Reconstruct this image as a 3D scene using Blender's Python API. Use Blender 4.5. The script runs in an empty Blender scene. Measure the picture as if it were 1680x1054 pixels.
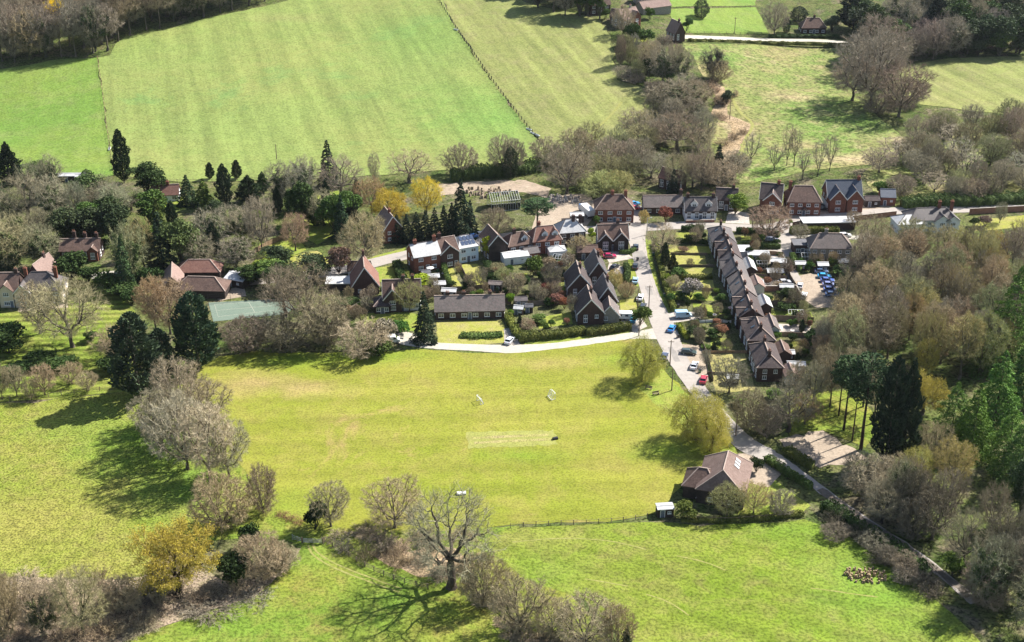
import bpy, math, random
import numpy as np
from mathutils import Vector, Matrix
from mathutils.geometry import delaunay_2d_cdt

SC = bpy.context.scene
COL = SC.collection
R = math.radians
# ------------------------------------------------------------------ camera
H_CAM, PITCH, F_PX, CX, CY = 166.0, R(26), 2200.0, 840.0, 527.0
FWD = np.array([0, math.cos(PITCH), -math.sin(PITCH)])
UPV = np.array([0, math.sin(PITCH), math.cos(PITCH)])
cam_d = bpy.data.cameras.new('camera'); cam = bpy.data.objects.new('camera', cam_d); COL.objects.link(cam)
cam.location = (0, 0, H_CAM); cam.rotation_euler = (R(90) - PITCH, 0, 0)
cam_d.sensor_width = 36; cam_d.lens = F_PX / 1680 * 36; cam_d.clip_start = 1; cam_d.clip_end = 6000
SC.camera = cam

# ------------------------------------------------------------------ terrain
def sstep(a, b, x):
    t = np.clip((x - a) / (b - a), 0, 1); return t * t * (3 - 2 * t)
def terr(x, y):
    x = np.asarray(x, float); y = np.asarray(y, float)
    u = np.clip(y - 465, 0, 420)
    r = np.where(u < 60, u * u / 120, u - 30)
    wx = 1 - sstep(45, 150, x)
    und = sstep(0, 80, u) * 0.9 * np.sin(x / 37 + 1) * np.sin(y / 45)
    return r * (0.115 * wx + 0.025 * (1 - wx)) + und
def ray(px, py):
    d = FWD + np.array([1, 0, 0]) * (px - CX) / F_PX - UPV * (py - CY) / F_PX
    return d
def gp(px, py):
    """the point of the ground seen at a pixel of the photograph"""
    d = ray(px, py); t = H_CAM / -d[2]
    for _ in range(40):
        t = (H_CAM - float(terr(d[0] * t, d[1] * t))) / -d[2]
    return np.array([d[0] * t, d[1] * t, H_CAM + d[2] * t])
def scale_at(p):
    z = float(np.dot(np.array(p) - np.array([0, 0, H_CAM]), FWD)); s = F_PX / z
    v = np.array(p) - np.array([0, 0, H_CAM]); A = math.asin(-v[2] / np.linalg.norm(v))
    return s, A
def tz(x, y): return float(terr(x, y))

# ------------------------------------------------------------------ object helpers
def link(o, parent=None):
    COL.objects.link(o)
    if parent is not None: o.parent = parent
    return o
def tag(o, label=None, cat=None, group=None, kind=None):
    if label: o['label'] = label
    if cat: o['category'] = cat
    if group: o['group'] = group
    if kind: o['kind'] = kind
    return o
def empty(name, loc, rz=0):
    o = bpy.data.objects.new(name, None); COL.objects.link(o)
    o.location = loc; o.rotation_euler = (0, 0, rz); o.empty_display_size = .5
    return o
def mesh_np(name, V, Q=None, T=None, qm=None, tm=None, mats=(), smooth=False):
    """mesh from numpy arrays of quads and triangles"""
    V = np.asarray(V, np.float32).reshape(-1, 3)
    Q = np.zeros((0, 4), np.int32) if Q is None else np.asarray(Q, np.int32).reshape(-1, 4)
    T = np.zeros((0, 3), np.int32) if T is None else np.asarray(T, np.int32).reshape(-1, 3)
    me = bpy.data.meshes.new(name)
    me.vertices.add(len(V)); me.vertices.foreach_set('co', V.ravel())
    me.loops.add(Q.size + T.size)
    me.loops.foreach_set('vertex_index', np.concatenate([Q.ravel(), T.ravel()]))
    me.polygons.add(len(Q) + len(T))
    me.polygons.foreach_set('loop_start', np.concatenate([np.arange(len(Q)) * 4, Q.size + np.arange(len(T)) * 3]).astype(np.int32))
    mi = np.concatenate([np.zeros(len(Q)) if qm is None else qm, np.zeros(len(T)) if tm is None else tm]).astype(np.int32)
    for m in mats: me.materials.append(m)
    me.polygons.foreach_set('material_index', mi)
    if smooth: me.polygons.foreach_set('use_smooth', np.ones(len(Q) + len(T), bool))
    me.update(calc_edges=True); me.validate()
    return me
class MB:
    """collects faces, builds one mesh object"""
    def __init__(s): s.v, s.f, s.m = [], [], []
    def add(s, vs, fs, mi=0):
        b = len(s.v); s.v += [tuple(map(float, p)) for p in vs]
        for f in fs: s.f.append(tuple(b + i for i in f)); s.m.append(mi)
        return s
    def hexa(s, p, mi=0):   # 0-3 bottom ccw, 4-7 top ccw
        return s.add(p, [(3, 2, 1, 0), (4, 5, 6, 7), (0, 1, 5, 4), (1, 2, 6, 5), (2, 3, 7, 6), (3, 0, 4, 7)], mi)
    def box(s, x0, x1, y0, y1, z0, z1, mi=0):
        return s.hexa([(x0, y0, z0), (x1, y0, z0), (x1, y1, z0), (x0, y1, z0), (x0, y0, z1), (x1, y0, z1), (x1, y1, z1), (x0, y1, z1)], mi)
    def bar(s, a, b, w, h=None, mi=0):
        a = Vector(a); b = Vector(b); d = (b - a).normalized(); h = h or w
        u = d.cross(Vector((0, 0, 1)));
        if u.length < 1e-3: u = Vector((1, 0, 0))
        u.normalize(); n = u.cross(d)
        P = [a - u * w / 2 - n * h / 2, a + u * w / 2 - n * h / 2, b + u * w / 2 - n * h / 2, b - u * w / 2 - n * h / 2,
             a - u * w / 2 + n * h / 2, a + u * w / 2 + n * h / 2, b + u * w / 2 + n * h / 2, b - u * w / 2 + n * h / 2]
        return s.hexa(P, mi)
    def cyl(s, c, r, h, n=8, mi=0, r2=None, axis='z'):
        r2 = r if r2 is None else r2; P = []
        for k, (rr, z) in enumerate(((r, 0), (r2, h))):
            for i in range(n):
                a = 2 * math.pi * i / n; x, y = rr * math.cos(a), rr * math.sin(a)
                q = {'z': (x, y, z), 'y': (x, z, y), 'x': (z, x, y)}[axis]
                P.append((c[0] + q[0], c[1] + q[1], c[2] + q[2]))
        fs = [(i, (i + 1) % n, n + (i + 1) % n, n + i) for i in range(n)] + [tuple(range(n))[::-1], tuple(range(n, 2 * n))]
        return s.add(P, fs, mi)
    def build(s, name, mats, parent=None, smooth=False, loc=None, bevel=0):
        me = bpy.data.meshes.new(name); me.from_pydata(s.v, [], s.f)
        for m in (mats if isinstance(mats, (list, tuple)) else [mats]): me.materials.append(m)
        me.polygons.foreach_set('material_index', np.array(s.m, np.int32))
        if smooth: me.polygons.foreach_set('use_smooth', np.ones(len(s.f), bool))
        me.update()
        o = bpy.data.objects.new(name, me); link(o, parent)
        if loc is not None: o.location = loc
        if bevel:
            b = o.modifiers.new('bevel', 'BEVEL'); b.width = bevel; b.segments = 2
        return o

# ------------------------------------------------------------------ materials
def newmat(name):
    m = bpy.data.materials.new(name); m.use_nodes = True
    nt = m.node_tree; b = nt.nodes['Principled BSDF']; b.inputs['Specular IOR Level'].default_value = .2
    return m, nt, b
def N(nt, kind, **kw):
    n = nt.nodes.new(kind)
    for k, v in kw.items():
        if k in n.inputs.keys(): n.inputs[k].default_value = v
        else: setattr(n, k, v)
    return n
def mixc(nt, fac, a, b, mode='MIX'):
    n = nt.nodes.new('ShaderNodeMix'); n.data_type = 'RGBA'; n.blend_type = mode
    for i, v in ((0, fac), (6, a), (7, b)):
        if hasattr(v, 'links') or isinstance(v, bpy.types.NodeSocket): nt.links.new(v, n.inputs[i])
        else: n.inputs[i].default_value = v if i == 0 else (*v, 1)
    return n.outputs[2]
def ramp(nt, src, a, b, va=0., vb=1.):
    n = N(nt, 'ShaderNodeMapRange'); n.inputs[1].default_value = a; n.inputs[2].default_value = b
    n.inputs[3].default_value = va; n.inputs[4].default_value = vb; n.clamp = True
    nt.links.new(src, n.inputs[0]); return n.outputs[0]
def noise(nt, coord, scale, detail=3, rough=.55, dist=0.):
    n = N(nt, 'ShaderNodeTexNoise'); n.inputs['Scale'].default_value = scale; n.inputs['Detail'].default_value = detail
    n.inputs['Roughness'].default_value = rough; n.inputs['Distortion'].default_value = dist
    nt.links.new(coord, n.inputs['Vector']); return n.outputs['Fac']
def geo(nt): return nt.nodes.new('ShaderNodeNewGeometry').outputs['Position']
def objc(nt): return nt.nodes.new('ShaderNodeTexCoord').outputs['Object']
def mapping(nt, coord, rot=(0, 0, 0), scale=(1, 1, 1), kind='POINT'):
    n = nt.nodes.new('ShaderNodeMapping'); n.vector_type = kind; n.inputs['Rotation'].default_value = rot; n.inputs['Scale'].default_value = scale
    nt.links.new(coord, n.inputs['Vector']); return n.outputs[0]
def bump(nt, b, h, strength, dist):
    n = N(nt, 'ShaderNodeBump'); n.inputs['Strength'].default_value = strength; n.inputs['Distance'].default_value = dist
    nt.links.new(h, n.inputs['Height']); nt.links.new(n.outputs[0], b.inputs['Normal'])

def grass(name, c1, c2, c3, big=.03, mid=.22, fine=1.5, spot=.45, stripe=None, streak=None, bmp=.5, patch=None, blobs=()):
    """turf: broad drifts of colour, mottles, tufts with relief; stripe = (angle, period m, amount) of mowing, streak = (angle, amount)"""
    m, nt, b = newmat(name); p = geo(nt)
    n1 = noise(nt, p, big, 4, .6); col = mixc(nt, ramp(nt, n1, .38, .62), c1, c2)
    n2 = noise(nt, p, mid, 5, .65, .4); col = mixc(nt, ramp(nt, n2, .45, .75, 0, .75), col, c3)
    if patch:
        n5 = noise(nt, p, patch[1], 5, .7, .8); col = mixc(nt, ramp(nt, n5, patch[2], patch[2] + .12, 0, .8), col, patch[0])
    for (bx, by, rad, bc, amt, *asp) in blobs:   # worn or lush places: a point of the photograph, radius in metres
        g = gp(bx, by); q = mapping(nt, p, (0, 0, 0), (1, asp[0] if asp else 1, 1)); q.node.inputs['Location'].default_value = (-g[0], -g[1] * (asp[0] if asp else 1), 0); q.node.inputs['Scale'].default_value[2] = 0
        ln = N(nt, 'ShaderNodeVectorMath', operation='LENGTH'); nt.links.new(q, ln.inputs[0]); n7 = noise(nt, p, .12, 5, .7)
        ad = N(nt, 'ShaderNodeMath', operation='MULTIPLY_ADD'); nt.links.new(n7, ad.inputs[0]); ad.inputs[1].default_value = rad * 1.3; nt.links.new(ln.outputs['Value'], ad.inputs[2])
        col = mixc(nt, ramp(nt, ad.outputs[0], rad * .55, rad * 1.75, amt, 0), col, bc)
    if streak:
        q = mapping(nt, p, (0, 0, R(streak[0])), (80, 4.2, 10), 'TEXTURE'); n4 = noise(nt, q, 1., 5, .7)
        col = mixc(nt, ramp(nt, n4, .35, .68), mixc(nt, 1., col, (1 - streak[1],) * 3, 'MULTIPLY'), mixc(nt, 1., col, (1 + streak[1] * .55, 1 + streak[1] * .5, 1 + streak[1] * .3), 'MULTIPLY'))
    if stripe:
        q = mapping(nt, p, (0, 0, R(stripe[0])), (1, 1, 1)); w = N(nt, 'ShaderNodeTexWave'); w.inputs['Scale'].default_value = .314 / stripe[1] ; w.inputs['Distortion'].default_value = .25
        w.inputs['Detail'].default_value = 1; w.inputs['Detail Scale'].default_value = .05
        nt.links.new(q, w.inputs['Vector']); f = ramp(nt, w.outputs['Fac'], .3, .7)
        col = mixc(nt, f, mixc(nt, 1., col, (1 - stripe[2],) * 3, 'MULTIPLY'), col)
    n3 = noise(nt, p, fine * 1.7, 2, .65); n6 = noise(nt, p, fine * .37, 3, .6, 1.)
    f = ramp(nt, n3, .38, .54, 1 - spot * 1.15, 1.14); g = ramp(nt, n6, .34, .58, 1 - spot * .55, 1.08)
    k = N(nt, 'ShaderNodeMath', operation='MULTIPLY'); nt.links.new(f, k.inputs[0]); nt.links.new(g, k.inputs[1])
    cc = N(nt, 'ShaderNodeCombineColor'); [nt.links.new(k.outputs[0], cc.inputs[i]) for i in range(3)]
    col = mixc(nt, 1., col, cc.outputs[0], 'MULTIPLY')
    nt.links.new(col, b.inputs['Base Color']); b.inputs['Roughness'].default_value = .95; b.inputs['Specular IOR Level'].default_value = .05
    bump(nt, b, n3, bmp, .25)
    return m
def surf(name, c1, c2, scale=.6, c3=None, rough=.85, fine=4., famt=.25, bmp=.2, coord='pos', spec=.15, metal=0):
    """general weathered surface: two tones, blotches of a third, fine grain"""
    m, nt, b = newmat(name); p = geo(nt) if coord == 'pos' else objc(nt)
    n1 = noise(nt, p, scale, 5, .65, .3); col = mixc(nt, ramp(nt, n1, .35, .65), c1, c2)
    if c3:
        n2 = noise(nt, p, scale * 2.7, 4, .7); col = mixc(nt, ramp(nt, n2, .55, .7, 0, .7), col, c3)
    n3 = noise(nt, p, fine, 3, .7); f = ramp(nt, n3, .3, .7, 1 - famt, 1 + famt * .5)
    cc = N(nt, 'ShaderNodeCombineColor'); [nt.links.new(f, cc.inputs[i]) for i in range(3)]
    col = mixc(nt, 1., col, cc.outputs[0], 'MULTIPLY')
    nt.links.new(col, b.inputs['Base Color']); b.inputs['Roughness'].default_value = rough; b.inputs['Specular IOR Level'].default_value = spec
    b.inputs['Metallic'].default_value = metal
    if bmp: bump(nt, b, n3, bmp, .05)
    return m
def tinted(name, c1, c2, scale=.5, rough=.85, trans=0., spec=.1, rnd=.25, famt=.0):
    """plant tissue or paint whose colour is multiplied by the object's own colour"""
    m, nt, b = newmat(name); p = objc(nt); oi = nt.nodes.new('ShaderNodeObjectInfo')
    n1 = noise(nt, p, scale, 4, .65); col = mixc(nt, ramp(nt, n1, .36, .64), c1, c2)
    col = mixc(nt, 1., col, oi.outputs['Color'], 'MULTIPLY')
    f = ramp(nt, oi.outputs['Random'], 0, 1, 1 - rnd, 1 + rnd); cc = N(nt, 'ShaderNodeCombineColor'); [nt.links.new(f, cc.inputs[i]) for i in range(3)]
    col = mixc(nt, 1., col, cc.outputs[0], 'MULTIPLY')
    nt.links.new(col, b.inputs['Base Color']); b.inputs['Roughness'].default_value = rough; b.inputs['Specular IOR Level'].default_value = spec
    if trans:
        tr = N(nt, 'ShaderNodeBsdfTranslucent'); nt.links.new(col, tr.inputs['Color'])
        mx = N(nt, 'ShaderNodeMixShader'); mx.inputs[0].default_value = trans
        nt.links.new(b.outputs[0], mx.inputs[1]); nt.links.new(tr.outputs[0], mx.inputs[2])
        nt.links.new(mx.outputs[0], nt.nodes['Material Output'].inputs['Surface'])
    return m

G = {}
# name                 tone 1             tone 2             mottles
G['cricket'] = grass('mown_turf', (0.158, 0.183, 0.024), (0.195, 0.198, 0.035), (0.226, 0.196, 0.056), .022, .10, 1.1, .19, (90 - 4, 11, .06), (3, .11), .25, ((0.286, 0.198, 0.091), .035, .60), blobs=[(420, 630, 16, (.30, .215, .105), .75, 2.), (520, 640, 12, (.30, .215, .105), .6, 2.), (900, 596, 14, (.30, .215, .105), .45, 3.), (860, 748, 14, (.125, .185, .022), .7, 3.5), (480, 590, 16, (.125, .20, .022), .8, 2.5), (620, 585, 16, (.12, .20, .022), .8, 2.5), (1100, 740, 14, (.125, .20, .022), .7, 2.), (1010, 590, 10, (.13, .20, .022), .6, 2.), (470, 830, 10, (.13, .20, .022), .6)])
G['square'] = grass('rolled_turf', (.20, .212, .056), (.213, .218, .064), (.228, .212, .076), .1, .3, 1.4, .15, None, (3, .12), .15)
G['fleft'] = grass('tussock_pasture', (0.150, 0.191, 0.027), (0.200, 0.200, 0.044), (0.215, 0.191, 0.062), .03, .35, 1.15, .48, None, None, .8, blobs=[(250, 720, 22, (.115, .20, .03), .85), (300, 800, 14, (.10, .19, .03), .8), (120, 690, 14, (.135, .20, .035), .5), (30, 880, 16, (.22, .21, .05), .5)])
G['fbot'] = grass('lush_pasture', (0.122, 0.178, 0.026), (0.168, 0.187, 0.032), (0.220, 0.174, 0.057), .035, .25, .85, .33, None, (35, .14), .7, blobs=[(500, 905, 10, (.115, .20, .028), .85), (640, 980, 12, (.11, .20, .028), .6, .6), (380, 1020, 14, (.115, .205, .028), .6)])
G['fbotr'] = grass('sward', (0.130, 0.184, 0.021), (0.159, 0.188, 0.033), (0.193, 0.171, 0.060), .03, .18, .9, .32, None, (-24, .20), .65, ((0.222, 0.188, 0.120), .09, .66), blobs=[(1450, 960, 22, (.11, .20, .028), .85), (1300, 870, 14, (.12, .20, .028), .7, 2.), (900, 940, 10, (.12, .20, .028), .5), (900, 885, 12, (.21, .205, .06), .5, 3.)])
G['hill1'] = grass('spring_pasture', (0.106, 0.178, 0.035), (0.141, 0.187, 0.040), (0.151, 0.183, 0.060), .018, .12, .7, .17, None, (-80, .10), .4, blobs=[(60, 115, 26, (.15, .19, .05), .6, 3.)])
G['hill2'] = grass('hill_pasture', (0.163, 0.209, 0.063), (0.186, 0.209, 0.068), (0.153, 0.209, 0.058), .014, .10, .7, .16, (-16, 13, .06), (-74, .20), .4, ((0.116, 0.205, 0.063), .011, .58), blobs=[(800, 190, 40, (.105, .205, .045), .8), (690, 60, 36, (.12, .205, .05), .6), (460, 30, 26, (.20, .20, .08), .6, 3.), (740, 275, 24, (.20, .195, .08), .5, 3.)])
G['hill3'] = grass('dry_hill_pasture', (0.191, 0.203, 0.072), (0.178, 0.203, 0.067), (0.212, 0.199, 0.093), .018, .12, .7, .16, (-18, 12, .08), (-72, .24), .4)
G['meadow'] = grass('rough_meadow', (0.120, 0.180, 0.042), (0.190, 0.190, 0.072), (0.270, 0.204, 0.120), .028, .16, .45, .42, None, None, .8, ((0.330, 0.237, 0.168), .03, .58), blobs=[(1300, 160, 16, (.33, .25, .15), .8, 2.), (1400, 262, 16, (.36, .28, .17), .9, 2.5), (1330, 240, 9, (.33, .26, .14), .7, 2.), (1420, 200, 18, (.09, .17, .03), .8), (1215, 215, 6, (.38, .29, .20), .9, .5), (1180, 250, 9, (.13, .20, .03), .7), (1160, 90, 14, (.10, .16, .04), .7, 2.)])
G['lawn'] = grass('garden_lawn', (0.149, 0.209, 0.031), (0.193, 0.219, 0.042), (0.237, 0.209, 0.070), .12, .5, 1.8, .28, None, None, .3)
G['lawny'] = grass('mossy_lawn', (0.220, 0.235, 0.042), (0.255, 0.240, 0.070), (0.260, 0.221, 0.112), .12, .4, 1.8, .25, None, None, .3)
G['lawnd'] = grass('dry_lawn', (.25, .235, .08), (.28, .24, .11), (.22, .22, .06), .12, .4, 1.8, .3, None, None, .3)
G['stripes'] = grass('striped_lawn', (0.138, 0.199, 0.028), (0.184, 0.214, 0.042), (0.230, 0.199, 0.070), .05, .3, 1.2, .3, (86, 3.2, .38), None, .4)
G['ground'] = grass('woodland_floor', (.060, .088, .022), (.10, .115, .035), (.125, .105, .06), .05, .2, .7, .5, None, None, .8, ((.15, .12, .085), .06, .52))
G['garden'] = grass('garden_soil', (.085, .10, .035), (.11, .115, .045), (.135, .115, .075), .12, .4, 1.2, .5, None, None, .6, ((.22, .19, .15), .16, .58))
G['reed'] = grass('dead_reed', (.30, .22, .13), (.36, .27, .18), (.22, .17, .09), .1, .5, 1.2, .5, None, None, .9)
G['scrub'] = grass('bramble_floor', (.245, .19, .135), (.285, .225, .165), (.17, .165, .07), .08, .4, 1.2, .5, None, None, .9)
G['track'] = surf('worn_turf', (.21, .22, .055), (.25, .235, .085), 1., None, .95, 2., .3)
G['road'] = surf('asphalt', (.285, .255, .23), (.325, .295, .265), .08, (.25, .225, .205), .9, .9, .10, .05)
G['path'] = surf('concrete_track', (.36, .335, .28), (.42, .39, .33), .2, (.30, .275, .225), .9, 1.4, .18, .1)
G['gravel'] = surf('gravel', (.285, .228, .172), (.345, .28, .215), .2, (.215, .18, .14), .95, 1.6, .3, .3)
G['sand'] = surf('sandy_earth', (.27, .21, .155), (.33, .265, .20), .1, (.16, .15, .08), .95, .8, .35, .3)
G['court'] = surf('court_paint', (.125, .165, .13), (.15, .19, .15), .1, (.11, .14, .105), .9, 2., .16, 0)
G['paving'] = surf('paving', (.34, .295, .26), (.43, .385, .34), .5, (.22, .20, .18), .9, 2., .3, .2)

WALL = dict(
    red=surf('red_brick', (.165, .068, .048), (.21, .088, .06), .8, (.14, .06, .045), .9, 3., .3, .2, 'obj'),
    dark=surf('dark_brick', (.06, .043, .04), (.085, .054, .047), .8, (.07, .05, .045), .9, 3., .3, .2, 'obj'),
    tile=surf('hung_tile', (.065, .043, .038), (.09, .054, .046), .9, (.09, .05, .045), .9, 4., .35, .3, 'obj'),
    white=surf('white_render', (.62, .64, .66), (.70, .71, .72), .3, None, .8, 1., .08, .05, 'obj'),
    blue=surf('pale_render', (.50, .60, .70), (.56, .66, .74), .3, None, .8, 1., .08, .05, 'obj'),
    cream=surf('cream_render', (.50, .43, .33), (.56, .48, .38), .3, None, .8, 1., .1, .05, 'obj'),
    timber=surf('dark_timber', (.035, .028, .025), (.06, .045, .04), .5, None, .85, 3., .3, .2, 'obj'),
    stone=surf('grey_stone', (.25, .23, .20), (.32, .29, .25), .6, None, .9, 2., .3, .2, 'obj'))
ROOF = dict(
    brown=surf('brown_tile', (.10, .066, .056), (.14, .092, .075), .5, (.18, .13, .105), .85, 2.6, .35, .4, 'obj'),
    red=surf('red_tile', (.165, .085, .068), (.21, .115, .09), .5, (.17, .10, .08), .85, 2.6, .3, .4, 'obj'),
    hall=surf('hall_tile', (.155, .108, .092), (.20, .142, .122), .4, (.23, .175, .15), .85, 2.4, .28, .4, 'obj'),
    pink=surf('faded_tile', (.21, .145, .125), (.26, .185, .16), .4, (.20, .15, .13), .85, 2.2, .28, .4, 'obj'),
    grey=surf('concrete_tile', (.125, .108, .102), (.16, .135, .125), .4, (.19, .13, .125), .85, 2.2, .28, .4, 'obj'),
    slate=surf('slate', (.065, .055, .057), (.10, .085, .083), .5, (.15, .12, .105), .6, 2.6, .3, .3, 'obj', .3),
    dark=surf('dark_tile', (.055, .043, .044), (.085, .066, .063), .5, (.125, .10, .085), .8, 2.6, .35, .4, 'obj'),
    blue=surf('blue_slate', (.045, .058, .085), (.065, .08, .11), .5, None, .55, 2.6, .25, .3, 'obj', .4),
    glare=surf('pale_slate_glare', (.36, .36, .36), (.46, .46, .46), .5, (.25, .25, .26), .45, 2.6, .2, .3, 'obj', .5),  # sun glare put into the pale tone; plain light roofs share it
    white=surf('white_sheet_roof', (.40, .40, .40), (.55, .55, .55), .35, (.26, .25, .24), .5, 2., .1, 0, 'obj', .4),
    felt=surf('roof_felt', (.10, .10, .11), (.14, .14, .15), .6, (.19, .18, .17), .9, 2., .3, .2, 'obj'))
M = dict(
    frame=surf('white_window_frame', (.68, .68, .68), (.75, .75, .75), 1., None, .5, 3., .05, 0, 'obj'),
    door=surf('painted_door', (.10, .12, .16), (.13, .15, .19), 1., None, .5, 3., .1, 0, 'obj'),
    ridge=surf('ridge_tile', (.30, .235, .20), (.36, .28, .24), 1., None, .85, 3., .2, 0, 'obj'),
    barge=surf('white_bargeboard', (.66, .65, .62), (.73, .72, .70), 1., None, .6, 3., .05, 0, 'obj'),
    pot=surf('clay_pot', (.32, .15, .10), (.36, .18, .12), 1., None, .8, 3., .2, 0, 'obj'),
    wood=surf('weathered_wood', (.17, .13, .095), (.235, .185, .14), .8, (.12, .09, .07), .9, 4., .35, .2, 'obj'),
    larch=surf('larch_lap_fence', (.25, .17, .11), (.31, .215, .14), .8, (.18, .12, .08), .9, 4., .3, .2, 'obj'),
    white=surf('white_paint', (.72, .72, .70), (.8, .8, .78), 1., None, .5, 3., .05, 0, 'obj'),
    black=surf('dark_metal', (.02, .02, .022), (.035, .035, .038), 1., None, .5, 3., .1, 0, 'obj'),
    tyre=surf('tyre_rubber', (.02, .02, .02), (.03, .03, .03), 1., None, .9, 3., .1, 0, 'obj'),
    rim=surf('alloy_rim', (.45, .45, .46), (.5, .5, .51), 1., None, .35, 3., .05, 0, 'obj', .5, .6),
    lamp=surf('lamp_lens', (.6, .6, .58), (.7, .7, .68), 1., None, .2, 3., .05, 0, 'obj', .5),
    red=surf('tail_lens', (.30, .02, .02), (.35, .03, .03), 1., None, .3, 3., .05, 0, 'obj', .5),
    brickwall=surf('garden_brick', (.24, .12, .085), (.30, .16, .115), .7, (.18, .10, .08), .9, 3., .3, .2))
def glassmat(name, c, rough=.08):
    m, nt, b = newmat(name); b.inputs['Base Color'].default_value = (*c, 1); b.inputs['Roughness'].default_value = rough
    b.inputs['Specular IOR Level'].default_value = .6; b.inputs['Coat Weight'].default_value = .3; return m
M['glass'] = glassmat('window_glass', (.03, .04, .055)); M['carglass'] = glassmat('car_glass', (.015, .02, .025))
M['solar'] = glassmat('solar_glass', (.05, .07, .12), .15)
m, nt, b = newmat('clear_glass'); b.inputs['Base Color'].default_value = (.85, .92, .92, 1); b.inputs['Transmission Weight'].default_value = 1.; b.inputs['Roughness'].default_value = .03; b.inputs['IOR'].default_value = 1.1
M['clear'] = m
m, nt, b = newmat('car_paint'); oi = nt.nodes.new('ShaderNodeObjectInfo'); nt.links.new(oi.outputs['Color'], b.inputs['Base Color'])
b.inputs['Roughness'].default_value = .3; b.inputs['Specular IOR Level'].default_value = .5; b.inputs['Coat Weight'].default_value = .6; M['paint'] = m
m, nt, b = newmat('net'); b.inputs['Base Color'].default_value = (.75, .75, .75, 1); M['net'] = m

# ------------------------------------------------------------------ ground sheets
def sheet(name, poly, mat, dz, jit=0., step=3., grid=None, px=True, kind='structure', label=None, cat=None):
    W = [gp(*p)[:2] for p in poly] if px else [np.array(p[:2], float) for p in poly]
    rng = np.random.default_rng(len(poly) * 7 + int(abs(poly[0][0])))
    B = []
    for i, a in enumerate(W):
        b = W[(i + 1) % len(W)]; n = max(1, int(np.linalg.norm(b - a) / step))
        for k in range(n):
            q = a + (b - a) * k / n
            if jit and k: q = q + rng.normal(0, jit, 2)
            B.append(q)
    pts = [Vector(q) for q in B]; nb = len(pts)
    edges = [(i, (i + 1) % nb) for i in range(nb)]
    A = np.array(B)
    if grid:
        x0, y0 = A.min(0); x1, y1 = A.max(0)
        gx, gy = np.meshgrid(np.arange(x0 + grid * .5, x1, grid), np.arange(y0 + grid * .5, y1, grid))
        gx = gx.ravel(); gy = gy.ravel(); ins = np.zeros(len(gx), bool)
        xs, ys = A[:, 0], A[:, 1]; j = nb - 1
        for i in range(nb):
            c = ((ys[i] > gy) != (ys[j] > gy)) & (gx < (xs[j] - xs[i]) * (gy - ys[i]) / (ys[j] - ys[i] + 1e-12) + xs[i]); ins ^= c; j = i
        pts += [Vector((x, y)) for x, y in zip(gx[ins], gy[ins])]
    v, e, f, *_ = delaunay_2d_cdt(pts, edges, [tuple(range(nb))], 1, 1e-5)
    V = np.array([(p.x, p.y) for p in v]); z = terr(V[:, 0], V[:, 1]) + dz
    me = bpy.data.meshes.new(name); me.from_pydata(np.column_stack([V, z]).tolist(), [], [tuple(q) for q in f])
    me.materials.append(mat); me.update()
    if me.polygons and me.polygons[0].normal.z < 0: me.flip_normals()
    o = bpy.data.objects.new(name, me); link(o); tag(o, label, cat, None, kind); return o
def smooth_line(P, n=6):
    P = [np.array(p, float) for p in P]; out = []
    for i in range(len(P) - 1):
        p0 = P[max(i - 1, 0)]; p1 = P[i]; p2 = P[i + 1]; p3 = P[min(i + 2, len(P) - 1)]
        for k in range(n):
            t = k / n
            out.append(.5 * ((2 * p1) + (-p0 + p2) * t + (2 * p0 - 5 * p1 + 4 * p2 - p3) * t * t + (-p0 + 3 * p1 - 3 * p2 + p3) * t ** 3))
    out.append(P[-1]); return out
def ribbon(name, line, width, mat, dz, jit=0., px=True, kind='structure', label=None, cat=None, n=6):
    """a road, path or marking along a line of photograph points; width in metres (one value or one per point)"""
    W = [gp(*p) for p in line] if px else [np.array(p, float) for p in line]
    w = width if isinstance(width, (list, tuple)) else [width] * len(W)
    C = smooth_line([np.array([p[0], p[1], ww]) for p, ww in zip(W, w)], n)
    rng = np.random.default_rng(len(line)); V = []; C = np.array(C)
    for i in range(len(C)):
        d = C[min(i + 1, len(C) - 1), :2] - C[max(i - 1, 0), :2]; d = d / (np.linalg.norm(d) + 1e-9); nrm = np.array([-d[1], d[0]])
        for s in (-1, 0, 1):
            q = C[i, :2] + nrm * s * (C[i, 2] / 2 + (rng.normal(0, jit) if s else 0)); V.append((q[0], q[1], tz(*q) + dz))
    f = []
    for i in range(len(C) - 1):
        for s in range(2): a = i * 3 + s; f.append((a + 1, a, a + 3, a + 4))
    me = bpy.data.meshes.new(name); me.from_pydata(V, [], f); me.materials.append(mat); me.update()
    if me.polygons[0].normal.z < 0: me.flip_normals()
    o = bpy.data.objects.new(name, me); link(o); tag(o, label, cat, None, kind); return o
# ------------------------------------------------------------------ plants: tissue
BARK = tinted('bark', (.075, .063, .052), (.125, .108, .09), 1.2, .95)
TWIG = tinted('twigs', (.235, .212, .155), (.34, .308, .232), .25, .95, 0, .05, .15)
BUD = tinted('spring_buds', (.26, .245, .09), (.34, .30, .11), .3, .9, .25, .05, .15)
IVY = tinted('ivy_leaves', (.055, .08, .034), (.125, .15, .068), .6, .7, .1, .15, .15)
NEEDLE = tinted('needles', (.030, .050, .028), (.10, .13, .066), .55, .85, .05, .08, .15)
LEAF = tinted('evergreen_leaves', (.055, .095, .024), (.125, .17, .048), .5, .75, .12, .15, .15)
BLOOM = tinted('blossom', (.55, .47, .43), (.68, .60, .56), .8, .8, .2, .05, .1)

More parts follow.
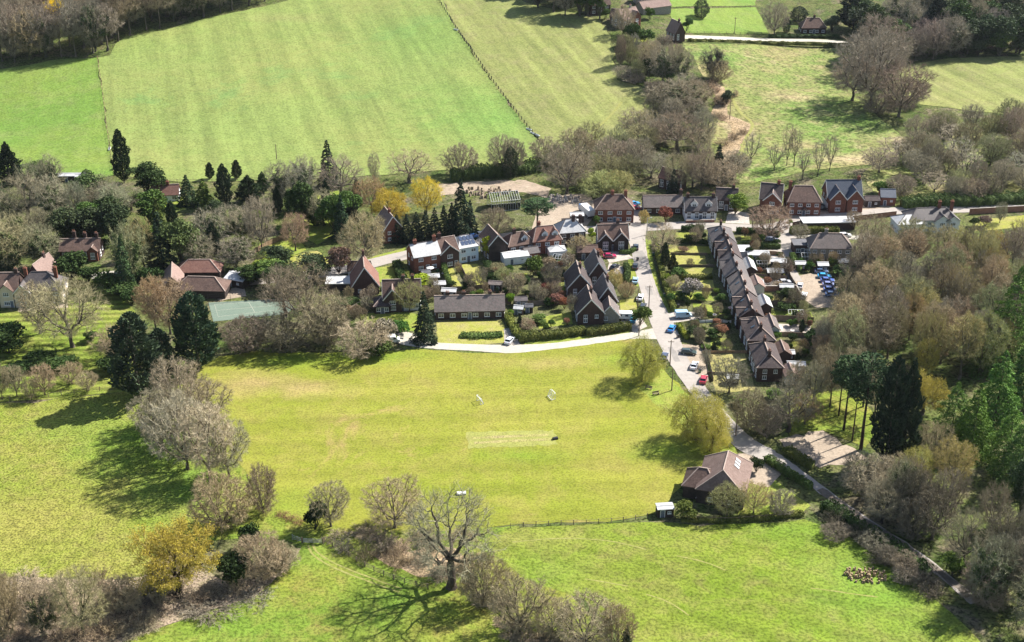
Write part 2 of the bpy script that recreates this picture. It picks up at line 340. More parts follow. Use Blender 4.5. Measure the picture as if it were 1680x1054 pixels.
def unit(a): return a / (np.linalg.norm(a, axis=-1, keepdims=True) + 1e-9)
def frame_of(D, rng):
    u = unit(np.cross(D, rng.normal(size=D.shape))); return u, np.cross(D, u)
def poly_grow(P, D, L, nseg, wig, trop, rng):
    n = len(P); pts = np.zeros((n, nseg + 1, 3)); ds = np.zeros((n, nseg, 3)); pts[:, 0] = P; d = D.copy()
    for i in range(nseg):
        d = d + rng.normal(0, wig, (n, 3)); d[:, 2] += trop; d = unit(d); ds[:, i] = d
        pts[:, i + 1] = pts[:, i] + d * (L / nseg)[:, None]
    return pts, ds
def spawn(pts, ds, L, r0, k, t0, ang, angj, ratio, rr, rng, taper=.75, decay=.55):
    n, m = len(pts), ds.shape[1]
    t = t0 + (1 - t0) * (np.arange(k) + rng.random((n, k))) / k; t = np.clip(t, 0, .999)
    ix = (t * m).astype(int); fr = (t * m - ix)[..., None]; ar = np.arange(n)[:, None]
    base = pts[ar, ix] * (1 - fr) + pts[ar, ix + 1] * fr
    d = ds[ar, ix].reshape(-1, 3); a, b = frame_of(d, rng)
    phi = (np.arange(k)[None] * 2.4 + rng.random((n, 1)) * 6.28 + rng.normal(0, .4, (n, k))).ravel()[:, None]
    an = np.radians(rng.normal(ang, angj, n * k))[:, None]
    nd = unit(d * np.cos(an) + (a * np.cos(phi) + b * np.sin(phi)) * np.sin(an))
    ln = (L[:, None] * ratio * (1.15 - decay * t) * rng.uniform(.7, 1.2, (n, k))).ravel()
    rd = (r0[:, None] * (1 - taper * t) * rr).ravel()
    return base.reshape(-1, 3), nd, ln, rd
def tubes(pts, r0, r1, sides, rng):
    n, m1 = pts.shape[:2]; d = unit(np.gradient(pts, axis=1)); u = unit(np.cross(d, rng.normal(size=(n, 1, 3)) + 1e-6)); w = np.cross(d, u)
    rad = r0[:, None] + (r1 - r0)[:, None] * np.linspace(0, 1, m1)[None]
    if sides == 2:
        V = np.stack([pts - u * rad[..., None], pts + u * rad[..., None]], 2)
    else:
        a = np.arange(sides) * 2 * np.pi / sides
        V = pts[:, :, None] + (u[:, :, None] * np.cos(a)[None, None, :, None] + w[:, :, None] * np.sin(a)[None, None, :, None]) * rad[:, :, None, None]
    idx = np.arange(n * m1 * sides).reshape(n, m1, sides); Q = []
    for s in range(1 if sides == 2 else sides):
        s2 = (s + 1) % sides
        Q.append(np.stack([idx[:, :-1, s], idx[:, :-1, s2], idx[:, 1:, s2], idx[:, 1:, s]], -1).reshape(-1, 4))
    return V.reshape(-1, 3), np.concatenate(Q)
def cards(P, size, rng, D=None, asp=.6, jit=1.):
    """leaf-clump quads; D: preferred long direction"""
    n = len(P); d = unit(rng.normal(size=(n, 3)) * jit + (0 if D is None else D)); u, w = frame_of(d, rng)
    s = (np.full(n, size) if np.isscalar(size) else size) * rng.uniform(.65, 1.35, n); s = s[:, None]
    V = np.stack([P - d * s / 2, P + u * s * asp / 2, P + d * s / 2, P - u * s * asp / 2], 1).reshape(-1, 3)
    return V, np.arange(n * 4).reshape(n, 4)
class Geo:
    def __init__(s): s.V, s.Q, s.m, s.n = [], [], [], 0
    def add(s, VQ, mi=0):
        V, Q = VQ; s.V.append(V); s.Q.append(Q + s.n); s.m.append(np.full(len(Q), mi)); s.n += len(V)
    def mesh(s, name, mats, sc=None, smooth=False):
        V = np.concatenate(s.V); V = V * sc if sc is not None else V
        return mesh_np(name, V, np.concatenate(s.Q), qm=np.concatenate(s.m), mats=mats, smooth=smooth)
PROTO = {}
def fin(kind, tg, cg, tm, cm):
    """store a variety as unit-height, unit-width meshes"""
    A = np.concatenate(cg.V + (tg.V if tg else [])); h = np.percentile(A[:, 2], 99.9)
    w = np.percentile(np.abs(A[:, 0]), 99.3) + np.percentile(np.abs(A[:, 1]), 99.3)
    PROTO.setdefault(kind, []).append((tg, cg, tm, cm, h, w))
def finish_protos():
    for k, L in PROTO.items():
        for i, (tg, cg, tm, cm, h, w) in enumerate(L):
            t = tg.mesh(k + '_trunk', tm, smooth=True) if tg else None
            L[i] = (t, cg.mesh(k + '_crown', cm), h, w)

def bare(kind, seed, Ht, tl, tr, lv, twr=.028, leaf=None, ivy=0, leader=0, lean=0., cols=(BARK, TWIG), stems=1, stem_ang=18, pend=0.):
    """a leafless tree: trunk, limbs and successive orders of branches down to twigs.
    lv: per order (children, first point, angle, jitter, length ratio, segments, wiggle, upward pull)"""
    rng = np.random.default_rng(seed); tg, cg = Geo(), Geo()
    az = np.arange(stems) * 6.283 / stems + rng.random() * 6; an = np.radians(stem_ang if stems > 1 else lean) * rng.uniform(.6, 1.3, stems)
    D = np.stack([np.sin(an) * np.cos(az), np.sin(an) * np.sin(az), np.cos(an)], 1); P = np.stack([np.cos(az), np.sin(az), 0 * az], 1) * (tr * 1.2 if stems > 1 else 0)
    L = np.full(stems, Ht * tl) * rng.uniform(.85, 1.1, stems); r = np.full(stems, tr)
    P[:, 2] -= .4
    pts, ds = poly_grow(P, D, L, 6, .05, .02, rng)
    tg.add(tubes(pts, r, r * .45, 7, rng)); ivp = [pts.reshape(-1, 3)]
    if stems == 1:   # root flare
        tg.add(tubes(np.array([[[0, 0, -.3], [0, 0, .25], [0, 0, .9]]]) , np.array([tr * 1.75]), np.array([tr * 1.02]), 7, rng))
    for i, (k, t0, ang, aj, ratio, nseg, wig, trop) in enumerate(lv):
        last = i == len(lv) - 1
        P, d, L, r = spawn(pts, ds, L, r, k, t0, ang, aj, ratio, .62 if i else .58, rng)
        if last: r = np.full(len(r), twr)
        r = np.maximum(r, twr * .8)
        pts, ds = poly_grow(P, d, L, nseg, wig, trop, rng)
        g = tg if i == 0 else cg
        g.add(tubes(pts, r, r * (.25 if last else .4), 2 if last else (5 if i == 0 else (4 if i == 1 else 3)), rng), 0 if i < 2 else 1)
        if i < 2: ivp.append(pts.reshape(-1, 3))
    mats = list(cols)
    if leaf:   # (material, per twig, size, hanging)
        mt, per, sz, hang = leaf; mats.append(mt); tips = pts[:, 1:].reshape(-1, 3); tips = np.repeat(tips, per, 0) if per >= 1 else tips[rng.random(len(tips)) < per]
        tips = tips + rng.normal(0, sz * .6, tips.shape)
        if hang: tips[:, 2] -= rng.random(len(tips)) * hang
        cg.add(cards(tips, sz, rng, np.array([0, 0, -1.5 if hang else 0.]) if hang else None, .55), len(mats) - 1)
    if ivy:
        mats.append(IVY); q = np.concatenate(ivp); q = q[q[:, 2] < Ht * .75]; q = q[rng.integers(0, len(q), ivy)]; q = q + rng.normal(0, .45, q.shape)
        cg.add(cards(q, .5, rng, None, .8), len(mats) - 1)
    fin(kind, tg, cg, [cols[0]], mats)

def conifer(kind, seed, Ht, Rd, prof, n, size, h0=.05, tiers=0, droop=.3, lump=.25, mat=None, up=.0, asp=.45, trunk=.22, dead=0):
    rng = np.random.default_rng(seed); tg, cg = Geo(), Geo()
    pts = np.zeros((1, 8, 3)); pts[0, :, 2] = np.linspace(-.4, Ht * .96, 8); pts[0, :, :2] += np.cumsum(rng.normal(0, .04, (8, 2)), 0); pts[0, 0, :2] = 0
    tg.add(tubes(pts, np.array([trunk * 1.3]), np.array([.04]), 7, rng))
    f = lambda h: prof(h) * Rd
    h = rng.random(n * 3); keep = rng.random(n * 3) < np.maximum(prof(h), .1); h = h[keep][:n]; n = len(h)
    az = rng.random(n) * 6.283
    ph = rng.random(8) * 6.28; la = 1 + lump * (np.sin(az * 3 + ph[0] + h * 9) * .5 + np.sin(az * 5 + ph[1] - h * 17) * .35 + np.sin(az * 2 + ph[2] + h * 31) * .35)
    if tiers:
        hq = (np.floor(h * tiers) + .5 + .25 * np.sin(az * 2 + np.floor(h * tiers) * 2.1)) / tiers; h2 = hq + rng.normal(0, .10 / tiers, n)
    else: h2 = h
    rf = np.where(rng.random(n) < .22, rng.random(n) ** .5, 1 - np.abs(rng.normal(0, .16, n))); rf = np.clip(rf, .05, 1.12)
    rad = f(np.clip(h2, 0, 1)) * la * rf
    z = h0 * Ht + h2 * Ht * (1 - h0) - droop * rad + up * rf * size
    P = np.stack([rad * np.cos(az), rad * np.sin(az), z], 1); P[:, 2] = np.maximum(P[:, 2], .15)
    D = np.stack([np.cos(az), np.sin(az), np.full(n, -droop * 1.2 + up)], 1)
    cg.add(cards(P, size, rng, D * 1.4, asp, .6))
    # boughs
    k = 46; hb = rng.random(k) * .9; a2 = rng.random(k) * 6.28; rb = f(hb) * .85
    bp = np.zeros((k, 2, 3)); bp[:, 0, 2] = h0 * Ht + hb * Ht * (1 - h0); bp[:, 1] = np.stack([rb * np.cos(a2), rb * np.sin(a2), bp[:, 0, 2] - droop * rb], 1)
    cg.add(tubes(bp, np.full(k, .06), np.full(k, .02), 3, rng), 1)
    if dead:
        bp = bp[:dead].copy(); bp[:, 0, 2] = rng.random(len(bp)) * h0 * Ht * .8 + h0 * Ht * .2; rr = rng.uniform(.8, 2.2, len(bp)); bp[:, 1] = np.stack([rr * np.cos(a2[:len(bp)]), rr * np.sin(a2[:len(bp)]), bp[:, 0, 2] + .2], 1)
        cg.add(tubes(bp, np.full(len(bp), .05), np.full(len(bp), .015), 3, rng), 1)
    fin(kind, tg, cg, [BARK], [mat or NEEDLE, BARK])

def lobed(kind, seed, Ht, Wd, nl, n, size, mat, h0=.2, trunk=.2, flat=.8, lr=.42, second=None, stem=True):
    """a broad-leaved crown or bush: leaf clumps spread over several lobes on visible limbs"""
    rng = np.random.default_rng(seed); tg, cg = Geo(), Geo(); hc = Ht * (1 + h0) / 2; a, b = Wd / 2, Ht * (1 - h0) / 2
    c = unit(rng.normal(size=(nl, 3))) * (rng.random((nl, 1)) ** .4) * (1 - lr * .8) ; c[:, 2] *= .95
    C = c * np.array([a, a, b]) + np.array([0, 0, hc]); lrad = lr * rng.uniform(.7, 1.25, nl)
    li = rng.integers(0, nl, n); d = unit(rng.normal(size=(n, 3))); d[:, 2] = np.where(d[:, 2] < -.3, -d[:, 2] * .6, d[:, 2])
    q = np.where(rng.random(n) < .25, rng.random(n) ** .5, 1 - np.abs(rng.normal(0, .12, n)))[:, None]
    P = C[li] + d * (lrad[li][:, None] * q) * np.array([a, a, b * flat]) * (1 + .18 * np.sin(d[:, :1] * 7 + li[:, None])); P[:, 2] = np.maximum(P[:, 2], .12)
    cg.add(cards(P, size, rng, d * .5, .75))
    mats = [mat, BARK]
    if second:
        mats.append(second[0]); k = int(n * second[1]); s = rng.integers(0, n, k); cg.add(cards(P[s] + d[s] * .12, size * .8, rng, d[s] * .5, .75), 2)
    base = np.zeros((nl, 3)); base[:, 2] = Ht * h0 * .6 * rng.random(nl); bp = np.stack([base, (base + C) / 2 + rng.normal(0, .2, C.shape), C], 1)
    cg.add(tubes(bp, np.full(nl, trunk * .5), np.full(nl, .03), 4, rng), 1)
    if stem:
        pts = np.zeros((1, 5, 3)); pts[0, :, 2] = np.linspace(-.3, hc, 5); pts[0, 1:, :2] += rng.normal(0, .08, (4, 2)); tg.add(tubes(pts, np.array([trunk]), np.array([trunk * .4]), 7, rng))
    fin(kind, tg if stem else None, cg, [BARK], mats)

S = lambda *a: a
OAK = [(8, .38, 58, 12, .78, 6, .14, .05), (6, .25, 44, 12, .58, 5, .16, .05), (5, .2, 42, 14, .55, 4, .16, .04), (5, .15, 42, 14, .55, 3, .15, .03), (5, .1, 38, 14, .60, 2, .15, .02)]
FAN = [(9, .25, 34, 9, .85, 6, .08, .07), (6, .2, 32, 10, .55, 5, .10, .06), (6, .15, 34, 10, .52, 3, .12, .05), (6, .1, 34, 12, .6, 3, .12, .05), (4, .1, 30, 12, .6, 2, .1, .03)]
TALL = [(11, .35, 40, 10, .42, 5, .10, .08), (5, .2, 38, 10, .58, 4, .12, .06), (5, .15, 38, 12, .58, 3, .12, .05), (5, .1, 36, 12, .6, 2, .12, .04), (4, .1, 34, 12, .6, 2, .1, .03)]
BUSH = [(6, .12, 32, 12, .62, 4, .12, .05), (6, .15, 34, 12, .6, 3, .12, .05), (6, .1, 36, 14, .6, 3, .14, .04), (5, .1, 36, 14, .65, 2, .12, .03)]
SCRUB = [(6, .05, 42, 16, .7, 4, .22, -.02), (5, .1, 42, 16, .62, 3, .2, -.03), (4, .1, 42, 16, .62, 2, .2, -.02)]
def crown_tips(N, rng, W, Ht, prof, zmin, lump=.2, gap=.16, bias=.36):
    """points where the branches of a crown end: fuller towards its outside, with bays and gaps"""
    out = []; ph = rng.random(6) * 6.28; z0 = np.linspace(0, 1, 50); pm = prof(z0).max()
    K = unit(rng.normal(size=(5, 3))) * rng.uniform(.55, 1.0, (5, 1))
    while len(out) < N:
        h = rng.random(4000); p = prof(h); keep = rng.random(4000) < (p / pm) ** 1.6 + .02; h, p = h[keep], p[keep]; n = len(h)
        az = rng.random(n) * 6.283; lf = 1 + lump * (.5 * np.sin(2 * az + ph[0] + 3 * h) + .4 * np.sin(3 * az + ph[1] - 6 * h) + .35 * np.sin(5 * az + ph[2] + 9 * h))
        r = p * W / 2 * lf * rng.random(n) ** bias; x, y, z = r * np.cos(az), r * np.sin(az), (zmin + (1 - zmin) * h) * Ht * (1 + .05 * np.sin(3 * az + ph[3]))
        g = np.sin(x * 1.1 + ph[4]) * np.sin(y * 1.2 + ph[5]) * np.sin(z * 1.0 + ph[0]); ok = g < 1 - gap * 4 * rng.random(n)
        out += list(np.stack([x, y, z], 1)[ok])
    return np.array(out[:N])
def branchy(kind, seed, Ht, W, prof, zmin, th, tr, N=900, twigs=7, twl=1.0, twr=.026, f=.45, k0=6, wob=.08, leaf=None, ivy=0, trop=.02, cols=None, stems=False, lump=.2, gap=.16, bias=.36, lean=0., tw_ang=38, sub=True):
    """a leafless tree whose trunk divides again and again towards the twig ends that make its outline"""
    rng = np.random.default_rng(seed); P = crown_tips(N, rng, W, Ht, prof, zmin, lump, gap, bias); tg, cg = Geo(), Geo(); rt = twr * 1.9; e = math.log(tr / rt) / math.log(N)
    rad = lambda n: rt * n ** e
    big, mid, fine, tips = [], [], [], []
    def bez(p, d, q, n0, n1, bend=.35):
        L = np.linalg.norm(q - p); c = p + d * L * bend + rng.normal(0, wob * L * .5, 3); t = np.linspace(0, 1, 5)[:, None]
        X = (1 - t) ** 2 * p + 2 * t * (1 - t) * c + t * t * q; X[1:-1] += rng.normal(0, wob * L * .22, (3, 3)); return X, unit(q - c), rad(n0), rad(n1)
    stack = []
    if stems: stack.append((np.arange(N), np.zeros(3), np.array([0, 0, 1.]), 0))
    else:
        q = np.array([math.sin(lean) * th * Ht, rng.normal(0, .1), th * Ht]); X, d, r0, r1 = bez(np.array([0, 0, -.4]), np.array([0, 0, 1.]), q, N, N * .72); big.append((X, r0, r1)); stack.append((np.arange(N), q, d, 0))
        big.append((np.array([[0, 0, -.4], [0, 0, -.1], [0, 0, .25], [0, 0, .7], [0, 0, 1.3]]) + np.array([math.sin(lean) * .3, 0, 0]) * np.array([[0], [0], [.2], [.6], [1]]), tr * 1.7, tr * .9))
    while stack:
        idx, p, d, lv = stack.pop(); n = len(idx); A = P[idx]
        k = k0 if lv == 0 else (3 if n > 40 and rng.random() < .55 else 2); k = min(k, n)
        U = unit(A - p) * (1. if n > 12 else 1.); C = U[rng.choice(n, k, replace=False)]
        for _ in range(4):
            a = np.argmax(U @ C.T, 1)
            for j in range(k):
                m_ = a == j
                if m_.any(): C[j] = unit(U[m_].mean(0))
        for j in range(k):
            m_ = a == j; c = int(m_.sum())
            if not c: continue
            if c <= 1:
                X, dd, r0, r1 = bez(p, d, A[m_][0], 1.3, .6); tips.append((X, r0, r1)); continue
            cen = A[m_].mean(0); q = p + (cen - p) * (f * rng.uniform(.8, 1.2)) + np.array([0, 0, -.02 * Ht if lv == 0 and stems is False else 0.])
            X, dd, r0, r1 = bez(p, d, q, c, max(c * .8, 1.)); (big if c > N / 26 else mid if c > 10 else fine).append((X, r0, r1)); stack.append((idx[m_], q, dd, lv + 1))
    for L, sides, g, mi in ((big, 7, tg, 0), (mid, 4, cg, 0), (fine, 3, cg, 1), (tips, 3, cg, 1)):
        if L: g.add(tubes(np.array([x[0] for x in L]), np.array([x[1] for x in L]), np.array([x[2] for x in L]), sides, rng), mi)
    if not big: tg.add((np.zeros((4, 3)), np.array([[0, 1, 2, 3]])))
    T = np.array([x[0] for x in tips + fine]); ds = unit(np.diff(T, axis=1)); sp = (W * W * Ht * .35 / N) ** (1 / 3) * twl; Lr = np.full(len(T), sp)
    b0, d0, ln, _ = spawn(T, ds, Lr, np.full(len(T), .01), twigs, .25, tw_ang, 16, 1., 1., rng, decay=.3)
    out = unit(b0 - np.array([0, 0, Ht * .4])); d0 = unit(d0 + out * .35)
    pts, ds2 = poly_grow(b0, d0, ln, 2, .12, trop, rng); cg.add(tubes(pts, np.full(len(pts), twr), np.full(len(pts), twr * .35), 2, rng), 1)
    if sub:
        b1, d1, l1, _ = spawn(pts, ds2, ln, np.full(len(pts), .01), 1, .3, 36, 14, .6, 1., rng, decay=.3); p1, _d = poly_grow(b1, d1, l1, 1, .1, trop, rng); cg.add(tubes(p1, np.full(len(p1), twr * .8), np.full(len(p1), twr * .3), 2, rng), 1); 
    mats = list(cols or (BARK, TWIG))
    if leaf:
        mt, per, sz, hang = leaf; mats.append(mt); q = pts[:, 1:].reshape(-1, 3); q = np.repeat(q, per, 0) if per >= 1 else q[rng.random(len(q)) < per]; q = q + rng.normal(0, sz * .6, q.shape)
        if hang: q[:, 2] = np.maximum(q[:, 2] - rng.random(len(q)) * hang, .3)
        cg.add(cards(q, sz, rng, np.array([0, 0, -1.6]) if hang else None, .5), len(mats) - 1)
    if ivy:
        mats.append(IVY); q = np.concatenate([x[0] for x in big + mid[:len(mid) // 2]]); q = q[(q[:, 2] < Ht * .85)]; q = q[rng.integers(0, len(q), ivy)]; q = q + rng.normal(0, .42, q.shape); q[:, 2] = np.maximum(q[:, 2], .2); cg.add(cards(q, .5, rng, None, .8), len(mats) - 1)
    fin(kind, tg, cg, [mats[0]], mats)
ell = lambda c, b, s=.5: (lambda h: np.clip(1 - np.abs((h - c) / np.where(h > c, 1 - c, c)) ** 2.2, .0, 1) ** s + .02)
p_oak, p_fan, p_tall, p_bush = ell(.42, 1), ell(.62, 1, .6), ell(.5, 1, .6), ell(.55, 1, .6)
branchy('bare oak', 11, 20, 20, p_oak, .24, .27, .90, 420, 6, .9, .022, .42, 6, .17, lump=.32, gap=.26, lean=.05)
branchy('bare oak', 12, 19, 18, p_oak, .22, .20, .50, 780, 6, .8, .023, .44, 6, .12)
branchy('bare oak', 13, 19, 17, p_oak, .18, .18, .48, 780, 6, .8, .023, .44, 7, .12, gap=.22)
branchy('bare fan', 21, 16, 15, p_fan, .12, .12, .36, 780, 6, .8, .023, .46, 8, .06)
branchy('bare fan', 22, 16, 15, p_fan, .14, .16, .34, 780, 6, .8, .023, .46, 7, .06)
branchy('bare fan', 23, 17, 15, p_fan, .12, .09, .36, 780, 6, .8, .023, .46, 8, .07, lump=.3)
branchy('bare tall', 31, 20, 11, p_tall, .26, .30, .30, 693, 6, .8, .023, .34, 5, .07)
branchy('bare tall', 32, 20, 11, p_tall, .34, .38, .28, 693, 6, .8, .023, .34, 5, .07)
branchy('bare tall', 33, 20, 12, p_fan, .16, .16, .30, 693, 6, .8, .023, .48, 6, .05, gap=.24)
branchy('wood tree', 35, 20, 11, p_oak, .36, .34, .34, 650, 6, .8, .022, .42, 6, .08, gap=.24, lump=.3)
branchy('wood tree', 36, 20, 12, p_oak, .42, .40, .32, 650, 6, .8, .022, .42, 6, .09, gap=.24, lump=.34)
branchy('thin tree', 37, 18, 7, p_fan, .30, .22, .24, 150, 4, .9, .024, .4, 4, .07, gap=.26)
branchy('thin tree', 38, 18, 8, p_fan, .26, .10, .22, 160, 4, .9, .024, .45, 4, .07, gap=.26)
branchy('bare bush', 41, 8, 8.6, p_bush, .03, 0, .12, 1000, 6, .8, .016, .46, 9, .07, stems=True)
branchy('bare bush', 42, 8, 9, p_bush, .02, 0, .12, 1000, 6, .8, .016, .44, 10, .1, stems=True, lump=.32)
branchy('budding tree', 51, 17, 15, p_fan, .14, .14, .34, 737, 5, .8, .023, .46, 7, .07, (BUD, .8, .22, 0))
branchy('budding tree', 52, 18, 16, p_oak, .2, .2, .36, 737, 5, .8, .023, .44, 6, .1, (BUD, .7, .22, 0))
branchy('golden oak', 53, 17, 17, p_oak, .26, .26, .80, 420, 5, .85, .022, .42, 6, .15, (BUD, 2, .36, 0), lump=.34, gap=.27)
branchy('willow', 61, 14, 14, p_fan, .10, .30, .50, 360, 5, 1.5, .018, .46, 6, .10, (BUD, 3, .26, .9), trop=-.5, lump=.34, gap=.26)
branchy('willow', 62, 14, 14, p_fan, .10, .26, .50, 340, 5, 1.5, .018, .46, 5, .12, (BUD, 3, .26, .9), trop=-.5, lump=.38, lean=.22, gap=.28)
branchy('ivy tree', 71, 18, 14, p_oak, .12, .2, .34, 650, 5, .8, .021, .44, 6, .1, None, 5200)
branchy('ivy tree', 72, 19, 12, p_tall, .14, .3, .30, 650, 5, .8, .021, .36, 5, .08, None, 5200)
bare('scrub', 81, 3, .75, .05, SCRUB, .018, stems=14, stem_ang=48)
bare('scrub', 82, 3, .75, .05, SCRUB, .018, stems=12, stem_ang=56)
cone = lambda h: np.clip((1 - h) ** .85 + .03, 0, 1)
colm = lambda h: np.clip(np.minimum((h * 5 + .35), 1) * (1 - h ** 3.2) ** .8, .03, 1)
oval = lambda h: np.clip(np.sqrt(np.clip(1 - (2 * h - .9) ** 2 * .98, 0, 1)), .05, 1)
pinep = lambda h: np.clip(np.sqrt(np.clip(1 - (1.7 * h - .75) ** 2, 0, 1)), .1, 1)
conifer('spruce', 101, 20, 4.6, cone, 4600, .85, .04, 17, .40, .42)
conifer('spruce', 102, 20, 4.2, cone, 4600, .85, .04, 15, .45, .48)
conifer('cypress', 111, 18, 3.2, colm, 5200, .75, .02, 0, -.25, .40, None, .8)
conifer('cypress', 112, 18, 3.6, lambda h: np.clip(np.minimum(h * 4 + .45, 1) * (1 - h ** 1.7) ** .9, .03, 1), 5200, .80, .02, 0, -.2, .5, None, .8)
conifer('yew', 121, 9, 3.4, oval, 5000, .42, .02, 0, .05, .28, None, .3)
conifer('pine', 131, 22, 4.6, pinep, 4200, .62, .56, 7, .05, .4, None, .5, .6, .34, 10)
conifer('pine', 132, 22, 4.0, pinep, 3600, .62, .62, 6, .0, .4, None, .5, .6, .30, 8)
conifer('green fir', 141, 22, 5.4, lambda h: np.clip((1 - h ** 1.4) ** .9 + .03, 0, 1), 9500, .62, .04, 13, .28, .5, LEAF)
conifer('green fir', 142, 22, 6.2, lambda h: np.clip((1 - h ** 1.7) ** .9 + .03, 0, 1), 9500, .62, .06, 11, .22, .55, LEAF)
lobed('evergreen tree', 151, 13, 10, 16, 6500, .50, LEAF, .15, .3)
lobed('evergreen tree', 152, 14, 9, 18, 6500, .50, IVY, .12, .3)
lobed('evergreen bush', 161, 3, 3.4, 9, 2600, .24, LEAF, .02, .08, stem=False)
lobed('evergreen bush', 162, 3, 3.2, 11, 2600, .24, LEAF, .02, .08, lr=.5, stem=False)
lobed('blossom bush', 171, 4, 4.2, 12, 3000, .24, TWIG, .08, .09, second=(BLOOM, .45), stem=False)
finish_protos()
NAME = {'bare oak': 'bare_oak_tree', 'bare fan': 'bare_tree', 'bare tall': 'bare_tree', 'wood tree': 'bare_tree', 'thin tree': 'bare_tree', 'bare bush': 'bare_bush', 'budding tree': 'budding_tree', 'golden oak': 'oak_tree', 'willow': 'willow_tree', 'ivy tree': 'ivy_clad_tree',
        'scrub': 'bramble_bush', 'spruce': 'spruce_tree', 'cypress': 'cypress_tree', 'yew': 'yew_tree', 'pine': 'pine_tree', 'green fir': 'fir_tree', 'evergreen tree': 'evergreen_tree', 'evergreen bush': 'evergreen_bush', 'blossom bush': 'blossom_bush'}
CAT = {'bare_bush': 'bush', 'bramble_bush': 'bush', 'evergreen_bush': 'bush', 'blossom_bush': 'bush'}
POINTY = {'spruce', 'cypress', 'green fir', 'pine'}
prng = random.Random(5)
LABELS = {}
def plant(kind, px, py, hpx, wpx, label, group=None, col=(1, 1, 1), crown=None, var=None, rot=None, cat=None):
    """a plant rooted at a photograph point, given its height and width there in photograph pixels"""
    p = gp(px, py); s, A = scale_at(p); w = wpx / s; hv = hpx / s; h = hv / math.cos(A)
    if kind not in POINTY:
        for _ in range(12):
            top = .6 * h * math.cos(A) + math.hypot(.4 * h * math.cos(A), w / 2 * math.sin(A)); h *= 1 + .8 * (hv - top) / max(top, .1)
            h = max(h, .35 * hv)
    P = PROTO[kind]; tm, cm, h0, w0 = P[prng.randrange(len(P)) if var is None else var % len(P)]
    nm = NAME[kind]; sx, sz = w / w0, h / h0; rz = prng.random() * 6.28 if rot is None else rot
    c2 = crown or col; j = prng.uniform(.93, 1.07); c2 = (c2[0] * j, c2[1] * prng.uniform(.97, 1.03), c2[2] * prng.uniform(.95, 1.05), 1)
    LABELS.setdefault(label, []).append(group)
    if tm is None:
        o = bpy.data.objects.new(nm, cm); link(o); o.location = p; o.rotation_euler = (0, 0, rz); o.scale = (sx, sx, sz); o.color = c2
        tag(o, label, cat or CAT.get(nm, 'tree'), group); return o
    e = empty(nm, p, rz); e.scale = (sx, sx, sz); tag(e, label, cat or CAT.get(nm, 'tree'), group)
    t = bpy.data.objects.new('trunk' if nm not in CAT else 'stems', tm); link(t, e); t.color = (*col[:3], 1)
    c = bpy.data.objects.new('crown', cm); link(c, e); c.color = c2
    return e
# ------------------------------------------------------------------ buildings
def wmap(side, L, W):
    return {'F': lambda u, d, z: (u, -W / 2 - d, z), 'B': lambda u, d, z: (-u, W / 2 + d, z),
            'R': lambda u, d, z: (L / 2 + d, u, z), 'L': lambda u, d, z: (-L / 2 - d, -u, z)}[side]
def mbox(mb, f, u0, u1, d0, d1, z0, z1, mi=0):
    P = [f(u0, d1, z0), f(u1, d1, z0), f(u1, d0, z0), f(u0, d0, z0), f(u0, d1, z1), f(u1, d1, z1), f(u1, d0, z1), f(u0, d0, z1)]
    mb.hexa(P, mi)
def window(root, f, u, z, w=1.3, h=1.15, bars=2, frame='frame', off=0.):
    mb = MB(); t = .10
    for a, b, c, d in ((u - w / 2, u + w / 2, z - h / 2, z - h / 2 + t), (u - w / 2, u + w / 2, z + h / 2 - t, z + h / 2)): mbox(mb, f, a, b, off - .05, off + .08, c, d)
    for i in range(bars + 1):
        x = u - w / 2 + t / 2 + (w - t) * i / bars; mbox(mb, f, x - t / 2, x + t / 2, off - .05, off + .078, z - h / 2 + t, z + h / 2 - t)
    if h > .9:
        for i in range(bars):
            x0 = u - w / 2 + t + (w - t) * i / bars; mbox(mb, f, x0, x0 + (w - t) / bars - t, off - .05, off + .07, z + h * .12, z + h * .12 + .06)
    mbox(mb, f, u - w / 2 - .06, u + w / 2 + .06, off - .05, off + .15, z - h / 2 - .09, z - h / 2 - .002)
    o = mb.build('window', M[frame], root)
    g = MB(); mbox(g, f, u - w / 2 + .02, u + w / 2 - .02, off - .04, off + .03, z - h / 2 + .02, z + h / 2 - .02); g.build('pane', M['glass'], o)
def door(root, f, u, w=.95, h=2.05, off=0., mat='door', porch=False):
    mb = MB(); mbox(mb, f, u - w / 2, u + w / 2, off - .04, off + .06, .02, h); d = mb.build('door', M[mat], root)
    fr = MB(); t = .1
    mbox(fr, f, u - w / 2 - t, u - w / 2 - .002, off - .04, off + .09, .02, h + t); mbox(fr, f, u + w / 2 + .002, u + w / 2 + t, off - .04, off + .09, .02, h + t); mbox(fr, f, u - w / 2, u + w / 2, off - .04, off + .088, h + .002, h + t)
    fr.build('frame', M['frame'], d)
    hb = MB(); mbox(hb, f, u + w / 2 - .16, u + w / 2 - .08, off + .061, off + .11, 1., 1.12); hb.build('handle', M['rim'], d)
    if porch:
        pb = MB(); a, b, z = w / 2 + .55, 1.15, h + .25
        P = [f(u - a, off, z), f(u + a, off, z), f(u + a, off + b, z), f(u - a, off + b, z), f(u, off, z + .8), f(u, off + b, z + .8)]
        pb.add(P, [(0, 3, 5, 4), (1, 4, 5, 2), (3, 2, 5), (0, 1, 2, 3), (0, 4, 1)]);
        for s in (-1, 1): mbox(pb, f, u + s * (a - .15) - .06, u + s * (a - .15) + .06, off + b - .2, off + b - .08, 0, z)
        pb.build('porch', ROOF['brown'], root)
def slab(mb, e0, e1, r1, r0, t=.16, mi=0):
    lo = [e0, e1, r1, r0]; mb.hexa(lo + [(p[0], p[1], p[2] + t) for p in lo], mi)
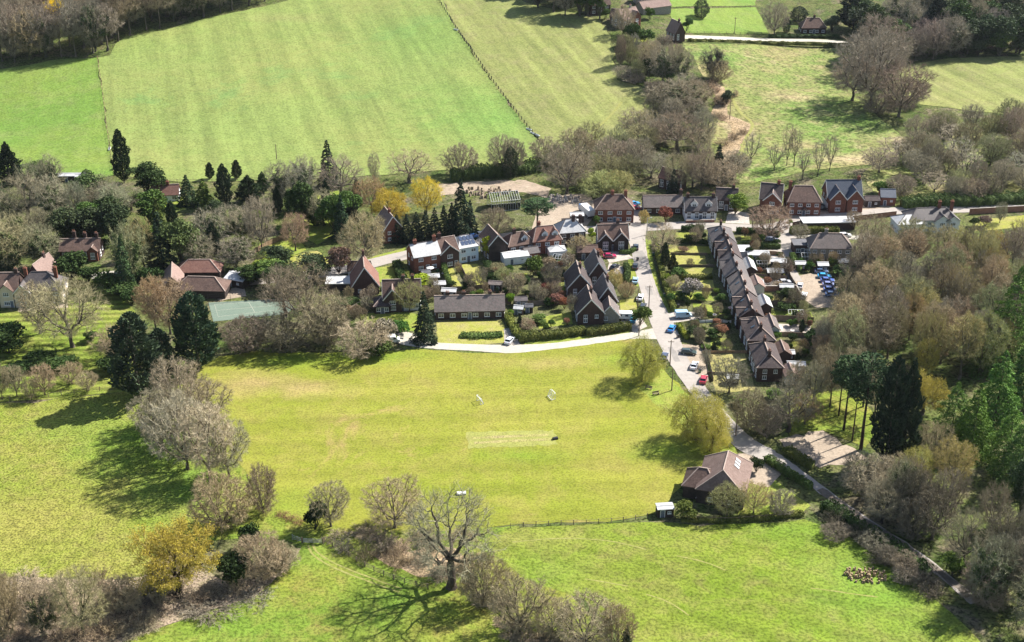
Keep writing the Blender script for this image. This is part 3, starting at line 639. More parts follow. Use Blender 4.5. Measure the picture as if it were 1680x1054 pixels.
def shell(mb, L, W, ev, rise, roof, mi=0):
    """walls, with gable ends unless the roof is hipped"""
    x, y = L / 2, W / 2
    if roof == 'hip': return mb.box(-x, x, -y, y, -.4, ev, mi)
    if roof == 'flat': return mb.box(-x, x, -y, y, -.4, ev, mi)
    P = [(-x, -y, -.4), (-x, y, -.4), (-x, y, ev), (-x, 0, ev + rise - .03), (-x, -y, ev)]; P += [(x, b, c) for _, b, c in P]
    mb.add(P, [(4, 3, 2, 1, 0), (5, 6, 7, 8, 9), (0, 5, 9, 4), (1, 2, 7, 6), (0, 1, 6, 5), (4, 9, 8, 3), (3, 8, 7, 2)], mi)
def roofing(mb, L, W, ev, rise, roof, ov=.35, oe=.3, hipf=1.):
    x, y = L / 2, W / 2; p = rise / y
    if roof == 'gable':
        ez = ev - ov * p
        for s in (-1, 1):
            e0, e1, r1, r0 = (-x - oe, s * (y + ov), ez), (x + oe, s * (y + ov), ez), (x + oe, 0, ev + rise), (-x - oe, 0, ev + rise)
            slab(mb, *((e0, e1, r1, r0) if s < 0 else (e1, e0, r0, r1)))
        mb.box(-x - oe, x + oe, -.13, .13, ev + rise + .12, ev + rise + .25, 1)
    elif roof == 'hip':
        ez = ev - ov * p * .6; X, Y = x + ov, y + ov; rx = max(x - y * hipf, .15); t = ev + rise
        P = [(-X, -Y, ez), (X, -Y, ez), (X, Y, ez), (-X, Y, ez), (-X, -Y, ez + .15), (X, -Y, ez + .15), (X, Y, ez + .15), (-X, Y, ez + .15), (-rx, 0, t), (rx, 0, t)]
        mb.add(P, [(3, 2, 1, 0), (0, 1, 5, 4), (1, 2, 6, 5), (2, 3, 7, 6), (3, 0, 4, 7), (4, 5, 9, 8), (6, 7, 8, 9), (5, 6, 9), (7, 4, 8)], 0)
        mb.box(-rx, rx, -.13, .13, t - .03, t + .1, 1)
        for sx in (-1, 1):
            for sy in (-1, 1): mb.bar((sx * X, sy * Y, ez + .17), (sx * rx, 0, t + .04), .24, .12, 1)
    else:
        mb.box(-x - .25, x + .25, -y - .25, y + .25, ev, ev + .22, 0)
        for s in (-1, 1): mb.box(-x - .25, x + .25, s * (y + .25) - .08, s * (y + .25) + .08, ev + .22, ev + .32, 1); mb.box(s * (x + .25) - .08, s * (x + .25) + .08, -y - .17, y + .17, ev + .22, ev + .32, 1)
def chimney(roof_o, x, y, z0, z1, wall, w=1., d=.65, pots=2):
    mb = MB(); mb.box(x - w / 2, x + w / 2, y - d / 2, y + d / 2, z0, z1); mb.box(x - w / 2 - .08, x + w / 2 + .08, y - d / 2 - .08, y + d / 2 + .08, z1, z1 + .16)
    for i in range(pots): mb.cyl((x + (i - (pots - 1) / 2) * .45, y, z1 + .16), .14, .5, 8, 1, .11)
    mb.build('chimney', [wall, M['pot']], roof_o)
LABEL_B = {}
FOOT = []
def house(name, label, px, py, L, W, ev, rise, yaw=0, roof='gable', wall='red', tiles='brown', ch=(), gab=(), dorm=(), barge=False, floors=2, nwin=None, dx=None, cat='house', upper=None, wins=True, sidew=True,
          porch=False, hipf=1., wframe='frame', world=None, group=None, lower=None, backw=False, base=None):
    """px, py: where the middle of the front wall meets the ground in the photograph.  yaw: turn of the ridge (deg)"""
    a = R(yaw); c, s = math.cos(a), math.sin(a)
    if base == 'R':
        g = gp(px, py); loc = (g[0] - c * L / 2, g[1] - s * L / 2, g[2])
    elif world is None:
        g = gp(px, py); loc = (g[0] - s * W / 2, g[1] + c * W / 2, g[2])
    else: loc = (world[0], world[1], tz(*world))
    root = empty(name, loc, a); tag(root, label, cat, group); LABEL_B.setdefault(label, []).append(group); FOOT.append((loc[0], loc[1], a, L / 2, W / 2))
    wm = WALL[wall]; mb = MB(); shell(mb, L, W, ev, rise, roof); mats = [wm]
    # front gables: (x, width, projection, wall)
    for (gx, gw, pr, gwall) in gab:
        gr = rise * gw / W * 1.05; y0 = -W / 2 - pr; i = len(mats); mats.append(WALL[gwall])
        P = [(gx - gw / 2, y0, -.4), (gx + gw / 2, y0, -.4), (gx + gw / 2, y0, ev), (gx, y0, ev + gr - .03), (gx - gw / 2, y0, ev)]; y1 = -W / 2 + min(W / 2 * gr / rise, W / 2) - .1
        P += [(q[0], y1, q[2]) for q in P]
        mb.add(P, [(0, 1, 2, 3, 4), (9, 8, 7, 6, 5), (0, 4, 9, 5), (1, 6, 7, 2), (4, 3, 8, 9), (3, 2, 7, 8), (0, 5, 6, 1)], i)
    wo = mb.build('wall', mats, root)
    if lower:   # rendered or painted ground floor, a few millimetres proud of the wall
        lb = MB(); x, y = L / 2 + .03, W / 2 + .03; lb.box(-x, x, -y, y, -.3, lower[1]); lb.build('ground_floor', WALL[lower[0]], root)
    if upper:
        ub = MB(); x, y = L / 2 + .04, W / 2 + .04
        ub.box(-x, x, -y, y, upper[1], ev - .05); ub.build('tile_hanging', WALL[upper[0]], root)
    rb = MB(); roofing(rb, L, W, ev, rise, roof, hipf=hipf)
    for (gx, gw, pr, gwall) in gab:
        gr = rise * gw / W * 1.05; y0 = -W / 2 - pr - .3; y1 = -W / 2 + W / 2 * min(gr / rise, .97); o = .3; p = gr / (gw / 2); ez = ev - o * p
        slab(rb, (gx - gw / 2 - o, y1, ez), (gx - gw / 2 - o, y0, ez), (gx, y0, ev + gr), (gx, y1, ev + gr), .15); slab(rb, (gx + gw / 2 + o, y0, ez), (gx + gw / 2 + o, y1, ez), (gx, y1, ev + gr), (gx, y0, ev + gr), .15)
        rb.box(gx - .12, gx + .12, y0, y1, ev + gr + .12, ev + gr + .23, 1)
    ro = rb.build('roof', [ROOF[tiles], M['ridge'] if tiles not in ('slate', 'blue', 'glare', 'felt', 'white') else ROOF['slate' if tiles != 'white' else 'white']], root)
    for q in ch: chimney(ro, q[0] * L, q[1] if len(q) > 1 else 0., ev + rise * .5, ev + rise + (q[2] if len(q) > 2 else 1.1), WALL[wall if wall not in ('white', 'blue', 'cream') else ('red' if len(q) < 4 else q[3])])
    if barge:
        p = rise / (W / 2)
        if roof == 'gable':
            for sx in (-1, 1):
                bb = MB()
                for sy in (-1, 1): x = sx * (L / 2 + .34); bb.bar((x, sy * (W / 2 + .35), ev - .35 * p + .02), (x, sy * -.02, ev + rise + .04), .06, .28)
                bb.build('bargeboard', M['barge'], root)
        for (gx, gw, pr, gwall) in gab:
            gr = rise * gw / W * 1.05; y = -W / 2 - pr - .34; q = gr / (gw / 2); bb = MB()
            for sx in (-1, 1): bb.bar((gx + sx * (gw / 2 + .3), y, ev - .3 * q + .02), (gx - sx * .02, y, ev + gr + .04), .06, .26)
            bb.build('bargeboard', M['barge'], root)
    # dormers: (x, width, kind of wall)
    for (x, w, dw) in dorm:
        yb = -W / 2 * .72; z0 = ev + rise * (1 - abs(yb) / (W / 2)); hh = min(1.15, rise * .42); gr = w * .48
        db = MB(); P = [(x - w / 2, yb, z0 - .5), (x + w / 2, yb, z0 - .5), (x + w / 2, yb, z0 + hh), (x, yb, z0 + hh + gr), (x - w / 2, yb, z0 + hh)]; P += [(q[0], 0, q[2]) for q in P]
        db.add(P, [(0, 1, 2, 3, 4), (9, 8, 7, 6, 5), (0, 4, 9, 5), (1, 6, 7, 2), (4, 3, 8, 9), (3, 2, 7, 8), (0, 5, 6, 1)], 0)
        o = .22; y0 = yb - .22; ez = z0 + hh - o * .96; zr = z0 + hh + gr
        yr = -max(0, (ev + rise - zr)) / rise * (W / 2) + .15
        slab(db, (x - w / 2 - o, min(yr, -.1), ez), (x - w / 2 - o, y0, ez), (x, y0, zr), (x, min(yr, -.1), zr), .1, 1); slab(db, (x + w / 2 + o, y0, ez), (x + w / 2 + o, min(yr, -.1), ez), (x, min(yr, -.1), zr), (x, y0, zr), .1, 1)
        dob = db.build('dormer', [WALL[dw], ROOF[tiles]], root)
        window(dob, lambda u, d, z, yb=yb: (u, yb - d, z), x, z0 + hh * .45, w * .62, min(1., hh), 2, wframe)
        if barge:
            gb = MB()
            for sx in (-1, 1): gb.bar((x + sx * (w / 2 + o), y0 - .03, ez + .05), (x, y0 - .03, zr + .05), .05, .18)
            gb.build('bargeboard', M['barge'], dob)
    if wins:
        F = wmap('F', L, W); n = nwin or max(2, int(round(L / 2.9))); xs = [(-.5 + (i + .5) / n) * L for i in range(n)]
        o0 = .04 if (lower or upper) else 0.
        dxx = dx if dx is not None else xs[n // 2] if n % 2 else xs[n // 2] - L / n / 2
        fl = [1.35] if floors == 1 else [1.35, ev - 1.15]
        for x in xs:
            if any(abs(x - g[0]) < g[1] / 2 + .3 for g in gab): continue
            for zi, z in enumerate(fl):
                if zi == 0 and abs(x - dxx) < 1.1: continue
                window(root, F, x, z, min(1.5, L / n * .5), 1.2 if zi == 0 else 1.05, 2 if L / n < 3.6 else 3, wframe, o0)
        gdoor = False
        for (gx, gw, pr, gwall) in gab:
            for zi, z in enumerate(fl): window(root, lambda u, d, z, y=-W / 2 - pr: (u, y - d, z), gx, z, min(1.7, gw * .45), 1.2, 3, wframe, o0 if pr < .05 else 0.)
            if abs(dxx - gx) < gw / 2: door(root, lambda u, d, z, y=-W / 2 - pr: (u, y - d, z), gx + gw * .33, .9, off=0.); gdoor = True
        if not gdoor: door(root, F, dxx, off=o0, porch=porch)
        if sidew:
            for sd in 'RL':
                f = wmap(sd, L, W)
                for zi, z in enumerate(fl): window(root, f, -W * .2, z, 1.1, 1.1, 2, wframe, o0)
                if W > 6: window(root, f, W * .22, fl[-1], 1., 1.05, 2, wframe, o0)
    return root
def shed(name, label, px, py, L, W, h, yaw=0, rise=.5, wall='timber', tiles='felt', roof='gable', cat='shed', group=None):
    a = R(yaw); g = gp(px, py); root = empty(name, (g[0] - math.sin(a) * W / 2, g[1] + math.cos(a) * W / 2, g[2]), a); FOOT.append((root.location[0], root.location[1], a, L / 2, W / 2)); tag(root, label, cat, group); LABEL_B.setdefault(label, []).append(group)
    mb = MB(); shell(mb, L, W, h, rise, roof); mb.build('wall', WALL[wall], root)
    rb = MB(); roofing(rb, L, W, h, rise, roof, .15, .15); rb.build('roof', [ROOF[tiles], ROOF[tiles]], root)
    f = wmap('F', L, W); door(root, f, -L * .2, .85, min(1.85, h - .15), mat='door')
    if L > 2.2: window(root, f, L * .22, h * .6, .8, .6, 2)
    return root
def greenhouse(label, px, py, L, W, h, yaw=0, group=None):
    a = R(yaw); g = gp(px, py); root = empty('greenhouse', (g[0], g[1] + W / 2, g[2]), a); tag(root, label, 'greenhouse', group)
    x, y, r = L / 2, W / 2, W * .28; fb = MB(); n = max(3, int(L / .8))
    for i in range(n + 1):
        u = -x + L * i / n
        for s in (-1, 1): fb.bar((u, s * y, 0), (u, s * y, h), .07); fb.bar((u, s * y, h), (u, 0, h + r), .07)
    for s in (-1, 1): fb.bar((-x, s * y, h), (x, s * y, h), .08); fb.bar((-x, s * y, .06), (x, s * y, .06), .1)
    fb.bar((-x, 0, h + r), (x, 0, h + r), .09); fb.build('frame', M['white'], root)
    gb = MB(); P = [(-x, -y, .1), (-x, y, .1), (-x, y, h), (-x, 0, h + r), (-x, -y, h)]; P += [(x, b, c) for _, b, c in P]
    gb.add(P, [(4, 3, 2, 1, 0), (5, 6, 7, 8, 9), (0, 5, 9, 4), (1, 2, 7, 6), (4, 9, 8, 3), (3, 8, 7, 2)]); gb.build('glazing', M['clear'], root)
# ------------------------------------------------------------------ fences, walls, hedges
def post_fence(label, line, sp=3., h=1.15, rails=2, mat='wood', cat='fence', px=True, wire=False, pw=.13):
    W = [gp(*p) for p in line]; C = np.array(smooth_line(W, 8)); seg = np.linalg.norm(np.diff(C[:, :2], axis=0), axis=1); cum = np.concatenate([[0], np.cumsum(seg)])
    n = max(2, min(95, int(cum[-1] / sp))); T = np.linspace(0, cum[-1], n + 1); X = np.interp(T, cum, C[:, 0]); Y = np.interp(T, cum, C[:, 1]); Z = terr(X, Y)
    root = empty('fence', (X[0], Y[0], Z[0])); tag(root, label, cat); LABEL_B.setdefault(label, []).append(None)
    pm = MB(); pm.box(-pw / 2, pw / 2, -pw / 2, pw / 2, -.3, h + .1); proto = None
    for i in range(n + 1):
        if proto is None: proto = pm.build('post', M[mat], root); o = proto
        else: o = proto.copy(); link(o, root)
        o.location = (X[i] - X[0], Y[i] - Y[0], Z[i] - Z[0] + prng.uniform(-.08, .05)); o.rotation_euler = (prng.uniform(-.05, .05), prng.uniform(-.05, .05), prng.random())
    for k in range(rails):
        rb = MB(); z = h * (k + 1) / rails - .08; t = .03 if wire else .09
        for i in range(n): rb.bar((X[i] - X[0], Y[i] - Y[0], Z[i] - Z[0] + z), (X[i + 1] - X[0], Y[i + 1] - Y[0], Z[i + 1] - Z[0] + z), .04, t)
        rb.build('rail' if not wire else 'wire', M[mat], root)
def panel_fence(label, line, h=1.7, mat='larch', name='garden_fence', th=.07, cap=True, cat='fence', posts=True):
    W = [gp(*p) for p in line]; root = empty(name, W[0]); tag(root, label, cat); LABEL_B.setdefault(label, []).append(None)
    pb, qb = MB(), MB()
    for a, b in zip(W, W[1:]):
        a = a - W[0]; b = b - W[0]; n = max(1, int(np.linalg.norm(b - a) / 1.85))
        for i in range(n):
            p = a + (b - a) * (i + .03) / n; q = a + (b - a) * (i + .97) / n; z = prng.uniform(-.06, .06)
            pb.bar((p[0], p[1], p[2] + h / 2 + z), (q[0], q[1], q[2] + h / 2 + z), th, h)
        for i in range(n + 1):
            p = a + (b - a) * i / n; qb.box(p[0] - .06, p[0] + .06, p[1] - .06, p[1] + .06, p[2] - .2, p[2] + h + .08)
    pb.build('panel', M[mat], root); qb.build('frame', M['wood'] if posts else M[mat], root)
def low_wall(label, line, h=1.1, mat='brickwall', th=.26, name='garden_wall'):
    W = [gp(*p) for p in line]; root = empty(name, W[0]); tag(root, label, 'wall'); LABEL_B.setdefault(label, []).append(None)
    a_, b_ = MB(), MB()
    for a, b in zip(W, W[1:]):
        a = a - W[0]; b = b - W[0]; a_.bar((a[0], a[1], a[2] + h / 2 - .15), (b[0], b[1], b[2] + h / 2 - .15), th, h + .3); b_.bar((a[0], a[1], a[2] + h + .05), (b[0], b[1], b[2] + h + .05), th + .1, .1)
    a_.build('brickwork', M[mat], root); b_.build('coping', G['paving'], root)
def hedge(label, line, h=1.6, w=1.2, mat=None, col=(1, 1, 1), dens=26, size=.32, name='hedge', cat='hedge', wob=.18, group=None):
    W = [gp(*p) for p in line]; C = np.array(smooth_line(W, 6)) if len(W) > 2 else np.array(W); rng = np.random.default_rng(len(LABEL_B) + 17); g = Geo(); o0 = C[0]
    n_all = 0
    for a, b in zip(C, C[1:]):
        L = np.linalg.norm(b - a);
        if L < .05: continue
        d = (b - a) / L; nrm = np.array([-d[1], d[0], 0]); n = int(L * (w + 2 * h) * dens) + 4; t = rng.random(n) * L; q = rng.random(n) * (w + 2 * h)
        wv = 1 + wob * np.sin((a[0] + a[1] + t) * 1.3) + wob * .6 * np.sin((a[0] - a[1] + t) * 2.9); hv = h * (1 + wob * .7 * np.sin((a[1] + t) * .9 + 2) + wob * .4 * np.sin((a[1] + t) * 2.3))
        side = np.where(q < h, -1, np.where(q < h + w, 0, 1)); off = np.where(side == 0, (q - h - w / 2), side * w / 2) * wv
        z = np.where(side < 0, q, np.where(side > 0, 2 * h + w - q, h)) / h * hv; dep = np.abs(rng.normal(0, .09, n)); z = z - np.where(side == 0, dep, 0); off = off - side * dep
        P = a - o0 + d * t[:, None] + nrm * off[:, None]; P[:, 2] += z; D = nrm * side[:, None] + np.array([0, 0, 1.]) * (side == 0)[:, None]
        g.add(cards(P, size, rng, D * .5, .8))
        u = a - o0 - d * .1; v = b - o0 + d * .1; e = nrm * w * .33; zz = np.array([0, 0, h * .82]); kk = np.array([0, 0, -.2])
        V = np.array([u - e + kk, v - e + kk, v + e + kk, u + e + kk, u - e + zz, v - e + zz, v + e + zz, u + e + zz]); g.add((V, np.array([(4, 5, 6, 7), (0, 1, 5, 4), (1, 2, 6, 5), (2, 3, 7, 6), (3, 0, 4, 7)])), 0)
    o = bpy.data.objects.new(name, g.mesh(name, [mat or LEAF])); link(o); o.location = o0; o.color = (*col, 1); tag(o, label, cat, group); LABEL_B.setdefault(label, []).append(group); return o
# ------------------------------------------------------------------ vehicles
CAR_T = {}
def car_parts(style):
    """(part name, mesh, materials) of one body style, length along x, nose at +x"""
    if style in CAR_T: return CAR_T[style]
    van = style == 'van'; est = style == 'estate'; L = 4.9 if van else 4.3; w = .98 if van else .88; out = []
    if van:
        prof = [(-2.4, .35), (2.35, .35), (2.42, .75), (2.3, 1.05), (1.75, 1.25), (1.15, 2.0), (.9, 2.1), (-2.35, 2.12), (-2.45, 1.9)]
    else: prof = [(-2.1, .32), (2.08, .32), (2.14, .62), (1.95, .80), (1.0, .95), (-1.85, .98), (-2.08, .85)]
    b = MB(); n = len(prof)
    for s in (-1, 1): b.v += [(x, s * w * (.94 if z < .5 else 1.), z) for x, z in prof]
    b.f += [tuple(range(n)), tuple(range(2 * n - 1, n - 1, -1))] + [((i + 1) % n, i, n + i, n + (i + 1) % n) for i in range(n)]; b.m += [0] * (n + 2)
    if not van:
        xb = -1.98 if est else -1.75; rb_ = -1.75 if est else -1.25
        lo = [(xb, .80, .95), (1.02, .80, .95)]; hi = [(rb_, .64, 1.44), (.22, .64, 1.44)]
        b.hexa([(rb_ - .06, -.65, 1.42), (.26, -.65, 1.42), (.26, .65, 1.42), (rb_ - .06, .65, 1.42), (rb_, -.58, 1.49), (.16, -.58, 1.49), (.16, .58, 1.49), (rb_, .58, 1.49)])
        for s in (-1, 1):
            for (x0, x1) in ((xb, rb_), (-.45, -.42), (1.02, .24)): b.bar((x0, s * .81, .95), (x1, s * .65, 1.44), .09, .09)
        gl = MB(); gl.hexa([(xb + .02, -.79, .93), (1., -.79, .93), (1., .79, .93), (xb + .02, .79, .93), (rb_, -.62, 1.43), (.2, -.62, 1.43), (.2, .62, 1.43), (rb_, .62, 1.43)])
        out.append(('glass', gl, [M['carglass']], 0))
    else:
        gl = MB()
        gl.add([(1.72, -.86, 1.30), (1.72, .86, 1.30), (1.20, .80, 1.97), (1.20, -.80, 1.97)], [(0, 1, 2, 3)]); gl.v = [(x + .03, y, z + .03) for x, y, z in gl.v]
        for s in (-1, 1): gl.box(.55, 1.3, s * .985 - .01, s * .985 + .01, 1.3, 1.8)
        out.append(('glass', gl, [M['carglass']], 0))
    out.insert(0, ('body', b, [M['paint']], .07))
    for x in ((-1.35, 1.35) if not van else (-1.5, 1.55)):
        for s in (-1, 1):
            wb = MB(); y = s * (w - .14); wb.cyl((x, y - .1, .33), .33, .22, 14, 0, axis='y'); wb.cyl((x, y - .115 if s < 0 else y + .10, .33), .2, .016, 10, 1, axis='y'); out.append(('wheel', wb, [M['tyre'], M['rim']], 0))
    f, r = (2.36, -2.44) if van else (2.08, -2.08)
    for s in (-1, 1):
        hb = MB(); hb.box(f - .08, f + .04, s * (w - .3) - .2, s * (w - .3) + .2, .62, .78); out.append(('headlight', hb, [M['lamp']], 0))
        tb = MB(); tb.box(r - .03, r + .06, s * (w - .18) - .12, s * (w - .18) + .12, .72, .92); out.append(('tail_light', tb, [M['red']], 0))
    CAR_T[style] = out; return out
CAR_M = {}
def car(label, px, py, yaw, col, style='hatch', group=None, cat='car'):
    g = gp(px, py); FOOT.append((g[0], g[1], R(yaw), 2.4, 1.)); root = empty('parked_car' if style != 'van' else 'parked_van', g, R(yaw)); tag(root, label, cat if style != 'van' else 'van', group); LABEL_B.setdefault(label, []).append(group)
    if style not in CAR_M:
        CAR_M[style] = []
        for nm, mb, mats, bev in car_parts(style):
            o = mb.build(nm, mats, root, bevel=bev); CAR_M[style].append(o); o.color = (*col, 1)
    else:
        for p in CAR_M[style]: o = p.copy(); link(o, root); o.color = (*col, 1)
    return root
def lorry(label, px, py, yaw, cabcol, boxmat, L=7.):
    g = gp(px, py); root = empty('lorry', g, R(yaw)); tag(root, label, 'lorry'); LABEL_B.setdefault(label, []).append(None)
    cb = MB(); P = [(L / 2 - 1.9, .5), (L / 2, .5), (L / 2 + .05, 1.4), (L / 2 - .35, 2.5), (L / 2 - 1.9, 2.6)]; n = 5
    for s in (-1, 1): cb.v += [(x, s * 1.15, z) for x, z in P]
    cb.f += [tuple(range(n)), tuple(range(2 * n - 1, n - 1, -1))] + [((i + 1) % n, i, n + i, n + (i + 1) % n) for i in range(n)]; cb.m += [0] * (n + 2)
    o = cb.build('cab', M['paint'], root, bevel=.06); o.color = (*cabcol, 1)
    gl = MB(); gl.box(L / 2 - .28, L / 2 - .02, -1., 1., 1.5, 2.2); gl.build('windscreen', M['carglass'], o)
    bb = MB(); bb.box(-L / 2, L / 2 - 2.0, -1.2, 1.2, .95, 3.1); bb.build('cargo_box', boxmat, root)
    ch = MB(); ch.box(-L / 2, L / 2 - 1.0, -.8, .8, .6, .94); ch.build('chassis', M['black'], root)
    for x in (-L / 2 + .9, -L / 2 + 2., L / 2 - 1.1):
        for s in (-1, 1): wb = MB(); wb.cyl((x, s * 1.05 - .14, .48), .48, .28, 14, 0, axis='y'); wb.cyl((x, s * 1.05 - .155 if s < 0 else s * 1.05 + .14, .48), .26, .02, 10, 1, axis='y'); wb.build('wheel', [M['tyre'], M['rim']], root)
# ------------------------------------------------------------------ small things
def pole(label, px, py, h, arms=1, name='utility_pole', cat='pole', mat='wood', lampx=0, group=None):
    g = gp(px, py); root = empty(name, g); tag(root, label, cat, group); LABEL_B.setdefault(label, []).append(group)
    p = MB(); p.cyl((0, 0, -.4), .17, h + .4, 8, 0, .11); p.build('shaft', M[mat], root)
    if arms:
        a = MB(); a.box(-.8, .8, -.06, .06, h - .55, h - .42)
        for x in (-.7, -.25, .25, .7): a.cyl((x, 0, h - .42), .04, .16, 6)
        a.build('crossarm', M[mat], root)
    if lampx:
        a = MB(); a.bar((0, 0, h - .1), (lampx * 1.2, 0, h + .15), .07); a.build('bracket', M['rim'], root); b = MB(); b.hexa([(lampx * 1.2 - .3, -.12, h + .05), (lampx * 1.2 + .3, -.12, h + .05), (lampx * 1.2 + .3, .12, h + .05), (lampx * 1.2 - .3, .12, h + .05), (lampx * 1.2 - .25, -.08, h + .22), (lampx * 1.2 + .25, -.08, h + .22), (lampx * 1.2 + .25, .08, h + .22), (lampx * 1.2 - .25, .08, h + .22)]); b.build('lantern', M['lamp'], root)
def goal(label, px, py, yaw, w=3.2, h=1.9, d=1.3):
    g = gp(px, py); root = empty('football_goal', g, R(yaw)); tag(root, label, 'goal'); f = MB(); t = .08
    for s in (-1, 1):
        f.bar((s * w / 2, 0, 0), (s * w / 2, 0, h), t); f.bar((s * w / 2, 0, h), (s * w / 2, d * .4, h), t); f.bar((s * w / 2, d * .4, h), (s * w / 2, d, .05), t); f.bar((s * w / 2, 0, .06), (s * w / 2, d, .06), t)
    f.bar((-w / 2, 0, h), (w / 2, 0, h), t); f.bar((-w / 2, d, .06), (w / 2, d, .06), t); f.build('frame', M['white'], root)
    nb = MB()
    for i in range(1, 9):
        x = -w / 2 + w * i / 9; nb.bar((x, d * .4, h), (x, d, .05), .016); nb.bar((x, 0, h), (x, d * .4, h), .016)
    for i in range(1, 6):
        k = i / 6; nb.bar((-w / 2, d * .4 + d * .6 * k, h * (1 - k)), (w / 2, d * .4 + d * .6 * k, h * (1 - k)), .016)
    for s in (-1, 1):
        for i in range(1, 4): nb.bar((s * w / 2, d * i / 4 * .7, .05), (s * w / 2, d * i / 4 * .55, h * .95), .016)
    nb.build('net', M['net'], root)
def bench(label, px, py, yaw, mat='wood'):
    g = gp(px, py); root = empty('park_bench', g, R(yaw)); tag(root, label, 'bench'); LABEL_B.setdefault(label, []).append(None)
    s = MB()
    for i in range(3): s.box(-.9, .9, -.22 + i * .16, -.08 + i * .16, .43, .48)
    s.build('seat', M[mat], root); b = MB()
    for i in range(3): b.box(-.9, .9, .26, .31, .55 + i * .14, .66 + i * .14)
    b.build('backrest', M[mat], root)
    for x in (-.75, .75): l = MB(); l.box(x - .05, x + .05, -.2, .25, 0, .43); l.box(x - .05, x + .05, .2, .26, .43, .95); l.build('leg', M[mat], root)
def field_gate(label, px, py, w, yaw, mat='rim'):
    g = gp(px, py); root = empty('field_gate', g, R(yaw)); tag(root, label, 'gate'); f = MB()
    for i in range(5): f.bar((-w / 2, 0, .25 + i * .23), (w / 2, 0, .25 + i * .23), .07)
    for x in (-w / 2, w / 2, 0): f.bar((x, 0, .2), (x, 0, 1.25), .07)
    f.bar((-w / 2, 0, .25), (w / 2, 0, 1.17), .05); f.build('leaf', M[mat], root)
    for x in (-w / 2 - .2, w / 2 + .2): p = MB(); p.box(x - .12, x + .12, -.12, .12, -.3, 1.5); p.build('post', M['wood'], root)
def trough(label, px, py, L=1.8, yaw=0, mat='white', name='water_trough'):
    g = gp(px, py); root = empty(name, g, R(yaw)); tag(root, label, 'trough'); b = MB(); x, y = L / 2, .35
    b.hexa([(-x * .92, -y * .8, .05), (x * .92, -y * .8, .05), (x * .92, y * .8, .05), (-x * .92, y * .8, .05), (-x, -y, .6), (x, -y, .6), (x, y, .6), (-x, y, .6)]); b.build('tank', M[mat], root)
    w = MB(); w.box(-x * .9, x * .9, -y * .8, y * .8, .601, .61); w.build('water_surface', M['glass'], root)
# ------------------------------------------------------------------ light
SUN_AZ, SUN_EL = R(33), R(43.5)          # towards +x, a little beyond the village
sv = Vector((math.cos(SUN_AZ) * math.cos(SUN_EL), math.sin(SUN_AZ) * math.cos(SUN_EL), math.sin(SUN_EL)))
sd = bpy.data.lights.new('sun', 'SUN'); sd.energy = 4.7; sd.angle = R(.53); sd.color = (1, .955, .88)
so = bpy.data.objects.new('sun', sd); COL.objects.link(so); so.rotation_euler = sv.to_track_quat('Z', 'Y').to_euler(); so.location = (200, 400, 400)
w = bpy.data.worlds.new('World'); SC.world = w; w.use_nodes = True; nt = w.node_tree
sky = nt.nodes.new('ShaderNodeTexSky'); sky.sky_type = 'NISHITA'; sky.sun_disc = False; sky.sun_elevation = SUN_EL; sky.sun_rotation = R(90) - SUN_AZ
sky.air_density = 1.2; sky.dust_density = 1.5; sky.altitude = 150
nt.links.new(sky.outputs[0], nt.nodes['Background'].inputs['Color']); nt.nodes['Background'].inputs['Strength'].default_value = .068
SC.view_settings.view_transform = 'Standard'; SC.view_settings.look = 'None'; SC.view_settings.gamma = 1; SC.view_settings.exposure = 1.4
SC.render.engine = 'CYCLES'; SC.cycles.max_bounces = 6; SC.cycles.diffuse_bounces = 3; SC.cycles.transparent_max_bounces = 4; SC.cycles.volume_bounces = 0
SC.cycles.use_denoising = True; SC.cycles.caustics_reflective = False; SC.cycles.caustics_refractive = False

# ------------------------------------------------------------------ the land
def ground_sheet():
    xs = np.concatenate([np.arange(-900, -280, 20), np.arange(-280, 281, 7), np.arange(300, 901, 20)]); ys = np.concatenate([np.arange(60, 440, 10), np.arange(440, 900, 7), np.arange(900, 2200, 30)])
    X, Y = np.meshgrid(xs, ys); Z = terr(X, Y) - .02; nx = len(xs); i = np.arange((len(ys) - 1) * nx).reshape(-1, nx)[:, :-1].ravel()
    me = mesh_np('ground', np.stack([X.ravel(), Y.ravel(), Z.ravel()], 1), np.stack([i, i + 1, i + nx + 1, i + nx], 1), mats=[G['ground']])
    tag(link_new('ground', me), None, None, None, 'structure')
def link_new(n, me): o = bpy.data.objects.new(n, me); link(o); return o
ground_sheet()
J = .35
sheet('pasture', [(-60, 118), (0, 114), (60, 105), (110, 97), (160, 95), (168, 150), (176, 215), (187, 288), (140, 296), (60, 296), (-60, 280)], G['hill1'], .10, .5, 5, 7)
sheet('hill_field', [(160, 95), (180, 92), (190, 72), (205, 61), (270, 50), (350, 28), (430, 12), (500, -6), (560, -30), (712, -30), (745, 42), (800, 122), (850, 190), (892, 240), (880, 268), (700, 282), (560, 292), (300, 300), (187, 288), (176, 215), (168, 150)], G['hill2'], .13, .4, 5, 7)
sheet('upper_field', [(713, -30), (800, -30), (860, 4), (900, 14), (940, 22), (985, 34), (1002, 60), (1012, 132), (1050, 142), (1066, 152), (1056, 190), (1030, 215), (985, 236), (892, 240), (850, 190), (800, 122), (745, 42)], G['hill3'], .16, .5, 5, 7)
sheet('meadow', [(1120, 72), (1250, 75), (1400, 78), (1415, 105), (1400, 160), (1490, 232), (1450, 268), (1330, 280), (1240, 300), (1190, 300), (1150, 270), (1150, 220), (1180, 180), (1150, 120)], G['meadow'], .10, .6, 5, 7)
sheet('far_paddock', [(1098, 16), (1240, 12), (1262, 56), (1110, 56)], G['hill1'], .10, .4, 5, 7)
sheet('far_field', [(1100, -25), (1240, -25), (1240, 10), (1098, 13)], G['hill1'], .14, .4, 5, 7)
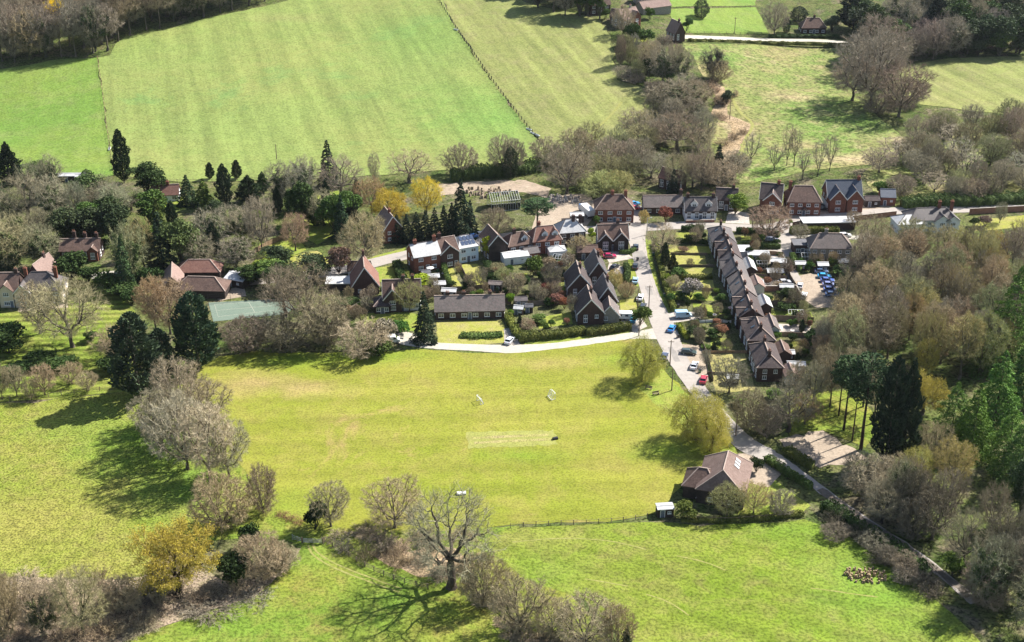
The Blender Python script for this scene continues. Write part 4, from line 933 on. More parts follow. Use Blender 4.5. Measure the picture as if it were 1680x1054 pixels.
sheet('east_field', [(1480, 108), (1560, 96), (1720, 92), (1720, 196), (1610, 184), (1510, 172), (1470, 150)], G['meadow' if False else 'hill3'], .10, .6, 5, 7)
sheet('cricket_field', [(318, 612), (360, 585), (420, 576), (470, 580), (560, 578), (640, 576), (690, 573), (760, 579), (830, 580), (900, 574), (960, 566), (1040, 551), (1064, 562), (1085, 600), (1120, 640), (1150, 672), (1185, 705), (1205, 735), (1215, 760), (1130, 790), (1105, 810), (1080, 842), (1020, 853), (940, 858), (830, 862), (740, 872), (600, 868), (500, 858), (465, 848), (430, 800), (390, 760), (350, 700), (318, 650)], G['cricket'], .03, .3, 3, None)
sheet('cricket_square', [(764, 710), (908, 705), (916, 730), (768, 737)], G['square'], .045, .32, 1.2)
for Lw in ([(775, 719), (900, 714)], [(778, 727), (905, 721)]): ribbon('worn_pitch', Lw, 1.1, G['lawnd'], .052, .06)
sheet('rough_edge', [(1085, 600), (1120, 640), (1150, 672), (1195, 712), (1212, 748), (1175, 745), (1110, 690), (1048, 640)], G['lawn'], .04, .3, 3)
sheet('west_pasture', [(-60, 668), (0, 662), (110, 652), (215, 640), (290, 650), (350, 720), (392, 780), (430, 830), (380, 868), (290, 890), (255, 940), (180, 952), (100, 948), (-60, 950)], G['fleft'], .03, .5, 4)
sheet('lower_pasture', [(150, 1075), (300, 1018), (420, 978), (470, 935), (496, 896), (530, 890), (600, 937), (690, 966), (750, 985), (800, 1012), (870, 1075)], G['fbot'], .03, .3, 3)
sheet('east_pasture', [(790, 888), (840, 866), (940, 862), (1060, 857), (1150, 864), (1250, 858), (1320, 852), (1400, 884), (1480, 934), (1560, 1005), (1650, 1085), (1020, 1085), (1005, 1030), (960, 985), (860, 950)], G['fbotr'], .03, .4, 4)
sheet('gateway_turf', [(420, 850), (470, 846), (520, 870), (700, 872), (790, 888), (700, 900), (600, 892), (530, 890), (496, 896), (440, 880)], G['fbot'], .025, .4, 3)
sheet('rough_grass', [(215, 640), (330, 596), (420, 770), (475, 850), (760, 866), (850, 862), (1020, 1080), (700, 1085), (620, 960), (520, 888), (420, 880), (300, 890), (330, 830), (290, 700)], G['fbot'], .018, .4, 3)
sheet('scrubland', [(255, 940), (280, 900), (330, 930), (380, 960), (440, 900), (496, 900), (470, 935), (420, 978), (300, 1018), (150, 1075), (-40, 1075), (-40, 950), (100, 948), (180, 952)], G['scrub'], .02, .4, 3)
sheet('reed_bed', [(655, 910), (700, 896), (748, 900), (770, 925), (735, 950), (690, 948), (640, 930), (600, 905)], G['reed'], .035, .4, 2)
sheet('manor_lawn', [(-40, 512), (90, 508), (170, 478), (205, 490), (235, 530), (230, 600), (215, 642), (110, 652), (-40, 664)], G['stripes'], .03, .3, 4)
sheet('village_ground', [(560, 385), (700, 345), (800, 330), (960, 320), (1100, 322), (1300, 330), (1420, 330), (1440, 360), (1400, 440), (1390, 500), (1340, 560), (1340, 640), (1270, 720), (1215, 735), (1150, 660), (1080, 560), (960, 560), (830, 575), (690, 568), (590, 548), (560, 470)], G['garden'], .0, .3, 4)
# clearings in the western wood
for nm, P, g in (('lawn', [(485, 352), (552, 346), (548, 388), (520, 402), (495, 388)], 'lawn'), ('lawn', [(425, 402), (480, 380), (502, 410), (470, 428), (440, 440)], 'lawn'), ('lawn', [(455, 425), (520, 412), (545, 428), (500, 448), (460, 446)], 'lawny'), ('lawn', [(250, 326), (300, 322), (305, 342), (255, 346)], 'lawn'), ('lawn', [(520, 320), (560, 312), (560, 338), (520, 345)], 'lawn'), ('verge', [(560, 436), (660, 408), (700, 392), (720, 397), (680, 410), (575, 440)], 'lawn')):
    sheet(nm, P, G[g], .03, .2, 2)
sheet('lawn', [(1032, 60), (1058, 58), (1072, 84), (1060, 96), (1034, 92)], G['lawn'], .06, .2, 2, 4)
# lawns about the village
LAWNS = [([(716, 529), (824, 526), (834, 546), (828, 563), (770, 567), (718, 563)], 'lawny'), ([(866, 559), (950, 553), (1032, 541), (1036, 548), (960, 562), (884, 569), (858, 567)], 'lawn'),
    ([(616, 440), (646, 436), (656, 462), (648, 472), (622, 462)], 'lawn'), ([(744, 435), (782, 433), (797, 446), (802, 470), (770, 474), (757, 452)], 'lawny'), ([(718, 438), (738, 432), (758, 472), (742, 474)], 'lawny'),
    ([(668, 456), (716, 450), (722, 476), (684, 482)], 'lawny'), ([(918, 464), (946, 460), (940, 476), (912, 478)], 'lawn'), ([(878, 522), (936, 512), (940, 532), (884, 540)], 'lawn'), ([(836, 452), (866, 448), (862, 460), (834, 462)], 'lawn'),
    ([(590, 516), (640, 511), (692, 516), (694, 545), (640, 540), (596, 536)], 'lawn'), ([(1108, 382), (1150, 380), (1152, 394), (1104, 394)], 'lawn'), ([(1096, 403), (1168, 405), (1168, 416), (1098, 417)], 'lawny'),
    ([(1098, 419), (1156, 420), (1160, 436), (1102, 437)], 'lawny'), ([(1104, 440), (1170, 440), (1164, 453), (1102, 453)], 'lawny'), ([(1098, 458), (1170, 460), (1173, 473), (1101, 472)], 'lawny'), ([(1100, 478), (1165, 480), (1172, 494), (1104, 492)], 'lawn'),
    ([(1136, 498), (1186, 502), (1190, 516), (1142, 514)], 'lawn'), ([(1166, 553), (1198, 556), (1202, 572), (1166, 572)], 'lawn'), ([(1150, 580), (1222, 580), (1240, 640), (1176, 646)], 'lawnd'), ([(1230, 447), (1288, 447), (1290, 453), (1232, 454)], 'lawny'),
    ([(1246, 486), (1276, 486), (1280, 496), (1250, 496)], 'lawny'), ([(1262, 509), (1330, 512), (1334, 521), (1266, 522)], 'lawn'), ([(1272, 560), (1320, 560), (1326, 575), (1280, 576)], 'lawny'), ([(1306, 388), (1342, 388), (1340, 398), (1304, 398)], 'lawn'),
    ([(1216, 388), (1238, 388), (1236, 396), (1214, 396)], 'lawn'), ([(1312, 592), (1372, 592), (1376, 635), (1330, 640)], 'lawny'), ([(1290, 645), (1400, 640), (1450, 700), (1420, 735), (1350, 706), (1296, 716)], 'fbot'), ([(1016, 492), (1042, 490), (1046, 508), (1018, 510)], 'lawny'),
    ([(1030, 425), (1046, 425), (1052, 470), (1036, 470)], 'lawn'), ([(1230, 790), (1260, 780), (1330, 830), (1310, 845), (1210, 845)], 'lawn'), ([(1430, 452), (1370, 455), (1380, 475), (1440, 470)], 'lawn'), ([(1600, 362), (1690, 352), (1690, 372), (1600, 380)], 'lawny')]
for P, g in LAWNS: sheet('lawn', P, G[g], .03, .12, 1.5)
sheet('verge', [(1056, 392), (1068, 394), (1074, 440), (1084, 475), (1102, 512), (1094, 516), (1076, 482), (1064, 440)], G['lawn'], .045, .1, 2)
# roads and hard ground
STREET = [(400, 462), (480, 455), (540, 447), (580, 440), (640, 425), (720, 407), (790, 394), (870, 385), (960, 378), (1050, 374), (1130, 370), (1210, 374), (1262, 374), (1310, 364), (1400, 353), (1480, 346), (1600, 343), (1720, 338)]
ribbon('road', STREET, 6.4, G['road'], .07, .05)
ribbon('road', [(1042, 374), (1046, 400), (1052, 430), (1060, 462), (1074, 500), (1092, 545), (1112, 590), (1145, 640), (1185, 690), (1222, 728), (1262, 748)], [7.5, 5.2, 4.8, 5.0, 5.4, 6.6, 5.4, 5.0, 5.0, 6., 5.6], G['road'], .085, .08)
ribbon('lane', [(1255, 745), (1290, 765), (1330, 792), (1400, 842), (1480, 894), (1548, 944), (1600, 990)], [5.5, 4.0, 3.0, 2.5, 2.4, 2.4, 2.4], G['road'], .075, .14)
ribbon('lane_shade', [(1345, 803), (1400, 842), (1480, 894), (1548, 944), (1590, 980)], [2.2, 2.0, 1.9, 1.9, 1.9], surf('shaded_lane', (.13, .105, .085), (.20, .17, .14), .25, (.09, .08, .06), .95, 1.2, .3, .2), .082, .22)  # dark strip that paints the trees' shade onto the lane
ribbon('track', [(1078, 548), (1040, 551), (1000, 556), (950, 563), (900, 569), (840, 573), (780, 571), (720, 568), (680, 564), (640, 556)], [7, 4.2, 3.6, 3.6, 3.6, 5, 4, 3.8, 3.6, 3.2], G['path'], .065, .08)
ribbon('lane', [(1285, 366), (1292, 395), (1288, 415), (1294, 440), (1306, 462)], [7, 6, 4.5, 4, 4], G['road'], .08, .06)
ribbon('lane', [(1292, 394), (1340, 388), (1400, 390), (1470, 388)], 3.2, G['path'], .078, .06)
sheet('car_park', [(1296, 456), (1330, 449), (1356, 448), (1376, 470), (1384, 505), (1340, 506), (1318, 492), (1306, 470)], G['gravel'], .06, .1, 2)
sheet('gravel_yard', [(1278, 722), (1350, 707), (1402, 736), (1424, 752), (1345, 768), (1300, 750)], G['gravel'], .05, .6, 1.6)
sheet('builders_yard', [(905, 322), (965, 318), (985, 345), (960, 372), (905, 378), (870, 380), (880, 350)], G['gravel'], .045, .2, 2)
sheet('quarry_bank', [(716, 303), (780, 298), (862, 296), (905, 310), (900, 326), (860, 316), (780, 314), (722, 322)], G['sand'], .05, .4, 2)
sheet('forecourt', [(1275, 358), (1300, 340), (1360, 340), (1400, 338), (1440, 335), (1470, 338), (1400, 350), (1310, 362)], G['gravel'], .05, .1, 2)
sheet('tennis_court', [(342, 497), (470, 490), (482, 506), (470, 516), (350, 528)], G['court'], .05, 0, 3)
for L in ([(352, 500), (464, 493), (474, 507), (358, 520), (352, 500)], [(408, 496), (418, 513)], [(354, 510), (470, 500)]): ribbon('court_line', L, .08, G['path'], .056, 0, n=1)
for P, g in (([(636, 548), (668, 545), (690, 552), (692, 566), (645, 562)], 'path'), ([(826, 540), (842, 538), (850, 560), (860, 575), (830, 578)], 'road'), ([(988, 414), (1022, 412), (1040, 424), (1000, 432)], 'paving'), ([(1000, 432), (1028, 440), (1020, 452), (996, 446)], 'paving'),
             ([(1014, 514), (1044, 512), (1062, 536), (1040, 546), (1020, 530)], 'paving'), ([(1096, 512), (1150, 512), (1150, 524), (1102, 530)], 'paving'), ([(1118, 565), (1160, 568), (1162, 625), (1140, 628), (1120, 590)], 'gravel'), ([(1222, 455), (1300, 462), (1302, 474), (1230, 470)], 'paving'), ([(1258, 530), (1330, 534), (1330, 548), (1264, 548)], 'paving'),
             ([(1225, 412), (1275, 410), (1290, 430), (1230, 436)], 'paving'), ([(1030, 338), (1052, 338), (1052, 372), (1024, 372)], 'road'), ([(1205, 745), (1262, 742), (1285, 775), (1262, 800), (1216, 790), (1222, 770)], 'gravel'), ([(780, 332), (905, 330), (880, 350), (860, 372), (800, 384), (785, 360)], 'garden'), ([(1196, 345), (1228, 350), (1230, 368), (1190, 366)], 'paving'), ([(345, 480), (400, 470), (404, 486), (360, 494)], 'gravel'), ([(150, 448), (215, 442), (215, 452), (150, 458)], 'path'), ([(30, 500), (110, 495), (112, 505), (30, 512)], 'gravel')):
    sheet('paved_yard', P, G[g], .04, .08, 2)
sheet('rough_grass', [(1415, 285), (1500, 226), (1560, 212), (1720, 226), (1720, 338), (1600, 336), (1440, 332)], G['meadow'], .09, .5, 5, 7)
ribbon('stream_bed', [(1166, 132), (1186, 160), (1180, 188), (1214, 206), (1206, 232), (1192, 258), (1198, 292)], [5, 6, 7, 8, 6, 7, 5], G['reed'], .17, .5)
# worn tyre tracks and footpaths in the grass
for L, wd in (([(505, 896), (515, 912), (540, 928), (580, 945), (620, 960), (655, 972)], .4), ([(512, 893), (522, 908), (548, 924), (586, 940), (626, 955), (660, 967)], .4), ([(840, 890), (920, 884), (1000, 888), (1060, 902)], .32), ([(1110, 912), (1160, 924), (1190, 936)], .32), ([(960, 950), (1030, 962)], .32), ([(1060, 975), (1100, 990), (1130, 1010)], .32), ([(1330, 965), (1400, 975), (1440, 980)], .32),
              ([(1200, 160), (1214, 185), (1234, 205), (1222, 232), (1214, 262)], 1.4), ([(960, 228), (1000, 192), (1020, 168)], 1.0)):
    ribbon('worn_path', L, wd, G['track'], .19 if L[0][1] < 300 else .042, .05)
ribbon('lane', [(1096, 62), (1150, 62), (1250, 66), (1330, 67), (1400, 72)], 4.6, G['path'], .16, .1)
l_patch = surf('old_asphalt', (.20, .185, .17), (.25, .23, .21), .3, None, .9, 1.2, .12, .05)
for Lw, wd in (([(1046, 412), (1050, 424)], 3.6), ([(1062, 470), (1068, 484)], 1.6), ([(880, 385), (930, 381)], 2.), ([(1100, 570), (1112, 594)], 1.5), ([(1190, 698), (1206, 712)], 2.2), ([(1150, 371), (1190, 373)], 1.8), ([(650, 424), (700, 412)], 1.4)): ribbon('road_patch', Lw, wd, l_patch, .10, .12)
ribbon('kerb', [(1056, 392), (1064, 440), (1076, 482), (1094, 516)], .22, G['paving'], .12, 0)

# ------------------------------------------------------------------ the air over the valley
HZ = MB(); HZ.box(-1100, 1100, -60, 2400, -3, 168.5)
m, nt, b = newmat('air'); nt.nodes.remove(b); v = N(nt, 'ShaderNodeVolumePrincipled'); v.inputs['Color'].default_value = (.80, .87, 1., 1); v.inputs['Density'].default_value = .00002; v.inputs['Anisotropy'].default_value = .3
nt.links.new(v.outputs[0], nt.nodes['Material Output'].inputs['Volume'])
tag(HZ.build('haze', m), None, None, None, 'stuff')
# ------------------------------------------------------------------ houses, from the fields' end of the village round
house('manor_house', 'dark red roofed manor wing cut by the picture edge beside the farmhouse', 6, 503, 9, 8, 5.2, 3.6, 2, 'gable', 'dark', 'brown', [(.42,)], gab=[(1.5, 4, .8, 'cream')])
house('farmhouse', 'cream farmhouse with slate ridge and hipped red end gables behind two bare trees', 66, 501, 13, 8.5, 4.6, 4.2, 4, 'hip', 'cream', 'slate', [(-.3,), (.35,)], gab=[(-4.2, 4.6, 1.2, 'cream')], barge=True)
house('farmhouse_wing', 'pink tiled cross wing rising behind the cream farmhouse roof', 88, 470, 9, 5.6, 4.4, 4.2, 78, 'gable', 'dark', 'pink', [(.2,)])
house('cottage', 'red brick cottage with three tall chimneys among dark evergreens', 132, 428, 12, 6.5, 3.4, 2.6, 3, 'gable', 'dark', 'brown', [(-.15, .4, 2.2), (.12, .5, 1.6), (.42, .2, 1.6)], gab=[(4.2, 3, .8, 'red')])
house('barn', 'long red tiled hipped barn beside the open yard', 326, 461, 13, 6.5, 2.9, 2.7, 1, 'hip', 'timber', 'red', wins=False)
house('barn', 'brown tiled barn with sunlit hipped end beside the tennis court', 328, 490, 15, 7, 2.6, 2.9, -3, 'hip', 'timber', 'brown', wins=False)
house('barn', 'pink roofed barn standing end on to the two hipped barns', 285, 485, 11, 5.8, 2.8, 3., -78, 'gable', 'tile', 'pink', wins=False, base='R')
shed('cart_shed', 'white roofed open cart shed beside the red tiled barn', 384, 472, 6.5, 6., 2.4, -24, .9, 'timber', 'white')
house('cottage', 'small white and red cottage in a clearing of the wood below the hill', 272, 331, 9, 5, 2.6, 2.6, 6, 'gable', 'white', 'red', [(.1,)], floors=1)
house('house', 'pink roofed house half hidden behind the dark spruce hedge', 646, 398, 9, 6.5, 4.6, 4.4, -68, 'gable', 'red', 'pink', [(.1,)], base='R', barge=True)
house('cottage', 'steep roofed tile hung cottage with one stout chimney beside the main street', 600, 484, 9.5, 8, 2.8, 6., -82, 'gable', 'tile', 'red', [(-.35, 0, 1.8)], base='R', floors=1, barge=True)
house('cottage_annex', 'low brown roofed annex with white wall behind the steep cottage', 589, 456, 6.5, 4.6, 2.5, 1.9, 0, 'gable', 'white', 'brown', floors=1)
house('garage', 'flat white roofed garage between bare trees and the steep cottage', 564, 478, 10, 5, 2.3, .3, 2, 'flat', 'timber', 'white', wins=False)
house('cottage', 'cottage with white ground floor and steep front gable beside the spruce', 660, 510, 10.5, 7, 4.2, 4., 4, 'gable', 'dark', 'brown', [(.3,), (.05,)], gab=[(-2.6, 5., 1., 'dark')], barge=True, lower=('white', 2.4))
house('cottage_annex', 'dark pyramid roofed annex at the end of the white floored cottage', 628, 515, 4.6, 5.4, 2.4, 1.9, 4, 'hip', 'timber', 'dark', floors=1, sidew=False)
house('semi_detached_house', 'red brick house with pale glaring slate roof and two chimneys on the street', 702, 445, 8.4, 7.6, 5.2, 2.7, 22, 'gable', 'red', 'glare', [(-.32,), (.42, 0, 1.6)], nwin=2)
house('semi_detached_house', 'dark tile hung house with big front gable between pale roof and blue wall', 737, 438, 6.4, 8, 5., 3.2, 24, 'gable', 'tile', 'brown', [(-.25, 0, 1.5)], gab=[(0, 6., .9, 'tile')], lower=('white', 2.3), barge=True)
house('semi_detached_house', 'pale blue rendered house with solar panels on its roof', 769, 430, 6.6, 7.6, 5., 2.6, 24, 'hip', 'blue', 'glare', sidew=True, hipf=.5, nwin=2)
house('house', 'tall dark gable ended house above the white garage on the street', 817, 428, 9, 5.6, 5.6, 3., -70, 'gable', 'timber', 'brown', base='R', barge=True, sidew=False)
house('house', 'brown roofed house with rear dormer beside the tall dark gable', 856, 420, 8.6, 6.6, 3.8, 3., 22, 'hip', 'dark', 'brown', [(-.15,)], dorm=[(1.3, 2.2, 'white')], hipf=.7)
shed('garage', 'white walled white roofed garage below the brown roofed house', 848, 434, 8, 5., 2.4, 16, .7, 'white', 'white', cat='garage')
shed('outhouse', 'small dark roofed brick outhouse between white garage and red dormered house', 874, 428, 4.6, 4.2, 2.4, 20, 1.3, 'red', 'slate')
house('house', 'red roofed house with twin front dormers in the middle of the street row', 898, 416, 9, 7, 4.4, 3.6, 14, 'hip', 'red', 'red', [(-.2, .5)], dorm=[(-.6, 2., 'white'), (2.7, 2., 'white')], hipf=.5)
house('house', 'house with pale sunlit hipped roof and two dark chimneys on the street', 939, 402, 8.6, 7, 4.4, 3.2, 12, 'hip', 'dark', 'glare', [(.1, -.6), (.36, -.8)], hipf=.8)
shed('summerhouse', 'white hipped summerhouse behind the pale roofed house', 916, 424, 5.4, 4.4, 2.2, 10, 1.1, 'white', 'white', 'hip', cat='summerhouse')
house('corner_house', 'dark tile hung corner house with twin gables at the road junction', 1006, 412, 9.4, 7, 4., 3.6, 4, 'gable', 'tile', 'brown', [(.18, .2, 1.2)], gab=[(-2.6, 4., .7, 'timber'), (2.4, 4.6, .7, 'timber')], barge=True, upper=None)
shed('garage', 'brown roofed garage between corner house and dark gabled row', 964, 426, 6.5, 5, 2.3, 3, 1.4, 'dark', 'brown', cat='garage')
house('semi_detached_house', 'wide red brick house with hipped plum roof facing the junction', 1008, 366, 12.6, 8, 4.8, 3.8, 1, 'hip', 'red', 'brown', [(-.05,), (.3,)], hipf=.9)
house('bungalow', 'long grey roofed bungalow with white windows across the street', 1088, 352, 13, 7, 2.7, 2.7, 1, 'gable', 'dark', 'grey', [(.47, .2, 1.8)], floors=1)
house('cottage', 'white fronted cottage with two pointed dormers on the main street', 1149, 362, 10.4, 6.6, 3.6, 3.4, 1, 'gable', 'dark', 'slate', [(-.4,), (.42,)], dorm=[(-2.2, 2.2, 'white'), (2.6, 2.2, 'white')], barge=True, lower=('white', 2.5))
house('house', 'dark roofed cottage set back beside the white cottage garden', 1191, 346, 7, 6, 4., 3., -8, 'gable', 'dark', 'dark', [(.3,)])
house('house', 'dark roofed house among trees behind the bungalow', 1096, 312, 8, 6, 4., 2.8, -35, 'gable', 'tile', 'red')
house('house', 'red brick house with tall steep gable behind the bare street tree', 1262, 352, 7, 9, 5.4, 4., -14, 'gable', 'red', 'dark', [(.3,)], gab=[(.6, 5.6, .9, 'red')], barge=True)
house('house', 'big brown hipped house with porch behind the parked cars', 1318, 354, 11, 9, 4.9, 4.2, -2, 'hip', 'red', 'brown', [(-.4, .5)], hipf=.55, porch=True)
house('semi_detached_house', 'brick house with twin blue slate front gables beyond the forecourt', 1384, 345, 11.5, 8, 5., 4.4, 2, 'gable', 'red', 'blue', [(.45,)], gab=[(-2.9, 5.4, 2.6, 'red'), (2.9, 5.4, 2.6, 'red')], barge=True, lower=('white', 2.5))
shed('outhouse', 'brick outhouse with dark gabled roof beside the hedge behind forecourt', 1456, 338, 5, 6, 3., -6, 1.9, 'red', 'blue')
shed('garage', 'low dark garage between twin gabled house and outhouse', 1431, 340, 5, 4, 2.2, 2, 1., 'timber', 'dark', cat='garage')
house('white_house', 'long white walled pub like house with grey roof and two big chimneys', 1530, 381, 16, 8, 4.2, 2.8, 3, 'hip', 'white', 'slate', [(.16, 0, 2.), (.42, 0, 2.)], gab=[(2.5, 5, 1., 'white'), (6., 4.4, 1., 'white')], hipf=.8)
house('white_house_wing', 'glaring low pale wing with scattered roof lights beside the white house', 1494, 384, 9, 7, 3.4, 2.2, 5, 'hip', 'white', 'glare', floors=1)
house('garage', 'long low garage row with pale flat roof along the red wall', 1360, 378, 17, 5, 2.5, .3, 3, 'flat', 'dark', 'white', wins=False)
house('house', 'grey stone house with hipped roof behind the little conservatory', 1362, 430, 12.6, 8, 4.6, 3.4, -2, 'hip', 'stone', 'grey', [(-.1, .3)], hipf=.7, nwin=5)
house('extension', 'flat roofed dark extension beside the grey stone house', 1316, 418, 5.4, 5, 3., .3, 0, 'flat', 'dark', 'felt', floors=1, sidew=False)
greenhouse('small glazed conservatory with white frame in front of the grey house', 1327, 432, 4.6, 2.8, 2.1, 0)
house('bungalow', 'long pinkish grey roofed bungalow with three chimneys facing the cricket field', 771, 524, 19.5, 7.4, 2.7, 3., 3, 'gable', 'dark', 'grey', [(-.32, .3, .9), (-.08, .3, .9), (.3, .3, .9)], floors=1, nwin=6)
# the four steep gables west of the side road
for (x, y, lab, xw, tl, dd) in ((969, 533, 'front steep gabled dark house with white windows behind the clipped hedge', 7.4, 'dark', 9.5), (996, 512, 'narrow steep gabled house behind the porch house, facing the side road', 5.6, 'slate', 9.5),
                        (951, 490, 'rear steep gabled dark house overlooking the back lawns', 7., 'dark', 9.5), (981, 470, 'rear narrow gabled house with blue skylights near the parked black car', 5.6, 'slate', 10)):
    house('gabled_house', lab, x, y, dd, xw, 3.7, 4.1, -86, 'gable', 'tile', tl, [(-.1, .6, .9)], base='R', barge=True, sidew=True)
house('porch_house', 'low gabled wing with one white window beside the white caravan', 1000, 530, 6, 5.4, 2.3, 3., -90, 'gable', 'stone', 'grey', base='R', floors=1, barge=True)
# the terrace along the gardens
TERR = [(393.5, 11.5, 8.6, 'hip', 'slate', 'hip ended first house of the long terrace next to the main street'), (381, 12.2, 7.8, 'gable', 'dark', 'second terraced pair from the street, dark roof with white rear wing'),
        (367.5, 12.6, 8.2, 'gable', 'slate', 'third terraced pair from the street, beside the yellow lawns'), (354, 12.4, 8., 'gable', 'grey', 'fourth terraced pair from the street, beside the white blossom bush'),
        (340.5, 12.4, 8.2, 'gable', 'dark', 'fifth terraced pair from the street, beside the car park'), (326.5, 13., 8.6, 'hip', 'dark', 'sixth terraced pair from the street, with broad dark hipped roof'),
        (311, 13., 8., 'hip', 'dark', 'last terraced pair from the street, next to the wood')]
for i, (y, L, W, rf, tl, lab) in enumerate(TERR):
    th_ = house('terraced_house', lab, 0, 0, L, W - 1.5, 4.2, 2.5, -90, rf, 'dark' if i % 2 else 'tile', tl, [(-.28, 0, 1.), (.3, 0, 1.)], gab=[(-L * .28, 3.8, .5, 'tile'), (L * .28, 3.8, .5, 'tile')] if i in (1, 4) else ([(-L * .2, 4.4, .5, 'tile')] if i in (2, 5) else []), world=(66.4 + .35 * (i % 2), y), floors=2, group='terraced houses along the gardens')
    W = W - 1.5; p = 2.5 / (W / 2)
    for sx in ((-.06,), (.12, -.4), (), (.02,), (-.12, .4), (.1,), ())[i]:
        mb = MB(); x = sx * L; y0 = -W * .30; z = 4.2 + 2.5 * (1 - abs(y0) / (W / 2)) + .17
        mb.hexa([(x - .4, y0, z), (x + .4, y0, z), (x + .4, y0 + .95, z + .95 * p), (x - .4, y0 + .95, z + .95 * p), (x - .4, y0, z + .09), (x + .4, y0, z + .09), (x + .4, y0 + .95, z + .95 * p + .09), (x - .4, y0 + .95, z + .95 * p + .09)]); mb.build('skylight', M['glass'], th_)
for i, (y, L, W) in enumerate(((386.5, 5, 4.6), (374, 7, 4), (361, 6, 4.4), (347.5, 6, 4.2), (333.5, 7.5, 3.8), (318, 6, 4.2), (305.5, 5, 3.8))):
    a = ['white', 'glare', 'pink', 'glare', 'grey', 'brown', 'pink'][i]
    house('rear_extension', ['white flat roofed', 'pale lean to', 'pink roofed', 'pale grey', 'concrete tiled', 'brown roofed', 'faded red'][i] + ' kitchen extension on the sunny side of the %s terraced pair' % ['first', 'second', 'third', 'fourth', 'fifth', 'sixth', 'last'][i], 0, 0, L, W - .6, 2.5, 1.2, -90, 'flat' if i in (0,) else 'gable', 'dark' if i % 2 else 'white', a, world=(71.6 + W / 2 - 1.6, y), wins=False)
# village hall
hg_ = gp(1187, 804)
hl = house('village_hall', 'hipped brown village hall with white roof lights beside the cricket field', 0, 0, 13.5, 10.4, 3.7, 4.1, -106, 'hip', 'timber', 'hall', world=(hg_[0], hg_[1]), hipf=.5, floors=1)
hw = house('hall_wing', 'dark hipped side wing of the village hall towards the cricket square', 0, 0, 7.5, 7, 3.2, 3., -16, 'hip', 'timber', 'brown', world=(hg_[0] - 5.0, hg_[1] - .6), hipf=.8, floors=1, wins=False)
for i in range(3):
    mb = MB(); p = 4.1 / 5.2; x = -3.4 + i * 1.3; y = 1.9; z = 3.7 + 4.1 - y * p
    mb.hexa([(x - .5, y - .0, z + .12), (x + .4, y - .0, z + .12), (x + .4, y + 1.1, z + .12 - 1.1 * p), (x - .5, y + 1.1, z + .12 - 1.1 * p), (x - .5, y, z + .3), (x + .4, y, z + .3), (x + .4, y + 1.1, z + .3 - 1.1 * p), (x - .5, y + 1.1, z + .3 - 1.1 * p)])
    mb.build('roof_light', M['rim'], hl)
shed('equipment_shed', 'dark timber equipment shed with white roof in the corner of the cricket field', 1092, 849, 3.5, 2.4, 2., 6, .12, 'timber', 'glare')
# solar panels on the blue house
for i in range(4):
    for j in range(2):
        mb = MB(); p = 2.6 / 3.8; x = -2. + i * 1.2; y = -3.3 + j * 1.5; z = 5. + 2.6 * (1 - abs(y) / 3.8) + .2
        mb.hexa([(x, y, z), (x + 1., y, z), (x + 1., y + 1.3, z + 1.3 * p), (x, y + 1.3, z + 1.3 * p), (x, y, z + .07), (x + 1., y, z + .07), (x + 1., y + 1.3, z + 1.3 * p + .07), (x, y + 1.3, z + 1.3 * p + .07)])
        mb.build('solar_panel', M['solar'], [o for o in bpy.data.objects if o.get('label', '').startswith('pale blue rendered')][0])
# houses at the head of the valley
house('house', 'brown roofed house among bare trees at the head of the valley', 985, 24, 10, 7, 4.6, 3.6, 15, 'gable', 'dark', 'brown', [(.3,)])
house('house', 'pink roofed house with orange gable above the far garden', 1036, 45, 11, 7, 4.4, 3.8, 40, 'gable', 'stone', 'pink', [(.2,)], gab=[(2.5, 5, 1., 'red')])
house('house', 'pale roofed farm building behind the orange gabled house', 1078, 24, 16, 7, 3.6, 2.6, 28, 'gable', 'stone', 'pink', wins=False)
house('house', 'grey roofed house at the top edge above the pale farm building', 1060, 10, 10, 7, 4., 3., 10, 'gable', 'stone', 'brown', [(.3,)])
house('cottage', 'small brown roofed cottage beside the orange gabled house', 1012, 40, 7, 6, 3.4, 3., -20, 'gable', 'dark', 'brown', [(.2,)])
house('cottage', 'cottage with sharp pink gable beside the far lane', 1100, 66, 8, 5.2, 4., 4.6, -66, 'gable', 'dark', 'pink', [(.3,)])
house('cottage', 'hip roofed brown cottage behind a hedge on the far lane', 1335, 56, 12, 8, 3., 4., 2, 'hip', 'dark', 'brown', [(.05, .3)], hipf=.7, floors=1)
house('house', 'house half lost in dark conifers above the eastern field', 1604, 30, 12, 8, 4.4, 3., 4, 'hip', 'dark', 'brown', [(.2,)])
house('house', 'house behind the dark firs at the top of the valley', 1530, 14, 12, 8, 4.4, 3.4, 4, 'gable', 'tile', 'brown', [(.2,)])
